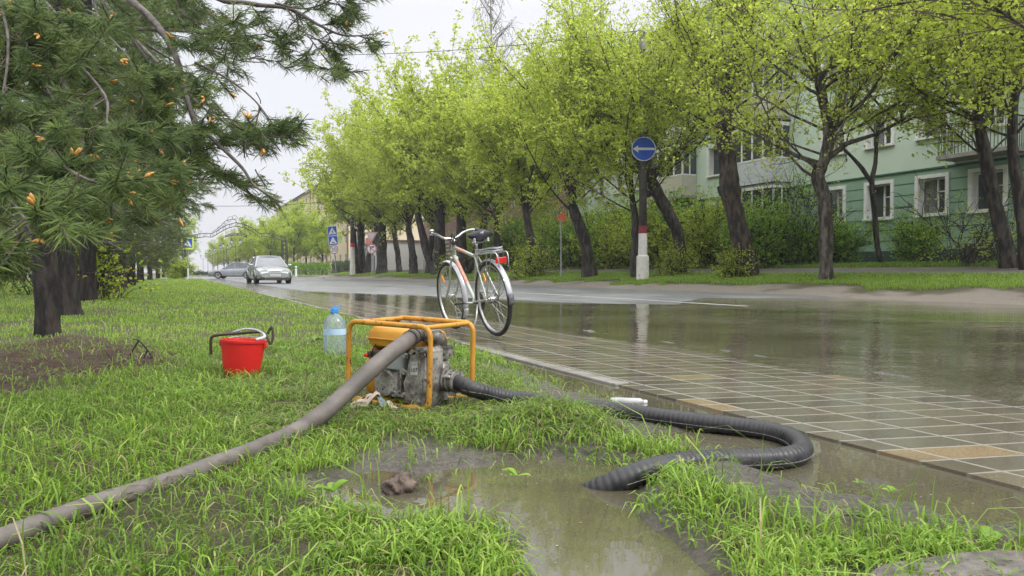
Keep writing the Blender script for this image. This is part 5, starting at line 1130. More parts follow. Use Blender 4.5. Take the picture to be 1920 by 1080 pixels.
# tank: two pressed halves with a flange
def rsec(x0, x1, y0, y1, z, c, n=4):
    o = []
    for (cx, cy, a0) in ((x1 - c, y1 - c, 0), (x0 + c, y1 - c, 90), (x0 + c, y0 + c, 180), (x1 - c, y0 + c, 270)):
        for i in range(n + 1):
            a = R(a0 + 90 * i / n); o.append((cx + c * math.cos(a), cy + c * math.sin(a), z))
    return o
def loftsec(w, secs, cap=True):
    n = len(secs[0]); vs = [p for s_ in secs for p in s_]; fs = []
    for i in range(len(secs) - 1):
        for j in range(n): fs.append((i * n + j, i * n + (j + 1) % n, (i + 1) * n + (j + 1) % n, (i + 1) * n + j))
    if cap: fs += [tuple(range(n - 1, -1, -1)), tuple((len(secs) - 1) * n + j for j in range(n))]
    w.add(vs, fs)
w = MB(); x0, x1, y0, y1 = -.175, .125, -.118, .125
loftsec(w, [rsec(x0 + .03, x1 - .03, y0 + .03, y1 - .03, .243, .02), rsec(x0 + .008, x1 - .008, y0 + .008, y1 - .008, .256, .03), rsec(x0, x1, y0, y1, .285, .032), rsec(x0 - .008, x1 + .008, y0 - .008, y1 + .008, .286, .036),
            rsec(x0 - .008, x1 + .008, y0 - .008, y1 + .008, .290, .036), rsec(x0, x1, y0, y1, .291, .032), rsec(x0 + .004, x1 - .012, y0 + .006, y1 - .006, .318, .03), rsec(x0 + .018, x1 - .05, y0 + .02, y1 - .02, .336, .03), rsec(x0 + .04, x1 - .08, y0 + .04, y1 - .04, .339, .03)])
tk = w.build('fuel_tank', m_yt, PUMP, smooth=True, auto=35)
w = MB(); w.lathe([(.0, .352), (.022, .352), (.024, .346), (.024, .336)], c=(-.03, .03, 0), n=16, cap=False); w.build('fuel_cap', m_castd, tk, smooth=True, auto=40)
# crankcase, cylinder, fins
w = MB(); w.box((-.045, -.01, .085), (.17, .20, .13), bev=.02); w.lathe([(.055, -.145), (.062, -.135), (.070, -.10), (.078, -.06)], c=(-.035, 0, .095), axis='y', n=22)
w.lathe([(.040, 0), (.046, .02), (.046, .10)], c=(-.02, 0, .15), n=16)
for i in range(4): w.tube([(-.085 + i * .033, -.113, .045), (-.085 + i * .033, -.118, .145)], .004, 6)
w.box((.03, -.105, .10), (.045, .06, .11), bev=.015); w.tube([(.03, -.135, .06), (.03, -.14, .15)], .012, 8); w.box((.02, -.13, .055), (.06, .02, .03), bev=.006)
w.build('crankcase', m_cast, PUMP, smooth=True, auto=35)
w = MB(); w.box((-.03, -.02, .195), (.11, .13, .085), bev=.008)
for i in range(9): w.box((.042, -.055, .165 + i * .0095), (.06, .075, .0035))
for i in range(7): w.box((-.03, -.02, .165 + i * .011), (.135, .155, .003))
w.build('cylinder_fins', m_castd, PUMP)
w = MB(); loftsec(w, [rsec(-.075, .055, -.128, -.03, .155, .015), rsec(-.08, .06, -.135, -.03, .162, .018), rsec(-.08, .06, -.135, -.03, .205, .018), rsec(-.072, .052, -.128, -.03, .232, .02)])
w.build('air_cleaner', m_grp, PUMP, smooth=True, auto=35)
w = MB(); w.box((-.115, -.075, .215), (.06, .06, .04), bev=.008); w.box((-.06, -.085, .235), (.05, .04, .02), bev=.004); w.build('muffler_guard', m_castd, PUMP)
# recoil cowling and starter on the left end
w = MB(); w.lathe([(.03, -.205), (.085, -.200), (.112, -.180), (.116, -.150), (.10, -.125)], c=(0, -.005, .118), axis='x', n=26)
w.box((-.150, -.02, .20), (.05, .16, .09), bev=.02); w.build('recoil_cowling', m_yt, PUMP, smooth=True, auto=35)
w = MB(); w.lathe([(.02, -.232), (.052, -.228), (.066, -.214), (.068, -.200)], c=(0, -.005, .118), axis='x', n=20); w.tube([(-.215, -.075, .135), (-.215, -.10, .13)], .012, 8); w.build('starter', m_rub, PUMP, smooth=True, auto=35)
w = MB(); w.box((-.150, -.112, .212), (.022, .018, .030), bev=.004); sw_ = w.build('stop_switch', m_castd, PUMP)
w = MB(); w.lathe([(.009, -.012), (.010, -.004), (.007, 0)], c=(-.156, -.122, .210), axis='y', n=12); w.box((-.163, -.124, .21), (.014, .008, .012), bev=.003); w.build('switch_knob', m_red, sw_, smooth=True)
w = MB(); w.tube(smooth_path([(-.14, -.118, .215), (-.125, -.13, .222), (-.118, -.12, .25), (-.112, -.10, .27)], 5), .0028, 6); w.build('ignition_wire', m_rub, PUMP, smooth=True)
# front cover with the number plate
cvp = [(.075, .02), (.198, .012), (.208, .06), (.205, .255), (.19, .272), (.120, .268), (.108, .255), (.078, .135), (.068, .11)]
w = MB(); w.prism([(p_[0], p_[1]) for p_ in cvp], .105, Matrix.Translation((0, -.035, 0)) @ MX)
cin = [(.14 + (a - .14) * .82, .14 + (b_ - .14) * .86) for a, b_ in cvp]; w.prism(cin, .012, Matrix.Translation((0, -.139, 0)) @ MX)
w.prism([(.168, .05), (.180, .05), (.186, .235), (.170, .245)], .008, Matrix.Translation((0, -.1505, 0)) @ MX)
cv_ = w.build('gear_cover', m_cast, PUMP)
bv = cv_.modifiers.new('edge', 'BEVEL'); bv.width = .004; bv.segments = 2
for (x, z) in ((.085, .228), (.118, .245), (.070, .160), (.082, .155), (.078, .055), (.192, .14), (.185, .262), (.150, .030), (.142, .075)):
    w = MB(); w.lathe([(.0085, -.160), (.0085, -.148), (.013, -.147), (.013, -.139)], c=(x, 0, z), axis='y', n=8); w.build('bolt', m_bolt, PUMP, smooth=True, auto=40)
q = Matrix.Translation((.135, -.1525, .178)) @ Matrix.Rotation(R(-8), 4, 'Y'); w = MB(); w.prism([(-.021, -.026), (.017, -.028), (.023, .028), (-.014, .028)], .0012, q @ MX); pl = w.build('number_plate', mat('white_sticker', (.55, .55, .54), (.42, .42, .40), scale=50, rough=.5), PUMP)
text_mesh('107', .025, q @ Matrix.Translation((0, -.0019, -.008)) @ MX @ Matrix.Shear('XZ', 4, (.15, 0)), m_ink, 'lettering', pl)
for (a, b_) in ((-.008, .016), (.010, .016)):
    w = MB(); w.tube([q @ Vector((a + .004 * math.cos(t_), -.002, b_ + .005 * math.sin(t_))) for t_ in [i * .9 for i in range(6)]], .0007, 4); w.build('lettering', m_ink, pl)
# oil cap ring (D shaped)
w = MB(); w.tube([(.018, -.150, .046), (.012, -.152, .060), (.022, -.154, .069), (.036, -.152, .066), (.040, -.150, .054), (.030, -.149, .044)], .0032, 6, closed=True); w.build('oil_cap_ring', m_bolt, PUMP, smooth=True)
# volute / pump casing on the right, inlet flange, discharge elbow
w = MB(); w.lathe([(.05, .10), (.085, .12), (.094, .15), (.094, .205), (.08, .228), (.055, .248), (.05, .256)], c=(-.055, .0, .130), axis='x', n=26); w.box((.155, .02, .235), (.08, .09, .06), bev=.014)
w.tube([(.165, .02, .02), (.155, .02, .10)], .028, 10); w.build('pump_casing', m_cast, PUMP, smooth=True, auto=35)
w = MB(); w.tube(smooth_path([(.165, -.005, .255), (.165, -.02, .295), (.155, -.05, .316), (.130, -.078, .322)], 6), [.036] * 5 + [.036] * 14, 16); w.lathe([(.05, 0), (.05, .012)], c=(.165, 0, .262), n=18); w.build('discharge_elbow', m_cast, PUMP, smooth=True, auto=40)
w = MB(); w.tube([(.165, -.02, .122), (.225, -.02, .119)], [.046, .038], 18); w.tube([(.225, -.02, .119), (.272, -.025, .117)], .040, 18)
for x in (.172, .222, .240, .270): w.tube([(x - .004, -.022, .118), (x + .004, -.022, .118)], .050 if x < .3 else .046, 18)
w.build('inlet_coupling', m_cast, PUMP, smooth=True, auto=40)
for a in (35, 150, 265):
    w = MB(); y, z = .052 * math.cos(R(a)), .052 * math.sin(R(a)); w.box((.250, -.022 + y, .116 + z), (.034, .020, .014), (R(a), 0, R(8)), bev=.004); w.build('cam_lever', m_bolt, PUMP)
RM = Matrix.Translation(PUMP.location) @ Euler(PUMP.rotation_euler).to_matrix().to_4x4()
# discharge hose ---------------------------------------------------------------
m_hose = mat('grey_discharge_hose', (0.085, 0.073, 0.066), (0.155, 0.135, 0.122), scale=9, rough=.6, bump=.4, bscale=300, bdist=.0015, spots=(55, .66, (.34, .32, .30)))
e0 = RM @ Vector((.150, -.062, .320)); e1 = RM @ Vector((.105, -.10, .318))
hp = [e0, e1, D(742, 655, 3.02), D(706, 684, 2.94), D(668, 719, 2.86), D(632, 752, 2.78), D(596, 782, 2.70)]
for (a, b_, z) in ((560, 807, .052), (520, 827, .048), (474, 846, .052), (430, 862, .052), (380, 880, .054), (320, 902, .052), (232, 930, .052), (150, 957, .052), (60, 990, .052), (-40, 1028, .050), (-220, 1090, .03)): hp.append(G(a, b_, z + .0))
pth, Ln = resample(smooth_path(hp, 10), .012)
n = len(pth); rad = [.0335 - .0085 * sm(.35, .75, np.array(i / n)) for i in range(n)]
rad = [float(r_) * (1 + .025 * math.sin(i * .21) * math.sin(i * .033)) for i, r_ in enumerate(rad)]
w = MB(); w.tube(pth, rad, 20); DH = w.build('discharge_hose', m_hose, smooth=True, org=tuple(pth[0])); tag(DH, 'thick grey fabric hose running from the pump top down through the grass', 'hose')
w = MB()
for i in (4, 8, 12): 
    t_ = (pth[i + 1] - pth[i]).normalized(); w.tube([pth[i] - t_ * .003, pth[i] + t_ * .003], .0365, 18)
cl = w.build('hose_clamp', m_castd, smooth=True, auto=40, org=tuple(pth[0])); cl.parent = DH; cl.location = (0, 0, 0)
# suction hose -------------------------------------------------------------------
m_bh = mat('black_ribbed_rubber', (0.014, 0.014, 0.016), (0.035, 0.034, 0.036), scale=25, rough=.38, rough2=.55, bump=.3, bscale=160, bdist=.0015)
r0 = .0335
hb = [RM @ Vector((.256, -.024, .118)), RM @ Vector((.290, -.028, .113)), D(888, 731, 3.16)] + [G(a, b_, z) for a, b_, z in ((940, 744, .075), (1000, 752, .06), (1060, 761, .055), (1120, 767, .05), (1180, 774, .045), (1240, 783, .04), (1300, 791, .036), (1360, 798, .034), (1410, 804, .032), (1455, 812, .030),
      (1490, 824, .030), (1507, 840, .030), (1500, 853, .030), (1470, 861, .030), (1420, 864, .033), (1370, 865, .037), (1320, 868, .044), (1270, 873, .050), (1225, 882, .046), (1180, 897, .030), (1140, 914, .004), (1100, 931, -.03))]
sp_ = smooth_path(hb, 10); pth, Ln = resample(sp_, .0042); n = len(pth)
rad = []
for i in range(n):
    ph = (i * .0042 / .0195) % 1; rad.append(r0 * (.965 + .085 * (abs(math.sin(math.pi * ph)) ** .7)) if i > 14 else r0)
w = MB(); w.tube(pth, rad, 26); BHo = w.build('suction_hose', m_bh, smooth=True, org=tuple(pth[0])); tag(BHo, 'black ribbed rubber hose curling from the pump into the muddy puddle', 'hose')
# seam line along it
w = MB(); side = []
for i in range(20, n - 30, 3):
    t_ = (pth[i + 1] - pth[i - 1]).normalized(); s_ = t_.cross(Vector((0, 0, 1))).normalized(); c_ = Vector((0, 0, 0)) - pth[i]; c_.z = 0
    if s_.dot(c_) < 0: s_ = -s_
    side.append(pth[i] + (s_ * .93 + Vector((0, 0, -.22))).normalized() * r0 * 1.03)
w.tube(side, .0014, 5); sm_ = w.build('seam', mat('worn_seam', (.12, .11, .11), (.22, .21, .2), scale=120, rough=.6), org=tuple(pth[0])); sm_.parent = BHo; sm_.location = (0, 0, 0)

# ------------------------------------------------------------------ bucket
bq = G(451, 705, .028); BK = thing('bucket', 'bright red plastic bucket standing in the grass left of the pump', 'bucket', (bq.x, bq.y, bq.z - .01), (R(-2), R(3), -TH))
w = MB(); w.lathe([(.0, .0), (.088, .0), (.094, .006), (.108, .10), (.121, .200), (.127, .202), (.128, .216), (.123, .217), (.119, .205), (.104, .10), (.088, .012), (0, .010)], n=40, cap=False); w.build('bucket_body', m_red, BK, smooth=True, auto=35)
for s_ in (-1, 1):
    w = MB(); w.box((s_ * .126, 0, .188), (.014, .03, .03), bev=.004); w.build('handle_lug', m_red, BK)
w = MB(); w.tube(smooth_path([(-.133, 0, .190), (-.128, .05, .205), (-.09, .105, .222), (0, .137, .226), (.09, .105, .222), (.128, .05, .205), (.133, 0, .190)], 6), .0028, 8); w.build('handle', m_bolt, BK, smooth=True)
m_rod = mat('dark_brown_rod', (.022, .014, .011), (.06, .04, .03), scale=60, rough=.55, bump=.5, bscale=160, bdist=.002)
RD = thing('bent_rod', 'dark bent metal rod with hooked ends laid across the top of the red bucket', 'rod', (bq.x, bq.y, bq.z + .2), (0, 0, -TH))
w = MB(); w.tube(smooth_path([(-.160, -.03, -.075), (-.161, -.03, -.01), (-.155, -.03, .022), (-.125, -.02, .034), (-.03, .02, .040), (.06, .045, .046), (.10, .05, .044), (.128, .04, .030), (.150, .03, -.006), (.160, .03, -.024)], 6), .0085, 10)
w.tube(smooth_path([(.158, .03, -.024), (.166, .04, .0), (.166, .05, .04), (.158, .055, .072), (.146, .055, .060), (.134, .05, .035)], 6), .0075, 10); w.build('rod', m_rod, RD, smooth=True)
w = MB(); pp_ = smooth_path([(-.06, .03, .046), (0, .06, .062), (.06, .06, .058), (.115, .03, .040), (.135, -.01, .022), (.10, -.05, .012)], 6)
w.tube(pp_, .010, 10, flat=.6); w.build('grip_sleeve', mat('grey_tube', (.22, .24, .27), (.36, .38, .41), scale=12, rough=.25), RD, smooth=True)
# ------------------------------------------------------------------ five litre bottle
bq = G(627, 668, .03); BT = thing('water_bottle', 'large clear plastic water bottle with blue cap and carrying handle, behind the pump', 'bottle', (bq.x, bq.y, bq.z - .005), (0, 0, .3))
m_pet = bpy.data.materials.new('clear_plastic'); m_pet.use_nodes = True; t = m_pet.node_tree; N = t.nodes
t.nodes.remove(N['Principled BSDF']); tr = N.new('ShaderNodeBsdfTransparent'); tr.inputs[0].default_value = (.93, .97, .98, 1); gl = N.new('ShaderNodeBsdfGlossy'); gl.inputs['Roughness'].default_value = .08; gl.inputs['Color'].default_value = (.9, .95, 1, 1)
df = N.new('ShaderNodeBsdfDiffuse'); df.inputs[0].default_value = (.75, .85, .9, 1); fr2 = N.new('ShaderNodeFresnel'); fr2.inputs[0].default_value = 1.45; m1 = N.new('ShaderNodeMixShader'); m2 = N.new('ShaderNodeMixShader'); m2.inputs[0].default_value = .16
t.links.new(fr2.outputs[0], m1.inputs[0]); t.links.new(tr.outputs[0], m1.inputs[1]); t.links.new(gl.outputs[0], m1.inputs[2]); t.links.new(m1.outputs[0], m2.inputs[1]); t.links.new(df.outputs[0], m2.inputs[2]); t.links.new(m2.outputs[0], N['Material Output'].inputs[0])
prof = [(.05, .0), (.074, .004), (.078, .014)]
for i in range(14): prof += [(.078 if i % 2 else .0755, .02 + i * .0125)]
prof += [(.0785, .20), (.0785, .206), (.077, .212), (.076, .232), (.066, .258), (.046, .286), (.026, .300), (.021, .304), (.021, .318)]
w = MB(); w.lathe(prof, n=36, cap=False); w.build('bottle_body', m_pet, BT, smooth=True)
w = MB(); w.lathe([(.0, .342), (.021, .342), (.0235, .338), (.0235, .314)], n=24, cap=False); m_bcap = mat('blue_cap', (.01, .22, .62), (.012, .26, .70), rough=.3); w.build('cap', m_bcap, BT, smooth=True, auto=35)
w = MB(); w.tube([(-.03, 0, .315), (.02, 0, .314)], .024, 18, flat=.2); w.tube(smooth_path([(-.012, 0, .336), (-.006, 0, .350), (.02, 0, .358), (.05, 0, .360), (.040, 0, .340), (.020, 0, .318)], 5), .0028, 8); w.build('carry_handle', m_bcap, BT, smooth=True)
w = MB(); w.lathe([(.0792, .158), (.0794, .20)], n=36, cap=False, ang=6.2831853); w.build('label_band', mat('pale_blue_label', (.45, .60, .75), (.35, .5, .68), scale=6, rough=.4), BT, smooth=True)
# ------------------------------------------------------------------ gloves / rag by the pump
def cloth(pts_rows, th=.0015): 
    w = MB(); w.grid(pts_rows); return w
rq = G(700, 768, .03); RG = thing('work_glove', 'crumpled pale beige cloth glove lying against the pump frame foot', 'glove', (rq.x, rq.y, rq.z), (0, 0, -TH))
m_cl = mat('beige_cloth', (.42, .34, .29), (.52, .43, .38), scale=14, rough=.9, bump=.5, bscale=200, bdist=.002, stretch=(1, 4, 1)); m_cg = mat('grey_blue_cloth', (.16, .20, .22), (.24, .28, .30), scale=14, rough=.9, bump=.4, bscale=200, bdist=.002)
rn5 = np.random.default_rng(5)
def slab(w, path, wid, th, seed):           # soft folded strip along path
    P_ = smooth_path(path, 5); rows = []
    top = []; 
    for i, p_ in enumerate(P_):
        t_ = (P_[min(i + 1, len(P_) - 1)] - P_[max(i - 1, 0)]); t_.z = 0; t_.normalize(); s_ = Vector((-t_.y, t_.x, 0)); ring = []
        ww = wid * (.75 + .25 * math.sin(math.pi * i / (len(P_) - 1)))
        for j in range(12):
            a = 6.2832 * j / 12; ring.append(p_ + s_ * math.cos(a) * ww + Vector((0, 0, 1)) * math.sin(a) * th * (1 + .5 * math.sin(seed + i * .9 + j * 2)))
        rows.append(ring)
    n = 12; vs = [q for r_ in rows for q in r_]; fs = [(i * n + j, i * n + (j + 1) % n, (i + 1) * n + (j + 1) % n, (i + 1) * n + j) for i in range(len(rows) - 1) for j in range(n)]
    fs += [tuple(range(n)), tuple((len(rows) - 1) * n + j for j in range(n))]; w.add(vs, fs)
w = MB(); slab(w, [(-.035, -.02, .012), (-.015, -.01, .045), (.01, .0, .068), (.025, .005, .060)], .026, .006, 1); slab(w, [(-.10, .0, .012), (-.07, .01, .030), (-.04, .01, .030), (-.01, .01, .035)], .013, .009, 2)
slab(w, [(-.09, -.03, .010), (-.06, -.02, .018), (-.03, -.01, .016)], .012, .007, 3); slab(w, [(-.05, .02, .02), (-.03, .02, .05), (-.01, .02, .055)], .012, .008, 4); w.build('glove_palm', m_cl, RG, smooth=True)
w = MB(); slab(w, [(.02, .0, .055), (.035, -.005, .035), (.05, -.02, .012)], .020, .007, 5); w.build('cuff', m_cg, RG, smooth=True)
w = MB(); slab(w, [(.045, .01, .02), (.065, .0, .03), (.08, -.01, .012), (.105, -.02, .006)], .014, .006, 6); w.build('glove_fingers', m_cl, RG, smooth=True)
# ------------------------------------------------------------------ clod in the puddle, floating bottle, blue cap, slab, twigs
def blob(name, c, r, sc, seed, m, amp=.35, fr=9, parent=None, n=28):
    w = MB(); w.lathe2((0, 0, 0), 1, n, n // 2, (1, 1, 1)); V_ = np.array(w.v); nn_ = fbm(V_[:, 0] * 2 + seed + V_[:, 2] * 1.3, V_[:, 1] * 2 - V_[:, 2] * 1.7, seed, 4) + .6 * np.abs(fbm(V_[:, 0] * 5 + V_[:, 2] * 4, V_[:, 1] * 5 + seed, seed + 3, 3))
    V_ = V_ * (1 + amp * nn_[:, None]) * r * np.array(sc); w.v = [tuple(q) for q in V_]; o = w.build(name, m, parent, smooth=True, fix=True); o.location = c; return o
g_ = G(748, 925, 0); cd = blob('mud_clod', (g_.x, g_.y, .018), .030, (1.25, .8, .95), 7, mat('crumpled_brown_clod', (.03, .02, .015), (.15, .11, .085), scale=40, rough=.7, bump=1, bscale=60, bdist=.006), amp=.75)
tag(cd, 'crumpled brown clod sitting at the edge of the foreground puddle', 'clod')
g_ = G(1178, 757, .0); fb = thing('plastic_bottle', 'small clear plastic bottle floating on its side beside the kerb', 'bottle', (g_.x, g_.y, .008), (0, R(3), -TH + R(6)))
w = MB(); w.lathe([(.012, -.085), (.016, -.08), (.0185, -.06), (.0185, -.02), (.0178, .0), (.0185, .02), (.0185, .05), (.0175, .062), (.010, .075), (.008, .080)], axis='x', n=18); w.build('bottle_body', mat('milky_plastic', (.26, .27, .27), (.40, .40, .40), scale=30, rough=.15), fb, smooth=True)
w = MB(); w.tube([(.076, 0, 0), (.092, 0, 0)], .011, 12); w.build('cap', mat('white_cap', (.6, .6, .58), rough=.4), fb, smooth=True, auto=40)
g_ = G(946, 797, .04); bc = MB(); bc.lathe([(0, .012), (.011, .012), (.013, .0)], n=12, cap=False); o = bc.build('bottle_cap', mat('dark_blue_cap', (.01, .03, .10), rough=.3), smooth=True, auto=40); o.location = (g_.x, g_.y, .045); o.rotation_euler = (.5, .3, 0); tag(o, 'tiny dark blue bottle cap on the grass before the black hose', 'bottle cap')
g_ = G(1905, 1165, 0); sl = thing('stone_slab', 'mud-coated grey stone slab cut off by the lower right corner', 'slab', (g_.x, g_.y, 0), (R(4), R(-2), -TH + .12))
w = MB(); P_ = []
for (r_, z) in ((1.0, -.02), (1.03, .02), (1.0, .046), (.96, .052), (.94, .048), (.90, .054), (.5, .060), (0.02, .062)):
    P_.append([(r_ * .26 * math.cos(a) * (1 + .03 * math.sin(3 * a + 1) + .012 * math.sin(11 * a)), r_ * .16 * math.sin(a) * (1 + .03 * math.sin(3 * a) + .015 * math.sin(9 * a)), z + .003 * math.sin(5 * a + r_ * 9)) for a in [6.2832 * i / 64 for i in range(65)]])
w.grid(P_); w.build('slab_top', mat('muddy_stone', (.075, .065, .06), (.16, .14, .13), scale=22, rough=.45, rough2=.75, bump=.9, bscale=60, bdist=.005, spots=(40, .64, (.05, .04, .035))), sl, smooth=True)
def twig(loc, segs, r_, label, name='twig'):
    w = MB()
    for s_ in segs: w.tube(smooth_path(s_, 4), [r_ * (1 - .6 * i / (4 * (len(s_) - 1))) for i in range(4 * (len(s_) - 1) + 1)], 6)
    o = w.build(name, m_bark, smooth=True); o.location = loc; o.rotation_euler = (0, 0, -TH); return tag(o, label, 'twig')
g_ = G(272, 675, .06); twig((g_.x, g_.y, .05), [[(.06, 0, 0), (.0, .02, .07), (-.06, .03, .13), (-.10, .03, .14)], [(0, .02, .07), (-.01, 0, .03), (-.02, -.01, 0)], [(-.06, .03, .13), (-.09, 0, .06), (-.10, 0, .03)]], .007, 'bare forked twig sticking up out of the dug brown soil')
g_ = G(212, 682, .06); twig((g_.x, g_.y, .05), [[(.03, 0, 0), (-.02, .01, .03), (-.06, .02, .08)]], .006, 'small slanted twig left of the forked twig')
g_ = G(1600, 985, .03); twig((g_.x, g_.y, .035), [[(-.06, 0, 0), (0, .01, .012), (.05, 0, .008), (.10, .01, .012)], [(0, .01, .012), (.01, -.02, .004)]], .0022, 'thin black twig lying on the wet mud bank', )
# broad-leaved weeds
def weed(loc, seed, n, ln, wd, label, group='broad-leaved weeds in the grass', up=.5):
    rn = np.random.default_rng(seed); o = thing('weed', label, 'weed', loc, 0, group); w = MB(); rs = []
    for i in range(n):
        a = rn.uniform(0, 6.28); l_ = ln * rn.uniform(.6, 1.15); e_ = up * rn.uniform(.5, 1.4); d_ = Vector((math.cos(a), math.sin(a), 0)); s_ = Vector((-d_.y, d_.x, 0)); rows = []
        for k_ in range(8):
            t_ = k_ / 7; c_ = d_ * l_ * t_ + Vector((0, 0, 1)) * l_ * (e_ * t_ * 1.6 - e_ * .9 * t_ * t_); ww = wd * (math.sin(math.pi * min(1, t_ * .93 + .07)) ** .8) * rn.uniform(.92, 1.08)
            rows.append([c_ - s_ * ww + Vector((0, 0, ww * .35)), c_, c_ + s_ * ww + Vector((0, 0, ww * .35))])
        w.grid(rows); rs += [rn.uniform(.4, 1)] * 24
    q = w.build('leaves', m_weed, o, smooth=True, fix=False); at_ = q.data.attributes.new('rnd', 'FLOAT', 'POINT'); at_.data.foreach_set('value', rs); return o
m_weed = veg_mat('weed_leaf', (.05, .13, .015), (.11, .24, .025), (.24, .38, .04), .4, .35)
for i, (px, py, n, ln, wd, lb) in enumerate([(622, 925, 5, .055, .017, 'broad rounded leaf plant at the left shore of the foreground puddle'), (1672, 925, 4, .026, .008, 'tiny yellow-green seedling on a mud island in the channel'), (1612, 908, 4, .022, .004, 'thin sprout on the other mud island in the channel'),
                               (1770, 1050, 5, .05, .013, 'broad-leaved weed left of the stone slab'), (1865, 1020, 7, .062, .015, 'large-leaved weed behind the stone slab at the lower right'), (970, 895, 4, .045, .011, 'leafy weed on the grassy tongue at the top of the puddle'),
                               (335, 745, 14, .10, .015, 'dense leafy clump below the dug soil'), (540, 660, 12, .10, .015, 'leafy clump right of the red bucket'), (590, 640, 10, .09, .015, 'leafy clump left of the clear bottle'), (868, 668, 6, .08, .016, 'upright leaf behind the right rear post of the pump frame'),
                               (645, 1045, 6, .05, .012, 'leafy weed near the bottom edge of the grass'), (240, 830, 9, .07, .016, 'weed between the hose and the dug soil'), (560, 700, 10, .08, .014, 'low weed between bucket and pump'), (1185, 880, 4, .03, .009, 'small yellowed weed above the sunken hose end')]):
    weed(G(px, py, .03), 500 + i, n, ln, wd, lb)

# ------------------------------------------------------------------ bicycle
rq = G(932, 630.5, .030); fq = G(853, 617, .030); WBS = (fq - rq).length; print('wheelbase', WBS)
BI = thing('bicycle', 'silver-green city bicycle parked on its stand on the wet paving, seen from behind', 'bicycle', (rq.x, rq.y, .030), (R(-7), 0, math.atan2(fq.y - rq.y, fq.x - rq.x)))
k_ = WBS / 1.10
m_bf = mat('silver_green_paint', (.36, .40, .34), (.44, .47, .42), scale=3, rough=.25, metal=.3, coat=.4); m_al = mat('brushed_aluminium', (.45, .45, .45), (.58, .58, .58), scale=30, rough=.3, metal=.85); m_ch = mat('chrome_steel', (.6, .6, .6), rough=.15, metal=1)
m_mud = mat('mudguard_silver', (.42, .43, .46), (.52, .53, .56), scale=5, rough=.3, metal=.35); m_org = mat('orange_reflector', (.85, .28, .02), (.95, .4, .05), scale=60, rough=.2); m_rd = mat('red_reflector', (.75, .03, .02), (.6, .02, .02), scale=60, rough=.2)
XF, WR = WBS, .348
def wheel(x, ang):
    o_ = MB(); o_.lathe([(WR - .036, -.013), (WR - .026, -.021), (WR - .010, -.019), (WR, -.007), (WR, .007), (WR - .010, .019), (WR - .026, .021), (WR - .036, .013)], c=(x, 0, WR), axis='y', n=56, cap=False)
    t_ = o_.build('tyre', m_rub, BI, smooth=True); 
    r_ = MB(); r_.lathe([(WR - .036, -.0125), (WR - .048, -.010), (WR - .051, 0), (WR - .048, .010), (WR - .036, .0125)], c=(x, 0, WR), axis='y', n=56, cap=False); r_.build('rim', m_al, t_, smooth=True)
    h_ = MB(); h_.tube([(x, -.05, WR), (x, .05, WR)], [.018, .018], 12); h_.tube([(x, -.035, WR), (x, -.030, WR)], .03, 14); h_.tube([(x, .030, WR), (x, .035, WR)], .03, 14); h_.tube([(x, -.075, WR), (x, .075, WR)], .006, 8); h_.build('hub', m_al, t_, smooth=True, auto=40)
    s_ = MB()
    for i in range(32):
        a = 6.2832 * i / 32 + .05; y = .033 if i % 2 else -.033; a2 = a + (.9 if (i // 2) % 2 else -.9)
        s_.tube([(x + .028 * math.cos(a2), y, WR + .028 * math.sin(a2)), (x + (WR - .048) * math.cos(a), 0, WR + (WR - .048) * math.sin(a))], .0013, 4)
    s_.build('spokes', m_ch, t_)
    q = MB(); rr_ = WR * .62; a = ang; q.box((x + rr_ * math.cos(a), .014, WR + rr_ * math.sin(a)), (.095, .008, .030), (0, -a, 0), bev=.003); q.build('wheel_reflector', m_org, t_)
wheel(0, R(62)); wheel(XF, R(52))
def guard(x, a0, a1, name, par=BI):
    g2 = MB(); rows = []
    for i in range(25):
        a = R(a0 + (a1 - a0) * i / 24); rr_ = WR + .018; row = []
        for j in range(9):
            b_ = (j / 8 - .5) * 2; row.append((x + (rr_ - .014 * b_ * b_) * math.cos(a), .028 * b_, WR + (rr_ - .014 * b_ * b_) * math.sin(a)))
        rows.append(row)
    g2.grid(rows); o = g2.build(name, m_mud, par, smooth=True, fix=False); so = o.modifiers.new('sheet', 'SOLIDIFY'); so.thickness = .002; return o
rgd = guard(0, 174, 62, 'rear_mudguard'); guard(XF, 200, 72, 'front_mudguard'); 
q = MB(); rows = [[(x_, y_, z_) for y_ in (-.026, 0, .026)] for x_, z_ in [((WR + .02) * math.cos(R(a)), WR + (WR + .02) * math.sin(R(a))) for a in (173, 178, 183, 187)]]; q.grid(rows); fo = q.build('mud_flap', mat('grey_flap', (.07, .075, .09), (.10, .10, .12), rough=.5), rgd, smooth=True, fix=False); fo.modifiers.new('s', 'SOLIDIFY').thickness = .004
sd2 = MB(); rows = [[(x_, y_, z_) for y_ in (-.026, 0, .026)] for x_, z_ in [(XF + (WR + .02) * math.cos(R(a)), WR + (WR + .02) * math.sin(R(a))) for a in (199, 204, 210, 216)]]; sd2.grid(rows); fo = sd2.build('front_mud_flap', m_mud, BI, smooth=True, fix=False); fo.modifiers.new('s', 'SOLIDIFY').thickness = .003
BBp = (.43 * k_, 0, .30); ST_ = (.285 * k_, 0, .735); HT = (.845 * k_, 0, .87); HB = (.885 * k_, 0, .735)
f_ = MB(); f_.tube([BBp, (.27 * k_, 0, .785)], .0165, 12); f_.tube([ST_, (.853 * k_, 0, .845)], .0165, 12); f_.tube([(.878 * k_, 0, .765), BBp], .0195, 12); f_.tube([HT, HB], .0215, 14); f_.tube([(BBp[0], -.04, .30), (BBp[0], .04, .30)], .024, 14)
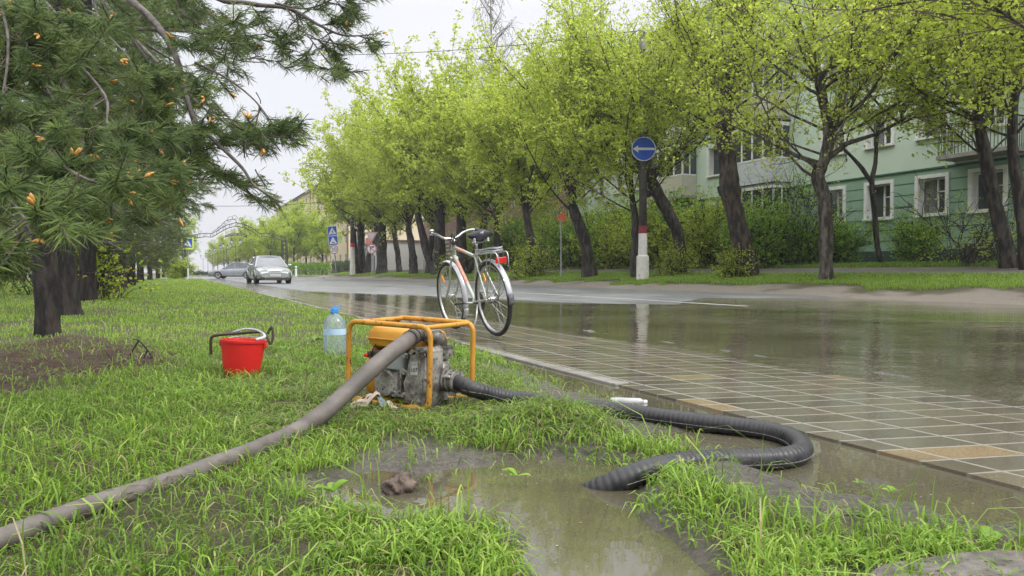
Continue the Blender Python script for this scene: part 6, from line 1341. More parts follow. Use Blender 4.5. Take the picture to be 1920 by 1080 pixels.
for s_ in (-1, 1): f_.tube([(.285 * k_, s_ * .018, .735), (.13 * k_, s_ * .045, .53), (0, s_ * .062, WR)], .0085, 8); f_.tube([(BBp[0], s_ * .02, .30), (.3, s_ * .045, .315), (0, s_ * .062, WR)], .0095, 8)
f_.build('frame', m_bf, BI, smooth=True, auto=50)
f_ = MB()
for s_ in (-1, 1): f_.tube(smooth_path([(.888 * k_, s_ * .03, .735), (.91 * k_, s_ * .048, .62), (.97 * k_, s_ * .05, .48), (XF, s_ * .052, WR)], 5), .0115, 10)
f_.box((.889 * k_, 0, .735), (.045, .085, .028), (0, R(-15), 0), bev=.008); f_.build('fork', m_bf, BI, smooth=True, auto=50)
for (a, b_, t0, t1) in ((ST_, (.853 * k_, 0, .845), .45, .85), ((.878 * k_, 0, .765), BBp, .12, .62)):
    a, b_ = Vector(a), Vector(b_); f_ = MB(); f_.tube([a.lerp(b_, t0), a.lerp(b_, t1)], .0200 if a.x > .6 else .0169, 12, cap=False); f_.build('red_decal', mat('faded_red_decal', (.45, .16, .11), (.55, .34, .28), scale=40, rough=.3), BI, smooth=True)
f_ = MB(); f_.tube([(.27 * k_, 0, .78), (.245 * k_, 0, .90)], .0130, 12); f_.build('seat_post', m_ch, BI, smooth=True)
f_ = MB(); secs = []
for i in range(13):
    t_ = i / 12; x = .10 + .27 * t_; wd = .135 * (1 - t_ * t_ * (3 - 2 * t_)) + .028 * (t_ * t_ * (3 - 2 * t_)); wd *= math.sqrt(max(.06, 1 - max(0, (.12 - t_) / .12) ** 2)) * math.sqrt(max(.1, 1 - max(0, (t_ - .93) / .07) ** 2)); th = .050 * (1 - .35 * t_)
    secs.append([(x * k_, wd * math.cos(a), .925 + .01 * math.cos(2.2 * (t_ - .2) * 2) + (th if math.sin(a) > 0 else th * .75) * math.sin(a)) for a in [6.2832 * j / 16 for j in range(16)]])
loftsec(f_, secs); f_.build('saddle', mat('black_saddle_vinyl', (.015, .015, .022), (.03, .03, .04), scale=10, rough=.28), BI, smooth=True)
f_ = MB()
for s_ in (-1, 1):
    f_.tube(smooth_path([(.13 * k_, s_ * .05, .885), (.20 * k_, s_ * .035, .868), (.30 * k_, s_ * .025, .875), (.36 * k_, 0, .90)], 4), .004, 6)
    P_ = [(.13 * k_ + .016 * math.cos(i * .7), s_ * .07 + .016 * math.sin(i * .7), .872 + i * .0012) for i in range(36)]; f_.tube(P_, .0028, 5)
f_.build('saddle_springs', m_ch, BI, smooth=True)
# handlebar with stem, grips, bell, coiled lock, slightly turned to the left
HBM = Matrix.Translation((.83 * k_, 0, 0)) @ Matrix.Rotation(R(6), 4, 'Z')
def hb_(pts): return [HBM @ Vector(p_) for p_ in pts]
f_ = MB(); f_.tube(hb_([(.012, 0, .86), (0.002, 0, .925)]), .0125, 10); f_.tube(hb_([(0.002, 0, .920), (.05, 0, .932)]), .013, 10)
f_.tube(hb_(smooth_path([(-.085, .300, 0.975), (-.04, .275, 0.987), (.02, .22, 1.0), (.055, .15, .983), (.062, .08, .945), (.055, 0, .932), (.062, -.08, .945), (.055, -.15, .983), (.02, -.22, 1.0), (-.04, -.275, .987), (-.085, -.300, .975)], 6)), .0112, 10); hbo = f_.build('handlebar', m_ch, BI, smooth=True)
for s_ in (-1, 1):
    f_ = MB(); f_.tube(hb_([(-.01, s_ * .252, .995), (-.11, s_ * .312, .969)]), [.0155, .0175], 12); f_.build('grip', mat('grip_rubber', (.02, .02, .03), (.035, .035, .045), scale=20, rough=.5), hbo, smooth=True, auto=40)
f_ = MB(); f_.lathe2(tuple(HBM @ Vector((.005,   .235, 1.027))), .024, 14, 8, (1, 1, .7)); f_.build('bell', m_ch, hbo, smooth=True)
f_ = MB(); P_ = [(.80 * k_ + .035 * math.cos(i * .42) + .012, -.018 + .0011 * i, .925 + .055 * math.sin(i * .42)) for i in range(46)]; f_.tube(P_, .0058, 7); f_.build('coiled_lock', m_rub, BI, smooth=True)
# luggage rack
f_ = MB(); zr_ = .765
for y in (-.058, .058): f_.tube(smooth_path([(.27 * k_, y * .4, .755), (.18, y, zr_), (0, y, zr_ + .003), (-.20, y, zr_ + .006)], 4), .0055, 8)
f_.tube(smooth_path([(-.20, -.058, zr_ + .006), (-.27, -.055, zr_), (-.295, -.05, zr_ - .06), (-.285, -.045, zr_ - .13)], 5), .0055, 8); f_.tube(smooth_path([(-.20, .058, zr_ + .006), (-.27, .055, zr_), (-.295, .05, zr_ - .06), (-.285, .045, zr_ - .13)], 5), .0055, 8)
for x in (.14, .05, -.06, -.17): f_.tube([(x, -.058, zr_), (x, .058, zr_)], .0045, 6)
for y in (-.062, .062):
    f_.tube([(-.09, y, zr_), (0, y, WR)], .0048, 8); f_.tube([(-.19, y, zr_), (0, y, WR)], .0035, 6)
f_.tube([(.1, 0, zr_ + .014), (-.10, .01, zr_ + .022), (-.20, 0, zr_ + .012)], .004, 6); f_.build('luggage_rack', m_al, BI, smooth=True, auto=60)
f_ = MB(); f_.box((-.247, 0, .700), (.022, .105, .052), (0, R(-12), 0), bev=.006); f_.build('tail_reflector', m_rd, BI)
f_ = MB(); f_.tube([(-.19, 0, .735), (-.24, 0, .72)], .006, 6); f_.build('reflector_bracket', m_al, BI)
# cranks, chainwheel, stand
f_ = MB(); f_.tube([(BBp[0], .052, .30), (BBp[0] + .165, .060, .292)], [.013, .010], 8); f_.tube([(BBp[0], -.052, .30), (BBp[0] - .165, -.060, .306)], [.013, .010], 8); f_.tube([(BBp[0], -.06, .30), (BBp[0], .06, .30)], .010, 8); f_.build('crank', m_al, BI, smooth=True)
for s_, x in ((1, BBp[0] + .165), (-1, BBp[0] - .165)):
    f_ = MB(); f_.box((x, s_ * .105, .295), (.085, .075, .022), (0, .1, 0), bev=.005); f_.build('pedal', m_rub, BI)
f_ = MB(); f_.lathe([(.03, -.050), (.092, -.050), (.092, -.046), (.03, -.046), (.03, -.050)], c=(BBp[0], 0, .30), axis='y', n=30, cap=False)
for r_ in (.050, .042, .034, .027): f_.lathe([(.012, -.030 - r_ * .1), (r_, -.030 - r_ * .1), (r_, -.033 - r_ * .1), (.012, -.033 - r_ * .1)], c=(0, 0, WR), axis='y', n=24, cap=False)
f_.build('chainwheel', m_castd, BI, smooth=True, auto=40)
f_ = MB(); f_.tube([(BBp[0], -.048, .392), (0, -.040, WR + .045)], .004, 5); f_.tube([(BBp[0], -.048, .208), (.06, -.040, .24), (0, -.04, WR - .045)], .004, 5); f_.build('chain', m_castd, BI)
f_ = MB(); f_.tube([(BBp[0] - .07, .02, .285), (BBp[0] - .10, .06, .16), (BBp[0] - .115, .135, .012)], [.009, .008, .007], 8); f_.tube([(BBp[0] - .115, .135, .012), (BBp[0] - .14, .15, .006)], .009, 8); f_.build('kickstand', m_al, BI, smooth=True)
for (x, s_) in ((0, 1), (0, -1)):
    f_ = MB(); f_.tube([(0, s_ * .06, WR), ((WR + .015) * math.cos(R(150)), s_ * .026, WR + (WR + .015) * math.sin(R(150)))], .0028, 6); f_.build('mudguard_stay', m_ch, BI)
    f_ = MB(); f_.tube([(XF, s_ * .055, WR), (XF + (WR + .015) * math.cos(R(168)), s_ * .026, WR + (WR + .015) * math.sin(R(168)))], .0028, 6); f_.build('mudguard_stay', m_ch, BI)
for nm_, P_ in (('brake_cable', [(.86, .2, 1.03), (.93, .05, .95), (.90, -.04, .80), (.86, -.03, .76)]), ('gear_cable', [(.86, -.2, 1.03), (.95, -.08, .94), (.90, .04, .84), (.8, .025, .80)])):
    f_ = MB(); f_.tube(smooth_path([(a * k_, b_, c) for a, b_, c in P_], 6), .0025, 5); f_.build(nm_, m_rub, BI, smooth=True)
# folded white cloth/newspaper under the rack spring
nl_ = thing('folded_newspaper', 'folded pale grey newspaper strapped on the bicycle luggage rack', 'newspaper', BI.matrix_basis @ Vector((0, 0, 0)) if False else tuple((Matrix.Translation(BI.location) @ Euler(BI.rotation_euler).to_matrix().to_4x4()) @ Vector((0, 0, 0))), tuple(BI.rotation_euler))
w = MB()
for i in range(4):
    rows = []
    for a in range(9):
        x = -.215 + .37 * a / 8; rows.append([(x + i * .004, -.052 + .104 * b_ / 4 + .004 * math.sin(a * 1.3 + i), .776 + i * .009 + .012 * (1 - a / 8) * (1 if i > 1 else .4) + .004 * math.sin(a * .9 + b_ + i)) for b_ in range(5)])
    w.grid(rows)
o = w.build('paper', mat('newsprint', (.55, .56, .58), (.42, .43, .45), scale=16, rough=.8, stretch=(4, 1, 1)), nl_, smooth=True, fix=False); o.modifiers.new('s', 'SOLIDIFY').thickness = .005
# ------------------------------------------------------------------ signs, poles, arch, lamps, cars
m_blue = mat('sign_blue', (.012, .075, .52), (.015, .09, .60), scale=3, rough=.3); m_swhite = mat('sign_white', (.72, .74, .76), rough=.35); m_sred = mat('sign_red', (.50, .03, .035), rough=.35); m_lime = mat('fluorescent_border', (.60, .80, .10), rough=.4); m_post = mat('galvanised_post', (.30, .31, .32), (.4, .41, .42), scale=6, rough=.5, metal=.3)
def disc(r_, n=40): return [(r_ * math.cos(6.2832 * i / n), r_ * math.sin(6.2832 * i / n)) for i in range(n)]
def tri(r_, up=True, rc=.0): return [(r_ * math.cos(R(a)), r_ * math.sin(R(a))) for a in ((90, 210, 330) if up else (270, 30, 150))]
def plate(parent, poly, y, z, m, name, th=.004, M=None, x=0.0):
    w = MB(); w.prism(poly, th, (M or Matrix.Identity(4)) @ Matrix.Translation((x, y, z)) @ MX); return w.build(name, m, parent)
def rect(a, b_, x=0, y=0): return [(x - a / 2, y - b_ / 2), (x + a / 2, y - b_ / 2), (x + a / 2, y + b_ / 2), (x - a / 2, y + b_ / 2)]
def walker(parent, z, s_, x=0.0, y=-.04):   # striding figure from limbs with a head, on stripes
    for poly in ([( -.02, .10), (.03, .10), (.05, -.02), (-.02, -.02)], [(-.02, -.02), (.02, -.02), (-.05, -.20), (-.09, -.20)], [(.02, -.02), (.055, -.02), (.12, -.19), (.08, -.20)], [(-.02, .09), (-.01, .06), (-.09, -.01), (-.105, .01)], [(.03, .09), (.02, .06), (.09, .0), (.10, .02)], [(a * .035 + .01, b_ * .035 + .15) for a, b_ in disc(1, 12)]):
        plate(parent, [(a * s_, b_ * s_) for a, b_ in poly], y, z, m_ink, 'pictogram', .002, x=x)
    for i in range(4): plate(parent, [(a * s_, b_ * s_) for a, b_ in rect(.05, .025, -.16 + i * .105, -.225)], y, z, m_ink, 'pictogram', .002, x=x)
def sqsign(o, z, s_, kind, border=m_swhite, bw=1.0, y=-.03):
    a = plate(o, rect(s_ * 1.0 * bw, s_ * bw), y, z, border, 'sign_panel', .004); b_ = plate(o, rect(s_ * .93, s_ * .93), y - .0045, z, m_blue, 'blue_field', .002); b_.parent = a
    c = plate(o, [(p_[0] * s_ * .46, p_[1] * s_ * .46 - s_ * .06) for p_ in ((-.92, -.62), (.92, -.62), (0, 1.0))], y - .007, z, m_swhite, 'white_triangle', .002); c.parent = a
    if kind == 'walk': walker(a, z - s_ * .08, s_ * 1.05, 0, y - .0095)
    else: plate(a, [(s_ * .17 * math.cos(R(t_)), s_ * .10 * math.sin(R(t_)) - s_ * .26) for t_ in range(0, 181, 15)], y - .0095, z, m_ink, 'hump_symbol', .002)
    return a
def roundsign(o, z, r_, y=-.03):
    a = plate(o, disc(r_), y, z, m_swhite, 'sign_panel', .004); b_ = plate(a, disc(r_ * .96), y - .0045, z, m_sred, 'red_ring', .002); plate(a, disc(r_ * .80), y - .007, z, m_swhite, 'white_field', .002); return a
def post(o, h, r_=.035, lean=0.0):
    w = MB(); w.tube([(lean, .02, -.1), (0, .02, h)], r_, 10); w.build('post', m_post, o, smooth=True, auto=50)
# utility pole with the blue arrow sign
pA, ZA = base(1205, 16.2); pA.z = .38
UP = thing('utility_pole', 'tall concrete utility pole with white base and dark red band, carrying the blue arrow sign', 'utility pole', pA, -TH)
m_conc = mat('dark_stained_concrete', (.045, .042, .038), (.10, .093, .085), scale=4, rough=.7, bump=.3, bscale=40, spots=(9, .66, (.22, .21, .19)))
m_whw = mat('peeling_whitewash', (.62, .60, .56), (.5, .48, .44), scale=6, rough=.8, spots=(10, .60, (.10, .075, .05))); m_mar = mat('dark_red_band', (.16, .015, .02), (.22, .03, .03), scale=6, rough=.7)
w = MB(); w.tube([(0, 0, 1.98), (.0, 0, 4.6), (-.06, 0, 9.3)], [.155, .14, .11], 14); w.build('shaft', m_conc, UP, smooth=True)
w = MB(); w.tube([(.0, 0, 0.86), (0, 0, 1.70)], [.175, .160], 14); w.build('white_base', mat('whitewash', (.62, .60, .58), (.52, .50, .47), scale=5, rough=.8, spots=(8, .66, (.12, .1, .08))), UP, smooth=True, auto=40)
w = MB(); w.tube([(.0, 0, 1.70), (0, 0, 1.985)], [.162, .158], 14); w.build('red_band', m_mar, UP, smooth=True, auto=40)
w = MB(); w.tube([(0, 0, -.15), (0, 0, .84), (0, 0, .87)], [.245, .235, .20], 10); w.build('footing', m_whw, UP, smooth=True, auto=40)
w = MB()
for z in (5.4, 5.62, 8.1, 8.35): w.tube([(-.02, 0, z - .02), (-.02, 0, z + .02)], .16, 12)
w.tube([(-.75, .1, 8.35), (.1, 0, 8.45)], .04, 8); w.box((-.45, .1, 8.36), (.5, .2, .12), bev=.04); w.tube([(-.04, 0, 8.6), (-.04, 0, 9.0)], [.16, .13], 10); w.build('fittings', m_slab, UP, smooth=True, auto=40)
AS = thing('road_sign', 'round blue sign with a white arrow pointing left, fixed to the banded concrete pole', 'road sign', D(1206, 280, ZA - .22), -TH)
a = plate(AS, disc(.455), 0, 0, m_swhite, 'sign_panel', .006); plate(a, disc(.425), -.0065, 0, m_blue, 'blue_field', .002)
plate(a, [(-.41, 0), (-.20, .135), (-.215, .048), (.415, .042), (.415, -.042), (-.215, -.048), (-.20, -.135)], -.009, 0, m_swhite, 'arrow', .002)
w = MB(); w.tube([(0, .06, .15), (0, .1, .15)], .03, 8); w.tube([(0, .06, -.15), (0, .1, -.15)], .03, 8); w.build('bracket', m_post, AS)
# second pole
pB, ZB = base(661, 16.0); pB.z = .45; s_ = ZB / ZA
UB = thing('utility_pole', 'second utility pole with white base and red band, just left of the yield sign', 'utility pole', pB, -TH)
w = MB(); w.tube([(0, 0, 3.0), (-.03, 0, 7.5)], [.21, .15], 12); w.build('shaft', m_conc, UB, smooth=True)
w = MB(); w.tube([(0, 0, -.1), (0, 0, .9), (0, 0, .95), (0, 0, 2.6)], [.27, .26, .24, .22], 12); w.build('white_base', m_whw2 if 'm_whw2' in globals() else mat('whitewash'), UB, smooth=True, auto=40)
w = MB(); w.tube([(0, 0, 2.6), (0, 0, 3.0)], [.225, .215], 12); w.build('red_band', m_sred, UB, smooth=True, auto=40)
w = MB(); w.box((.33, -.1, 6.7), (.36, .2, .62), bev=.02); w.tube([(0, 0, 6.6), (.33, 0, 6.6)], .03, 6); w.build('junction_box', mat('box_grey', (.42, .43, .46), rough=.5), UB)
w = MB(); [w.tube([(0, 0, z), (0, 0, z + .06)], .21, 10) for z in (5.2, 5.6, 6.0)]; w.build('clamps', m_bolt, UB)
# sign groups
p_, Z = base(630.5, 15.2); p_.z = .40; k_ = Z / FPX
S1 = thing('road_sign', 'leaning signpost with blue crossing sign, blue hump sign and round 20 limit sign', 'road sign', p_, (0, R(-5), -TH))
post(S1, 86 * k_, .05); sqsign(S1, 81 * k_, 17.6 * k_, 'walk'); sqsign(S1, 63.3 * k_, 17.6 * k_, 'hump'); a = roundsign(S1, 46 * k_, 8.4 * k_); text_mesh('20', 10.5 * k_, Matrix.Translation((0, -.042, 46 * k_)) @ MX, m_ink, 'lettering', a, .002)
S1.children  # panels stack down the post
p_, Z = base(697, 15.6); p_.z = .40; k_ = Z / FPX
S2 = thing('road_sign', 'signpost with white red-edged yield triangle above a round no right turn sign', 'road sign', p_, (0, 0, -TH))
post(S2, 70 * k_, .045); a = plate(S2, tri(13.0 * k_, False), -.03, 73 * k_, m_swhite, 'yield_panel', .004); plate(a, tri(11.8 * k_, False), -.0345, 73 * k_, m_sred, 'red_edge', .002); plate(a, tri(9.8 * k_, False), -.037, 73 * k_, mat('sign_grey_white', (.55, .56, .58), rough=.4), 'white_field', .002)
zc = 48.5 * k_; a = roundsign(S2, zc, 9.6 * k_); q = k_
plate(a, [(-3.0 * q, -5.2 * q), (-1.4 * q, -5.2 * q), (-1.4 * q, 2.2 * q), (1.6 * q, 2.2 * q), (1.6 * q, .6 * q), (5.2 * q, 3.2 * q), (1.6 * q, 5.6 * q), (1.6 * q, 4.0 * q), (-3.0 * q, 4.0 * q)], -.039, zc, m_ink, 'turn_arrow', .002)
plate(a, [(-6.2 * q, 5.2 * q), (-5.2 * q, 6.2 * q), (6.2 * q, -5.2 * q), (5.2 * q, -6.2 * q)], -.042, zc, m_sred, 'slash', .002)
p_ = G(352.5, 524, .04); S3 = thing('road_sign', 'blue pedestrian crossing sign with wide fluorescent yellow border at the left side of the road', 'road sign', (p_.x, p_.y, .0), (0, 0, -TH)); Z3 = p_.x * ST + p_.y * CT; k_ = Z3 / FPX
post(S3, 72 * k_, .04); a = sqsign(S3, 69 * k_, 18.5 * k_, 'walk', m_lime, 1.26)
w = MB(); w.tube([(0, .0, 0), (0, .0, 22 * k_)], .055, 8); w.build('post_sleeve', m_swhite, S3)
# red triangular sign half hidden in the crowns
p_ = D(1052, 408, 33.5); S4 = thing('road_sign', 'small red sign half hidden by the leaves left of the stout leaning trunk', 'road sign', p_, (0, 0, -TH)); plate(S4, [(-.28, -.1), (.26, -.16), (.12, .28)], 0, 0, mat('bright_red_sign', (.75, .08, .05), (.85, .2, .1), scale=3, rough=.4), 'sign_panel', .02)
w = MB(); w.tube([(0, .05, .2), (0, .05, -2.9)], .03, 8); w.build('post', m_post, S4)
p_ = G(555, 514.5, .10); p_, Z = ROW(555, 13.2); bo = thing('bollard', 'slim white bollard at the kerb before the clipped hedge', 'bollard', (p_.x, p_.y, .1)); w = MB(); w.tube([(0, 0, 0), (0, 0, 1.15), (0, 0, 1.2)], [.13, .13, .08], 12); w.build('bollard_body', m_swhite, bo, smooth=True, auto=40); w = MB(); w.tube([(0, 0, .95), (0, 0, 1.03)], .134, 12); w.build('band', m_ink, bo)
# junction kerb on the far right corner
w = MB(); P_ = [(14.6, 80, 0), (14.7, 84, 0), (15.4, 87.5, 0), (17, 90, 0), (20, 91, 0), (40, 91, 0)]
w.tube(P_, .12, 4); tag(w.build('junction_kerb', m_kerb), kind='structure')
w = MB(); w.tube([(13.6, 105, .04), (13.0, 98, .04), (3, 97, .04), (2, 105, .04)], .14, 4); tag(w.build('alley_kerb', m_kerb), kind='structure')
# wrought iron arch
AZ = 87.0; aL = cw((347 - 960) / FPX * AZ, AZ); aR = cw((535 - 960) / FPX * AZ, AZ); k_ = AZ / FPX; AW = (aR - aL).length; mid = (aL + aR) / 2
AR = thing('iron_archway', 'black wrought iron archway with scrolls and a name board spanning the alley entrance', 'archway', (mid.x, mid.y, .0), -TH)
def ay(px, off=0):      # lower chord height from the photograph's profile
    return float(np.interp(px, [347, 370, 400, 412, 425, 441, 460, 475, 490, 510, 535], [428 + 20, 446, 443, 440 - 2, 428, 421, 420, 424, 438, 443, 452]))
def lx(px): return (px - 441) * k_ 
def lz(py): return (522 - py) * k_
xs = [347 + i * 4 for i in range(48)]
w = MB(); top = []; bot = []
for px in xs:
    yb = float(np.interp(px, [347, 365, 385, 398, 410, 425, 443, 460, 475, 487, 498, 515, 530, 535], [452, 449, 446, 447, 440, 431, 426, 430, 437, 447, 446, 448, 453, 456])); yt = yb - 6.5
    bot.append((lx(px), 0, lz(yb))); top.append((lx(px), 0, lz(yt)))
w.tube(bot, .045, 5); w.tube(top, .045, 5)
for i in range(0, 48, 3): w.tube([bot[i], top[i]], .03, 4)
w.build('arch_truss', m_steel, AR)
w = MB()
for i in range(1, 46, 3):
    a, b_ = Vector(bot[i]), Vector(top[i]); c = (a + b_) / 2; w.tube([c + Vector((.15 * math.cos(t_ * .8) * (1 - t_ * .1), 0, .15 * math.sin(t_ * .8) * (1 - t_ * .1))) for t_ in range(8)], .018, 4)
for (px, py, r_) in ((432, 414, .42), (425, 420, .3), (440, 411, .35), (411, 431, .25), (375, 438, .25), (452, 414, .3), (419, 425, .25)):
    c = Vector((lx(px), 0, lz(py))); w.tube([c + Vector((r_ * (1 - t_ * .055) * math.cos(t_ * .5), 0, r_ * (1 - t_ * .055) * math.sin(t_ * .5))) for t_ in range(15)], .022, 4)
w.tube(smooth_path([(lx(398), 0, lz(438)), (lx(412), 0, lz(428)), (lx(425), 0, lz(416)), (lx(440), 0, lz(414)), (lx(446), 0, lz(422))], 5), .03, 4); w.build('scrolls', m_steel, AR)
w = MB(); P_ = [(lx(px), -.06, lz(py)) for px, py in ((423, 443.5), (430, 441.5), (437, 440.2), (444, 440), (451, 440.3), (458, 441.5), (464, 443.5))]
w.add([p_ for p_ in P_] + [(p_[0], p_[1], p_[2] - .26) for p_ in P_], [(i, i + 1, i + 8, i + 7) for i in range(6)]); nb = w.build('name_board', m_ink, AR, fix=False); nb.modifiers.new('s', 'SOLIDIFY').thickness = .04
w = MB()
for i in range(22):
    if i in (13,): continue
    px = 424.8 + i * 1.72; z = float(np.interp(px, [423, 430, 437, 444, 451, 458, 464], [lz(443.5), lz(441.5), lz(440.2), lz(440), lz(440.3), lz(441.5), lz(443.5)])) - .13
    w.box((lx(px) - .025, -.10, z), (.02, .01, .14)); w.box((lx(px) + .025, -.10, z), (.02, .01, .14)); w.box((lx(px), -.1, z + (.06 if i % 2 else -.0)), (.03, .01, .02))
w.build('lettering', mat('board_letters', (.5, .5, .46), rough=.6), nb)
for px in (424, 441, 460):
    w = MB(); w.tube([(lx(px), 0, lz(441)), (lx(px), 0, lz(430))], .025, 4); w.build('hanger', m_steel, AR)
for (pa, pb_, y0) in ((528.5, 536, 516), (343, 348, 517)):
    w = MB()
    for px in (pa, pb_):
        for dy in (0, .5): w.tube([(lx(px), dy, -.05), (lx(px), dy, lz(452))], .06, 6)
    for i in range(16):
        z = .2 + i * .26; w.tube([(lx(pa), 0, z), (lx(pb_), 0, z + (.26 if i % 2 else 0))], .03, 4)
    w.build('lattice_pillar', m_steel, AR)
# twin lamps along the alley
def lamp_at(px, Z, label, first=None):
    p_ = cw((px - 960) / FPX * Z, Z, .02)
    if first is not None: return dup(first, p_, -TH, label, 'twin lanterns along the alley')
    o = thing('street_lamp', label, 'street lamp', p_, -TH, 'twin lanterns along the alley')
    w = MB(); w.tube([(0, 0, 0), (0, 0, .5), (0, 0, .55), (0, 0, 4.35)], [.10, .09, .05, .045], 8); w.tube(smooth_path([(-.62, 0, 4.75), (-.62, 0, 4.45), (-.4, 0, 4.25), (0, 0, 4.3), (.4, 0, 4.25), (.62, 0, 4.45), (.62, 0, 4.75)], 4), .03, 5); w.tube([(0, 0, 4.3), (0, 0, 4.75)], .03, 5); w.build('post', m_steel, o)
    for x in (-.62, .62):
        w = MB(); w.lathe([(.10, 4.75), (.20, 5.15), (.20, 5.16)], c=(x, 0, 0), n=6); l_ = w.build('lantern_glass', mat('lantern_glass', (.55, .58, .62), rough=.3), o)
        w = MB(); w.lathe([(.26, 5.16), (.12, 5.34), (.03, 5.48), (.0, 5.55)], c=(x, 0, 0), n=6); w.build('lantern_cap', m_steel, l_)
    return o
l0 = lamp_at(442.5, 108, 'nearest twin lantern lamp under the right half of the archway')
for i, (px, Z, lb) in enumerate(((425.5, 122, 'second twin lantern lamp from the archway'), (420, 131, 'third twin lantern lamp from the archway'), (408.5, 146, 'fourth twin lantern lamp from the archway'), (398.5, 165, 'fifth twin lantern lamp from the archway'), (390, 185, 'sixth twin lantern lamp from the archway'), (381, 212, 'farthest twin lantern lamp, leftmost of the row'))): lamp_at(px, Z, lb, l0)
# low dark flower bed edge beyond the crossing
hedge(G(372, 516.5, .0) * 1.0 if False else tuple(cw((375 - 960) / FPX * 105, 105, .0)), 9, .7, 1.2, 95, 'low dark hedge in front of the alley lamps at the far left', m_leafd, -TH)
# wires
def wire(a, b_, sag, label, r_=.012):
    a, b_ = Vector(a), Vector(b_); P_ = [a.lerp(b_, i / 20) + Vector((0, 0, -sag * 4 * (i / 20) * (1 - i / 20))) for i in range(21)]; w = MB(); w.tube(P_, r_, 4); tag(w.build('overhead_wire', m_ink, org=tuple(a)), label, 'wire', None)
wire(D(1200, 60, ZA), D(380, 98, 36), .5, 'thin wire crossing the sky from the banded pole into the pine', .012)
wire(tuple(pB + Vector((0, 0, 7.3))), D(330, 385, 60), .3, 'lower wire running left from the second pole towards the pines', .02)
wire(D(1195, 60, ZA), tuple(pB + Vector((0, 0, 7.3))), .8, 'wire running between the two utility poles through the crowns', .018)
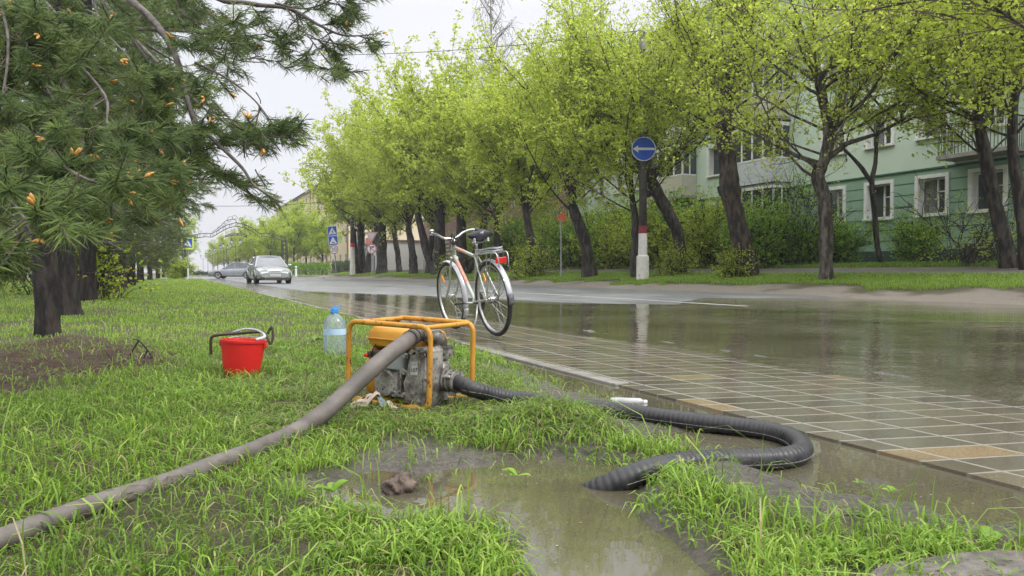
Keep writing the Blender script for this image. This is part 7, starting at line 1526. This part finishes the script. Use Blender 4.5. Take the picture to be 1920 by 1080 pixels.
# ------------------------------------------------------------------ cars
def car(label, loc, rz, L_, Wd, H, hatch, paint, plate_=True):
    o = thing('parked_car' if False else 'car', label, 'car', loc, rz); hl = L_ / 2; hw = Wd / 2
    st = [(-hl, .80, .42, .78), (-hl + .08, .93, .28, .92), (-hl + .5, .99, .22, .98), (-hl + 1.2, 1, .20, .94), (0, 1, .20, .91), (hl - 1.5, 1, .20, .90), (hl - 1.1, .99, .20, .86), (hl - .55, .96, .22, .76), (hl - .15, .87, .26, .66), (hl - .02, .74, .34, .56)]
    if hatch: st[0] = (-hl, .86, .42, .95); st[1] = (-hl + .08, .95, .28, 1.0)
    w = MB(); secs = []
    for (x, f, zb_, zt) in st:
        y = hw * f; h_ = zt - zb_
        half = [(0, zb_), (y * .8, zb_), (y * .96, zb_ + .10 * h_), (y, zb_ + .38 * h_), (y * .985, zb_ + .72 * h_), (y * .93, zt - .03), (y * .80, zt), (y * .4, zt + .025), (0, zt + .035)]
        secs.append([(x, a, b_) for a, b_ in half] + [(x, -a, b_) for a, b_ in half[-2:0:-1]])
    loftsec(w, secs); body = w.build('body', paint, o, smooth=True, auto=40)
    # greenhouse (glass) with painted roof and pillars
    g_ = ([(-hl + .25, .98, .80, .66), (-hl + .95, H - .10, .80, .62), (-.1, H - .02, .82, .64), (hl - 2.15, H - .07, .82, .63), (hl - 1.25, .90, .88, .70)] if hatch else [(-hl + .55, .96, .85, .62), (-hl + 1.35, H - .08, .82, .62), (-.2, H - .01, .82, .64), (hl - 2.15, H - .06, .82, .63), (hl - 1.15, .89, .90, .74)])
    secs = []
    for (x, zt, fb, ft) in g_:
        zb_ = .88; t_ = (zt - zb_) / (H - zb_); yb = hw * fb; yt = hw * (fb + (ft - fb) * t_)
        secs.append([(x, -yb, zb_), (x, -yt, zt - .015), (x, -yt * .8, zt), (x, yt * .8, zt), (x, yt, zt - .015), (x, yb, zb_)])
    w = MB(); loftsec(w, secs); cab = w.build('windows', mat('car_glass', (.12, .13, .145), (.17, .18, .20), scale=1, rough=.12), o, smooth=True, auto=30)
    w = MB(); rows = []
    for (x, zt, fb, ft) in g_[1:4]:
        t_ = (zt - .88) / (H - .88); yt = hw * (fb + (ft - fb) * t_); rows.append([(x, -yt * 1.01, zt - .02), (x, -yt * .8, zt + .008), (x, 0, zt + .02), (x, yt * .8, zt + .008), (x, yt * 1.01, zt - .02)])
    w.grid(rows)
    for s_ in (-1, 1):
        def pt(i, top):
            x, zt, fb, ft = g_[i]; t_ = (zt - .88) / (H - .88); return Vector((x, s_ * hw * ((fb + (ft - fb) * t_) * 1.005 if top else fb * 1.0), zt - .008 if top else .88))
        w.tube([pt(4, 1) + Vector((0, 0, -.01)), pt(3, 1)], .035, 6); w.tube([pt(3, 1), pt(2, 1), pt(1, 1)], .022, 6); w.tube([pt(1, 1), pt(0, 1) + Vector((0, 0, -.01))], .045, 6)
        w.tube([pt(2, 1) + Vector((-.05, 0, 0)), pt(2, 0) + Vector((-.05, 0, 0))], .03, 6)
    w.build('roof', paint, o, smooth=True, auto=40)
    for s_ in (-1, 1):
        w = MB(); w.box((hl - 1.55, s_ * (hw + .08), .97), (.12, .20, .14), bev=.04); w.tube([(hl - 1.55, s_ * (hw - .06), .93), (hl - 1.55, s_ * (hw + .05), .95)], .02, 6); w.build('mirror', paint, o, smooth=True)
        w = MB(); w.prism([(0, 0), (.40, -.06), (.44, .05), (.22, .15), (.04, .13)], .04, Matrix.Translation((hl - .16, s_ * .32, .60)) @ Matrix.Rotation(R(90) if s_ > 0 else R(90), 4, 'Z') @ Matrix.Rotation(R(90), 4, 'X') @ Matrix.Scale(s_, 4, (1, 0, 0)))
        w.build('headlight', mat('headlamp_glass', (.40, .42, .42), (.55, .56, .56), scale=20, rough=.1), o)
        w = MB(); w.prism([(0, 0), (.26, .02), (.30, .08), (.06, .09)], .03, Matrix.Translation((hl - .10, s_ * .45, .33)) @ Matrix.Rotation(R(90), 4, 'Z') @ Matrix.Rotation(R(90), 4, 'X') @ Matrix.Scale(s_, 4, (1, 0, 0))); w.build('fog_lamp', m_castd, o)
        for xx in (hl - .92, -hl + .95):
            w = MB(); w.lathe([(.20, -.10), (.305, -.11), (.325, -.08), (.325, .08), (.305, .11), (.20, .10)], c=(xx, s_ * (hw - .10), .325), axis='y', n=24); wh = w.build('wheel', m_rub, o, smooth=True, auto=40)
            w = MB(); w.lathe([(.0, s_ * .112), (.19, s_ * .105), (.215, s_ * .115)], c=(xx, s_ * (hw - .10), .325), axis='y', n=20, cap=False)
            w.build('rim', mat('alloy_rim', (.4, .4, .42), rough=.3, metal=.6), wh, smooth=True)
            w = MB(); rr_ = .375; P_ = [(xx + rr_ * math.cos(R(a)), s_ * (hw + .002), .33 + rr_ * math.sin(R(a))) for a in range(-5, 186, 19)]; w.tube(P_, .022, 5); w.build('wheel_arch', paint, o, smooth=True)
            for sp_a in range(5):
                w = MB(); a = R(72 * sp_a); w.tube([(xx, s_ * (hw + .012), .325), (xx + .2 * math.cos(a), s_ * (hw + .012), .325 + .2 * math.sin(a))], .02, 4); w.build('rim_spoke', m_rub, wh)
        for dx in (-.1, ):
            w = MB(); w.tube([(dx, s_ * (hw + .003), .32), (dx, s_ * (hw + .0), .88)], .006, 4); w.tube([(-1.0, s_ * (hw - .001), .35), (-1.05, s_ * (hw - .01), .88)], .006, 4); w.tube([(.95, s_ * (hw + .001), .32), (1.0, s_ * (hw - .01), .86)], .006, 4); w.build('door_gaps', m_ink, o)
    w = MB(); w.prism([(-.34, .06), (-.25, -.05), (.25, -.05), (.34, .06), (.2, .085), (-.2, .085)], .03, Matrix.Translation((hl - .075, 0, .575)) @ Matrix.Rotation(R(90), 4, 'Z') @ Matrix.Rotation(R(90), 4, 'X')); w.build('grille', mat('grille_grey', (.10, .10, .11), (.25, .25, .26), scale=60, rough=.35, stretch=(1, 1, 6)), o)
    w = MB(); w.box((hl - .02, 0, .30), (.05, 1.05, .07), bev=.02); w.box((hl - .06, 0, .235), (.10, 1.3, .05)); w.build('lower_intake', m_castd, o)
    w = MB(); w.box((hl + .012, 0, .445), (.012, .52, .112), bev=.004); pl_ = w.build('number_plate', mat('plate_white', (.55, .55, .55), rough=.5), o)
    w = MB()
    for i in range(8):
        y = -.20 + i * .052 + (.02 if i > 5 else 0); w.box((hl + .0195, y - .010, .445), (.002, .007, .06)); w.box((hl + .0195, y + .010, .445), (.002, .007, .06)); w.box((hl + .0195, y, .445 + (.026 if i % 3 else 0)), (.002, .013, .007))
    w.build('lettering', m_ink, pl_)
    w = MB(); w.box((0, 0, .25), (L_ - 1.0, Wd * .86, .12)); w.build('underbody', m_rub, o)
    return o
m_sil = mat('silver_green_car_paint', (.33, .36, .35), (.38, .40, .39), scale=1, rough=.22, metal=.55, coat=.6); m_sil2 = mat('silver_car_paint', (.34, .36, .40), (.38, .40, .44), scale=1, rough=.22, metal=.5, coat=.6)
p_ = cw((503 - 960) / FPX * 37.6, 37.6); car('silver-green saloon driving towards the viewer along the kerb', (p_.x + .25, p_.y + 2.3, .005), R(-90 + 2), 4.75, 1.80, 1.49, False, m_sil)
p_ = cw((441 - 960) / FPX * 67, 67); car('silver hatchback seen side on, turning across the road behind the saloon', (p_.x, p_.y, .02), R(180 - 24.6 + 6), 4.35, 1.75, 1.50, True, m_sil2)
p_ = cw((136 - 960) / FPX * 52, 52); car('pale car parked far off behind the pine trunks', (p_.x, p_.y, .03), R(-60), 4.2, 1.75, 1.5, True, m_sil2)
# ------------------------------------------------------------------ damp air
hz = MB(); hz.box((0, 600, 20.5), (1840, 1840, 43.5)); mh = bpy.data.materials.new('damp_air'); mh.use_nodes = True; t = mh.node_tree; t.nodes.remove(t.nodes['Principled BSDF'])
pv = t.nodes.new('ShaderNodeVolumePrincipled'); pv.inputs['Density'].default_value = .0007; pv.inputs['Color'].default_value = (.93, .94, .97, 1); pv.inputs['Anisotropy'].default_value = .2; t.links.new(pv.outputs[0], t.nodes['Material Output'].inputs['Volume'])
tag(hz.build('haze', mh), kind='stuff')
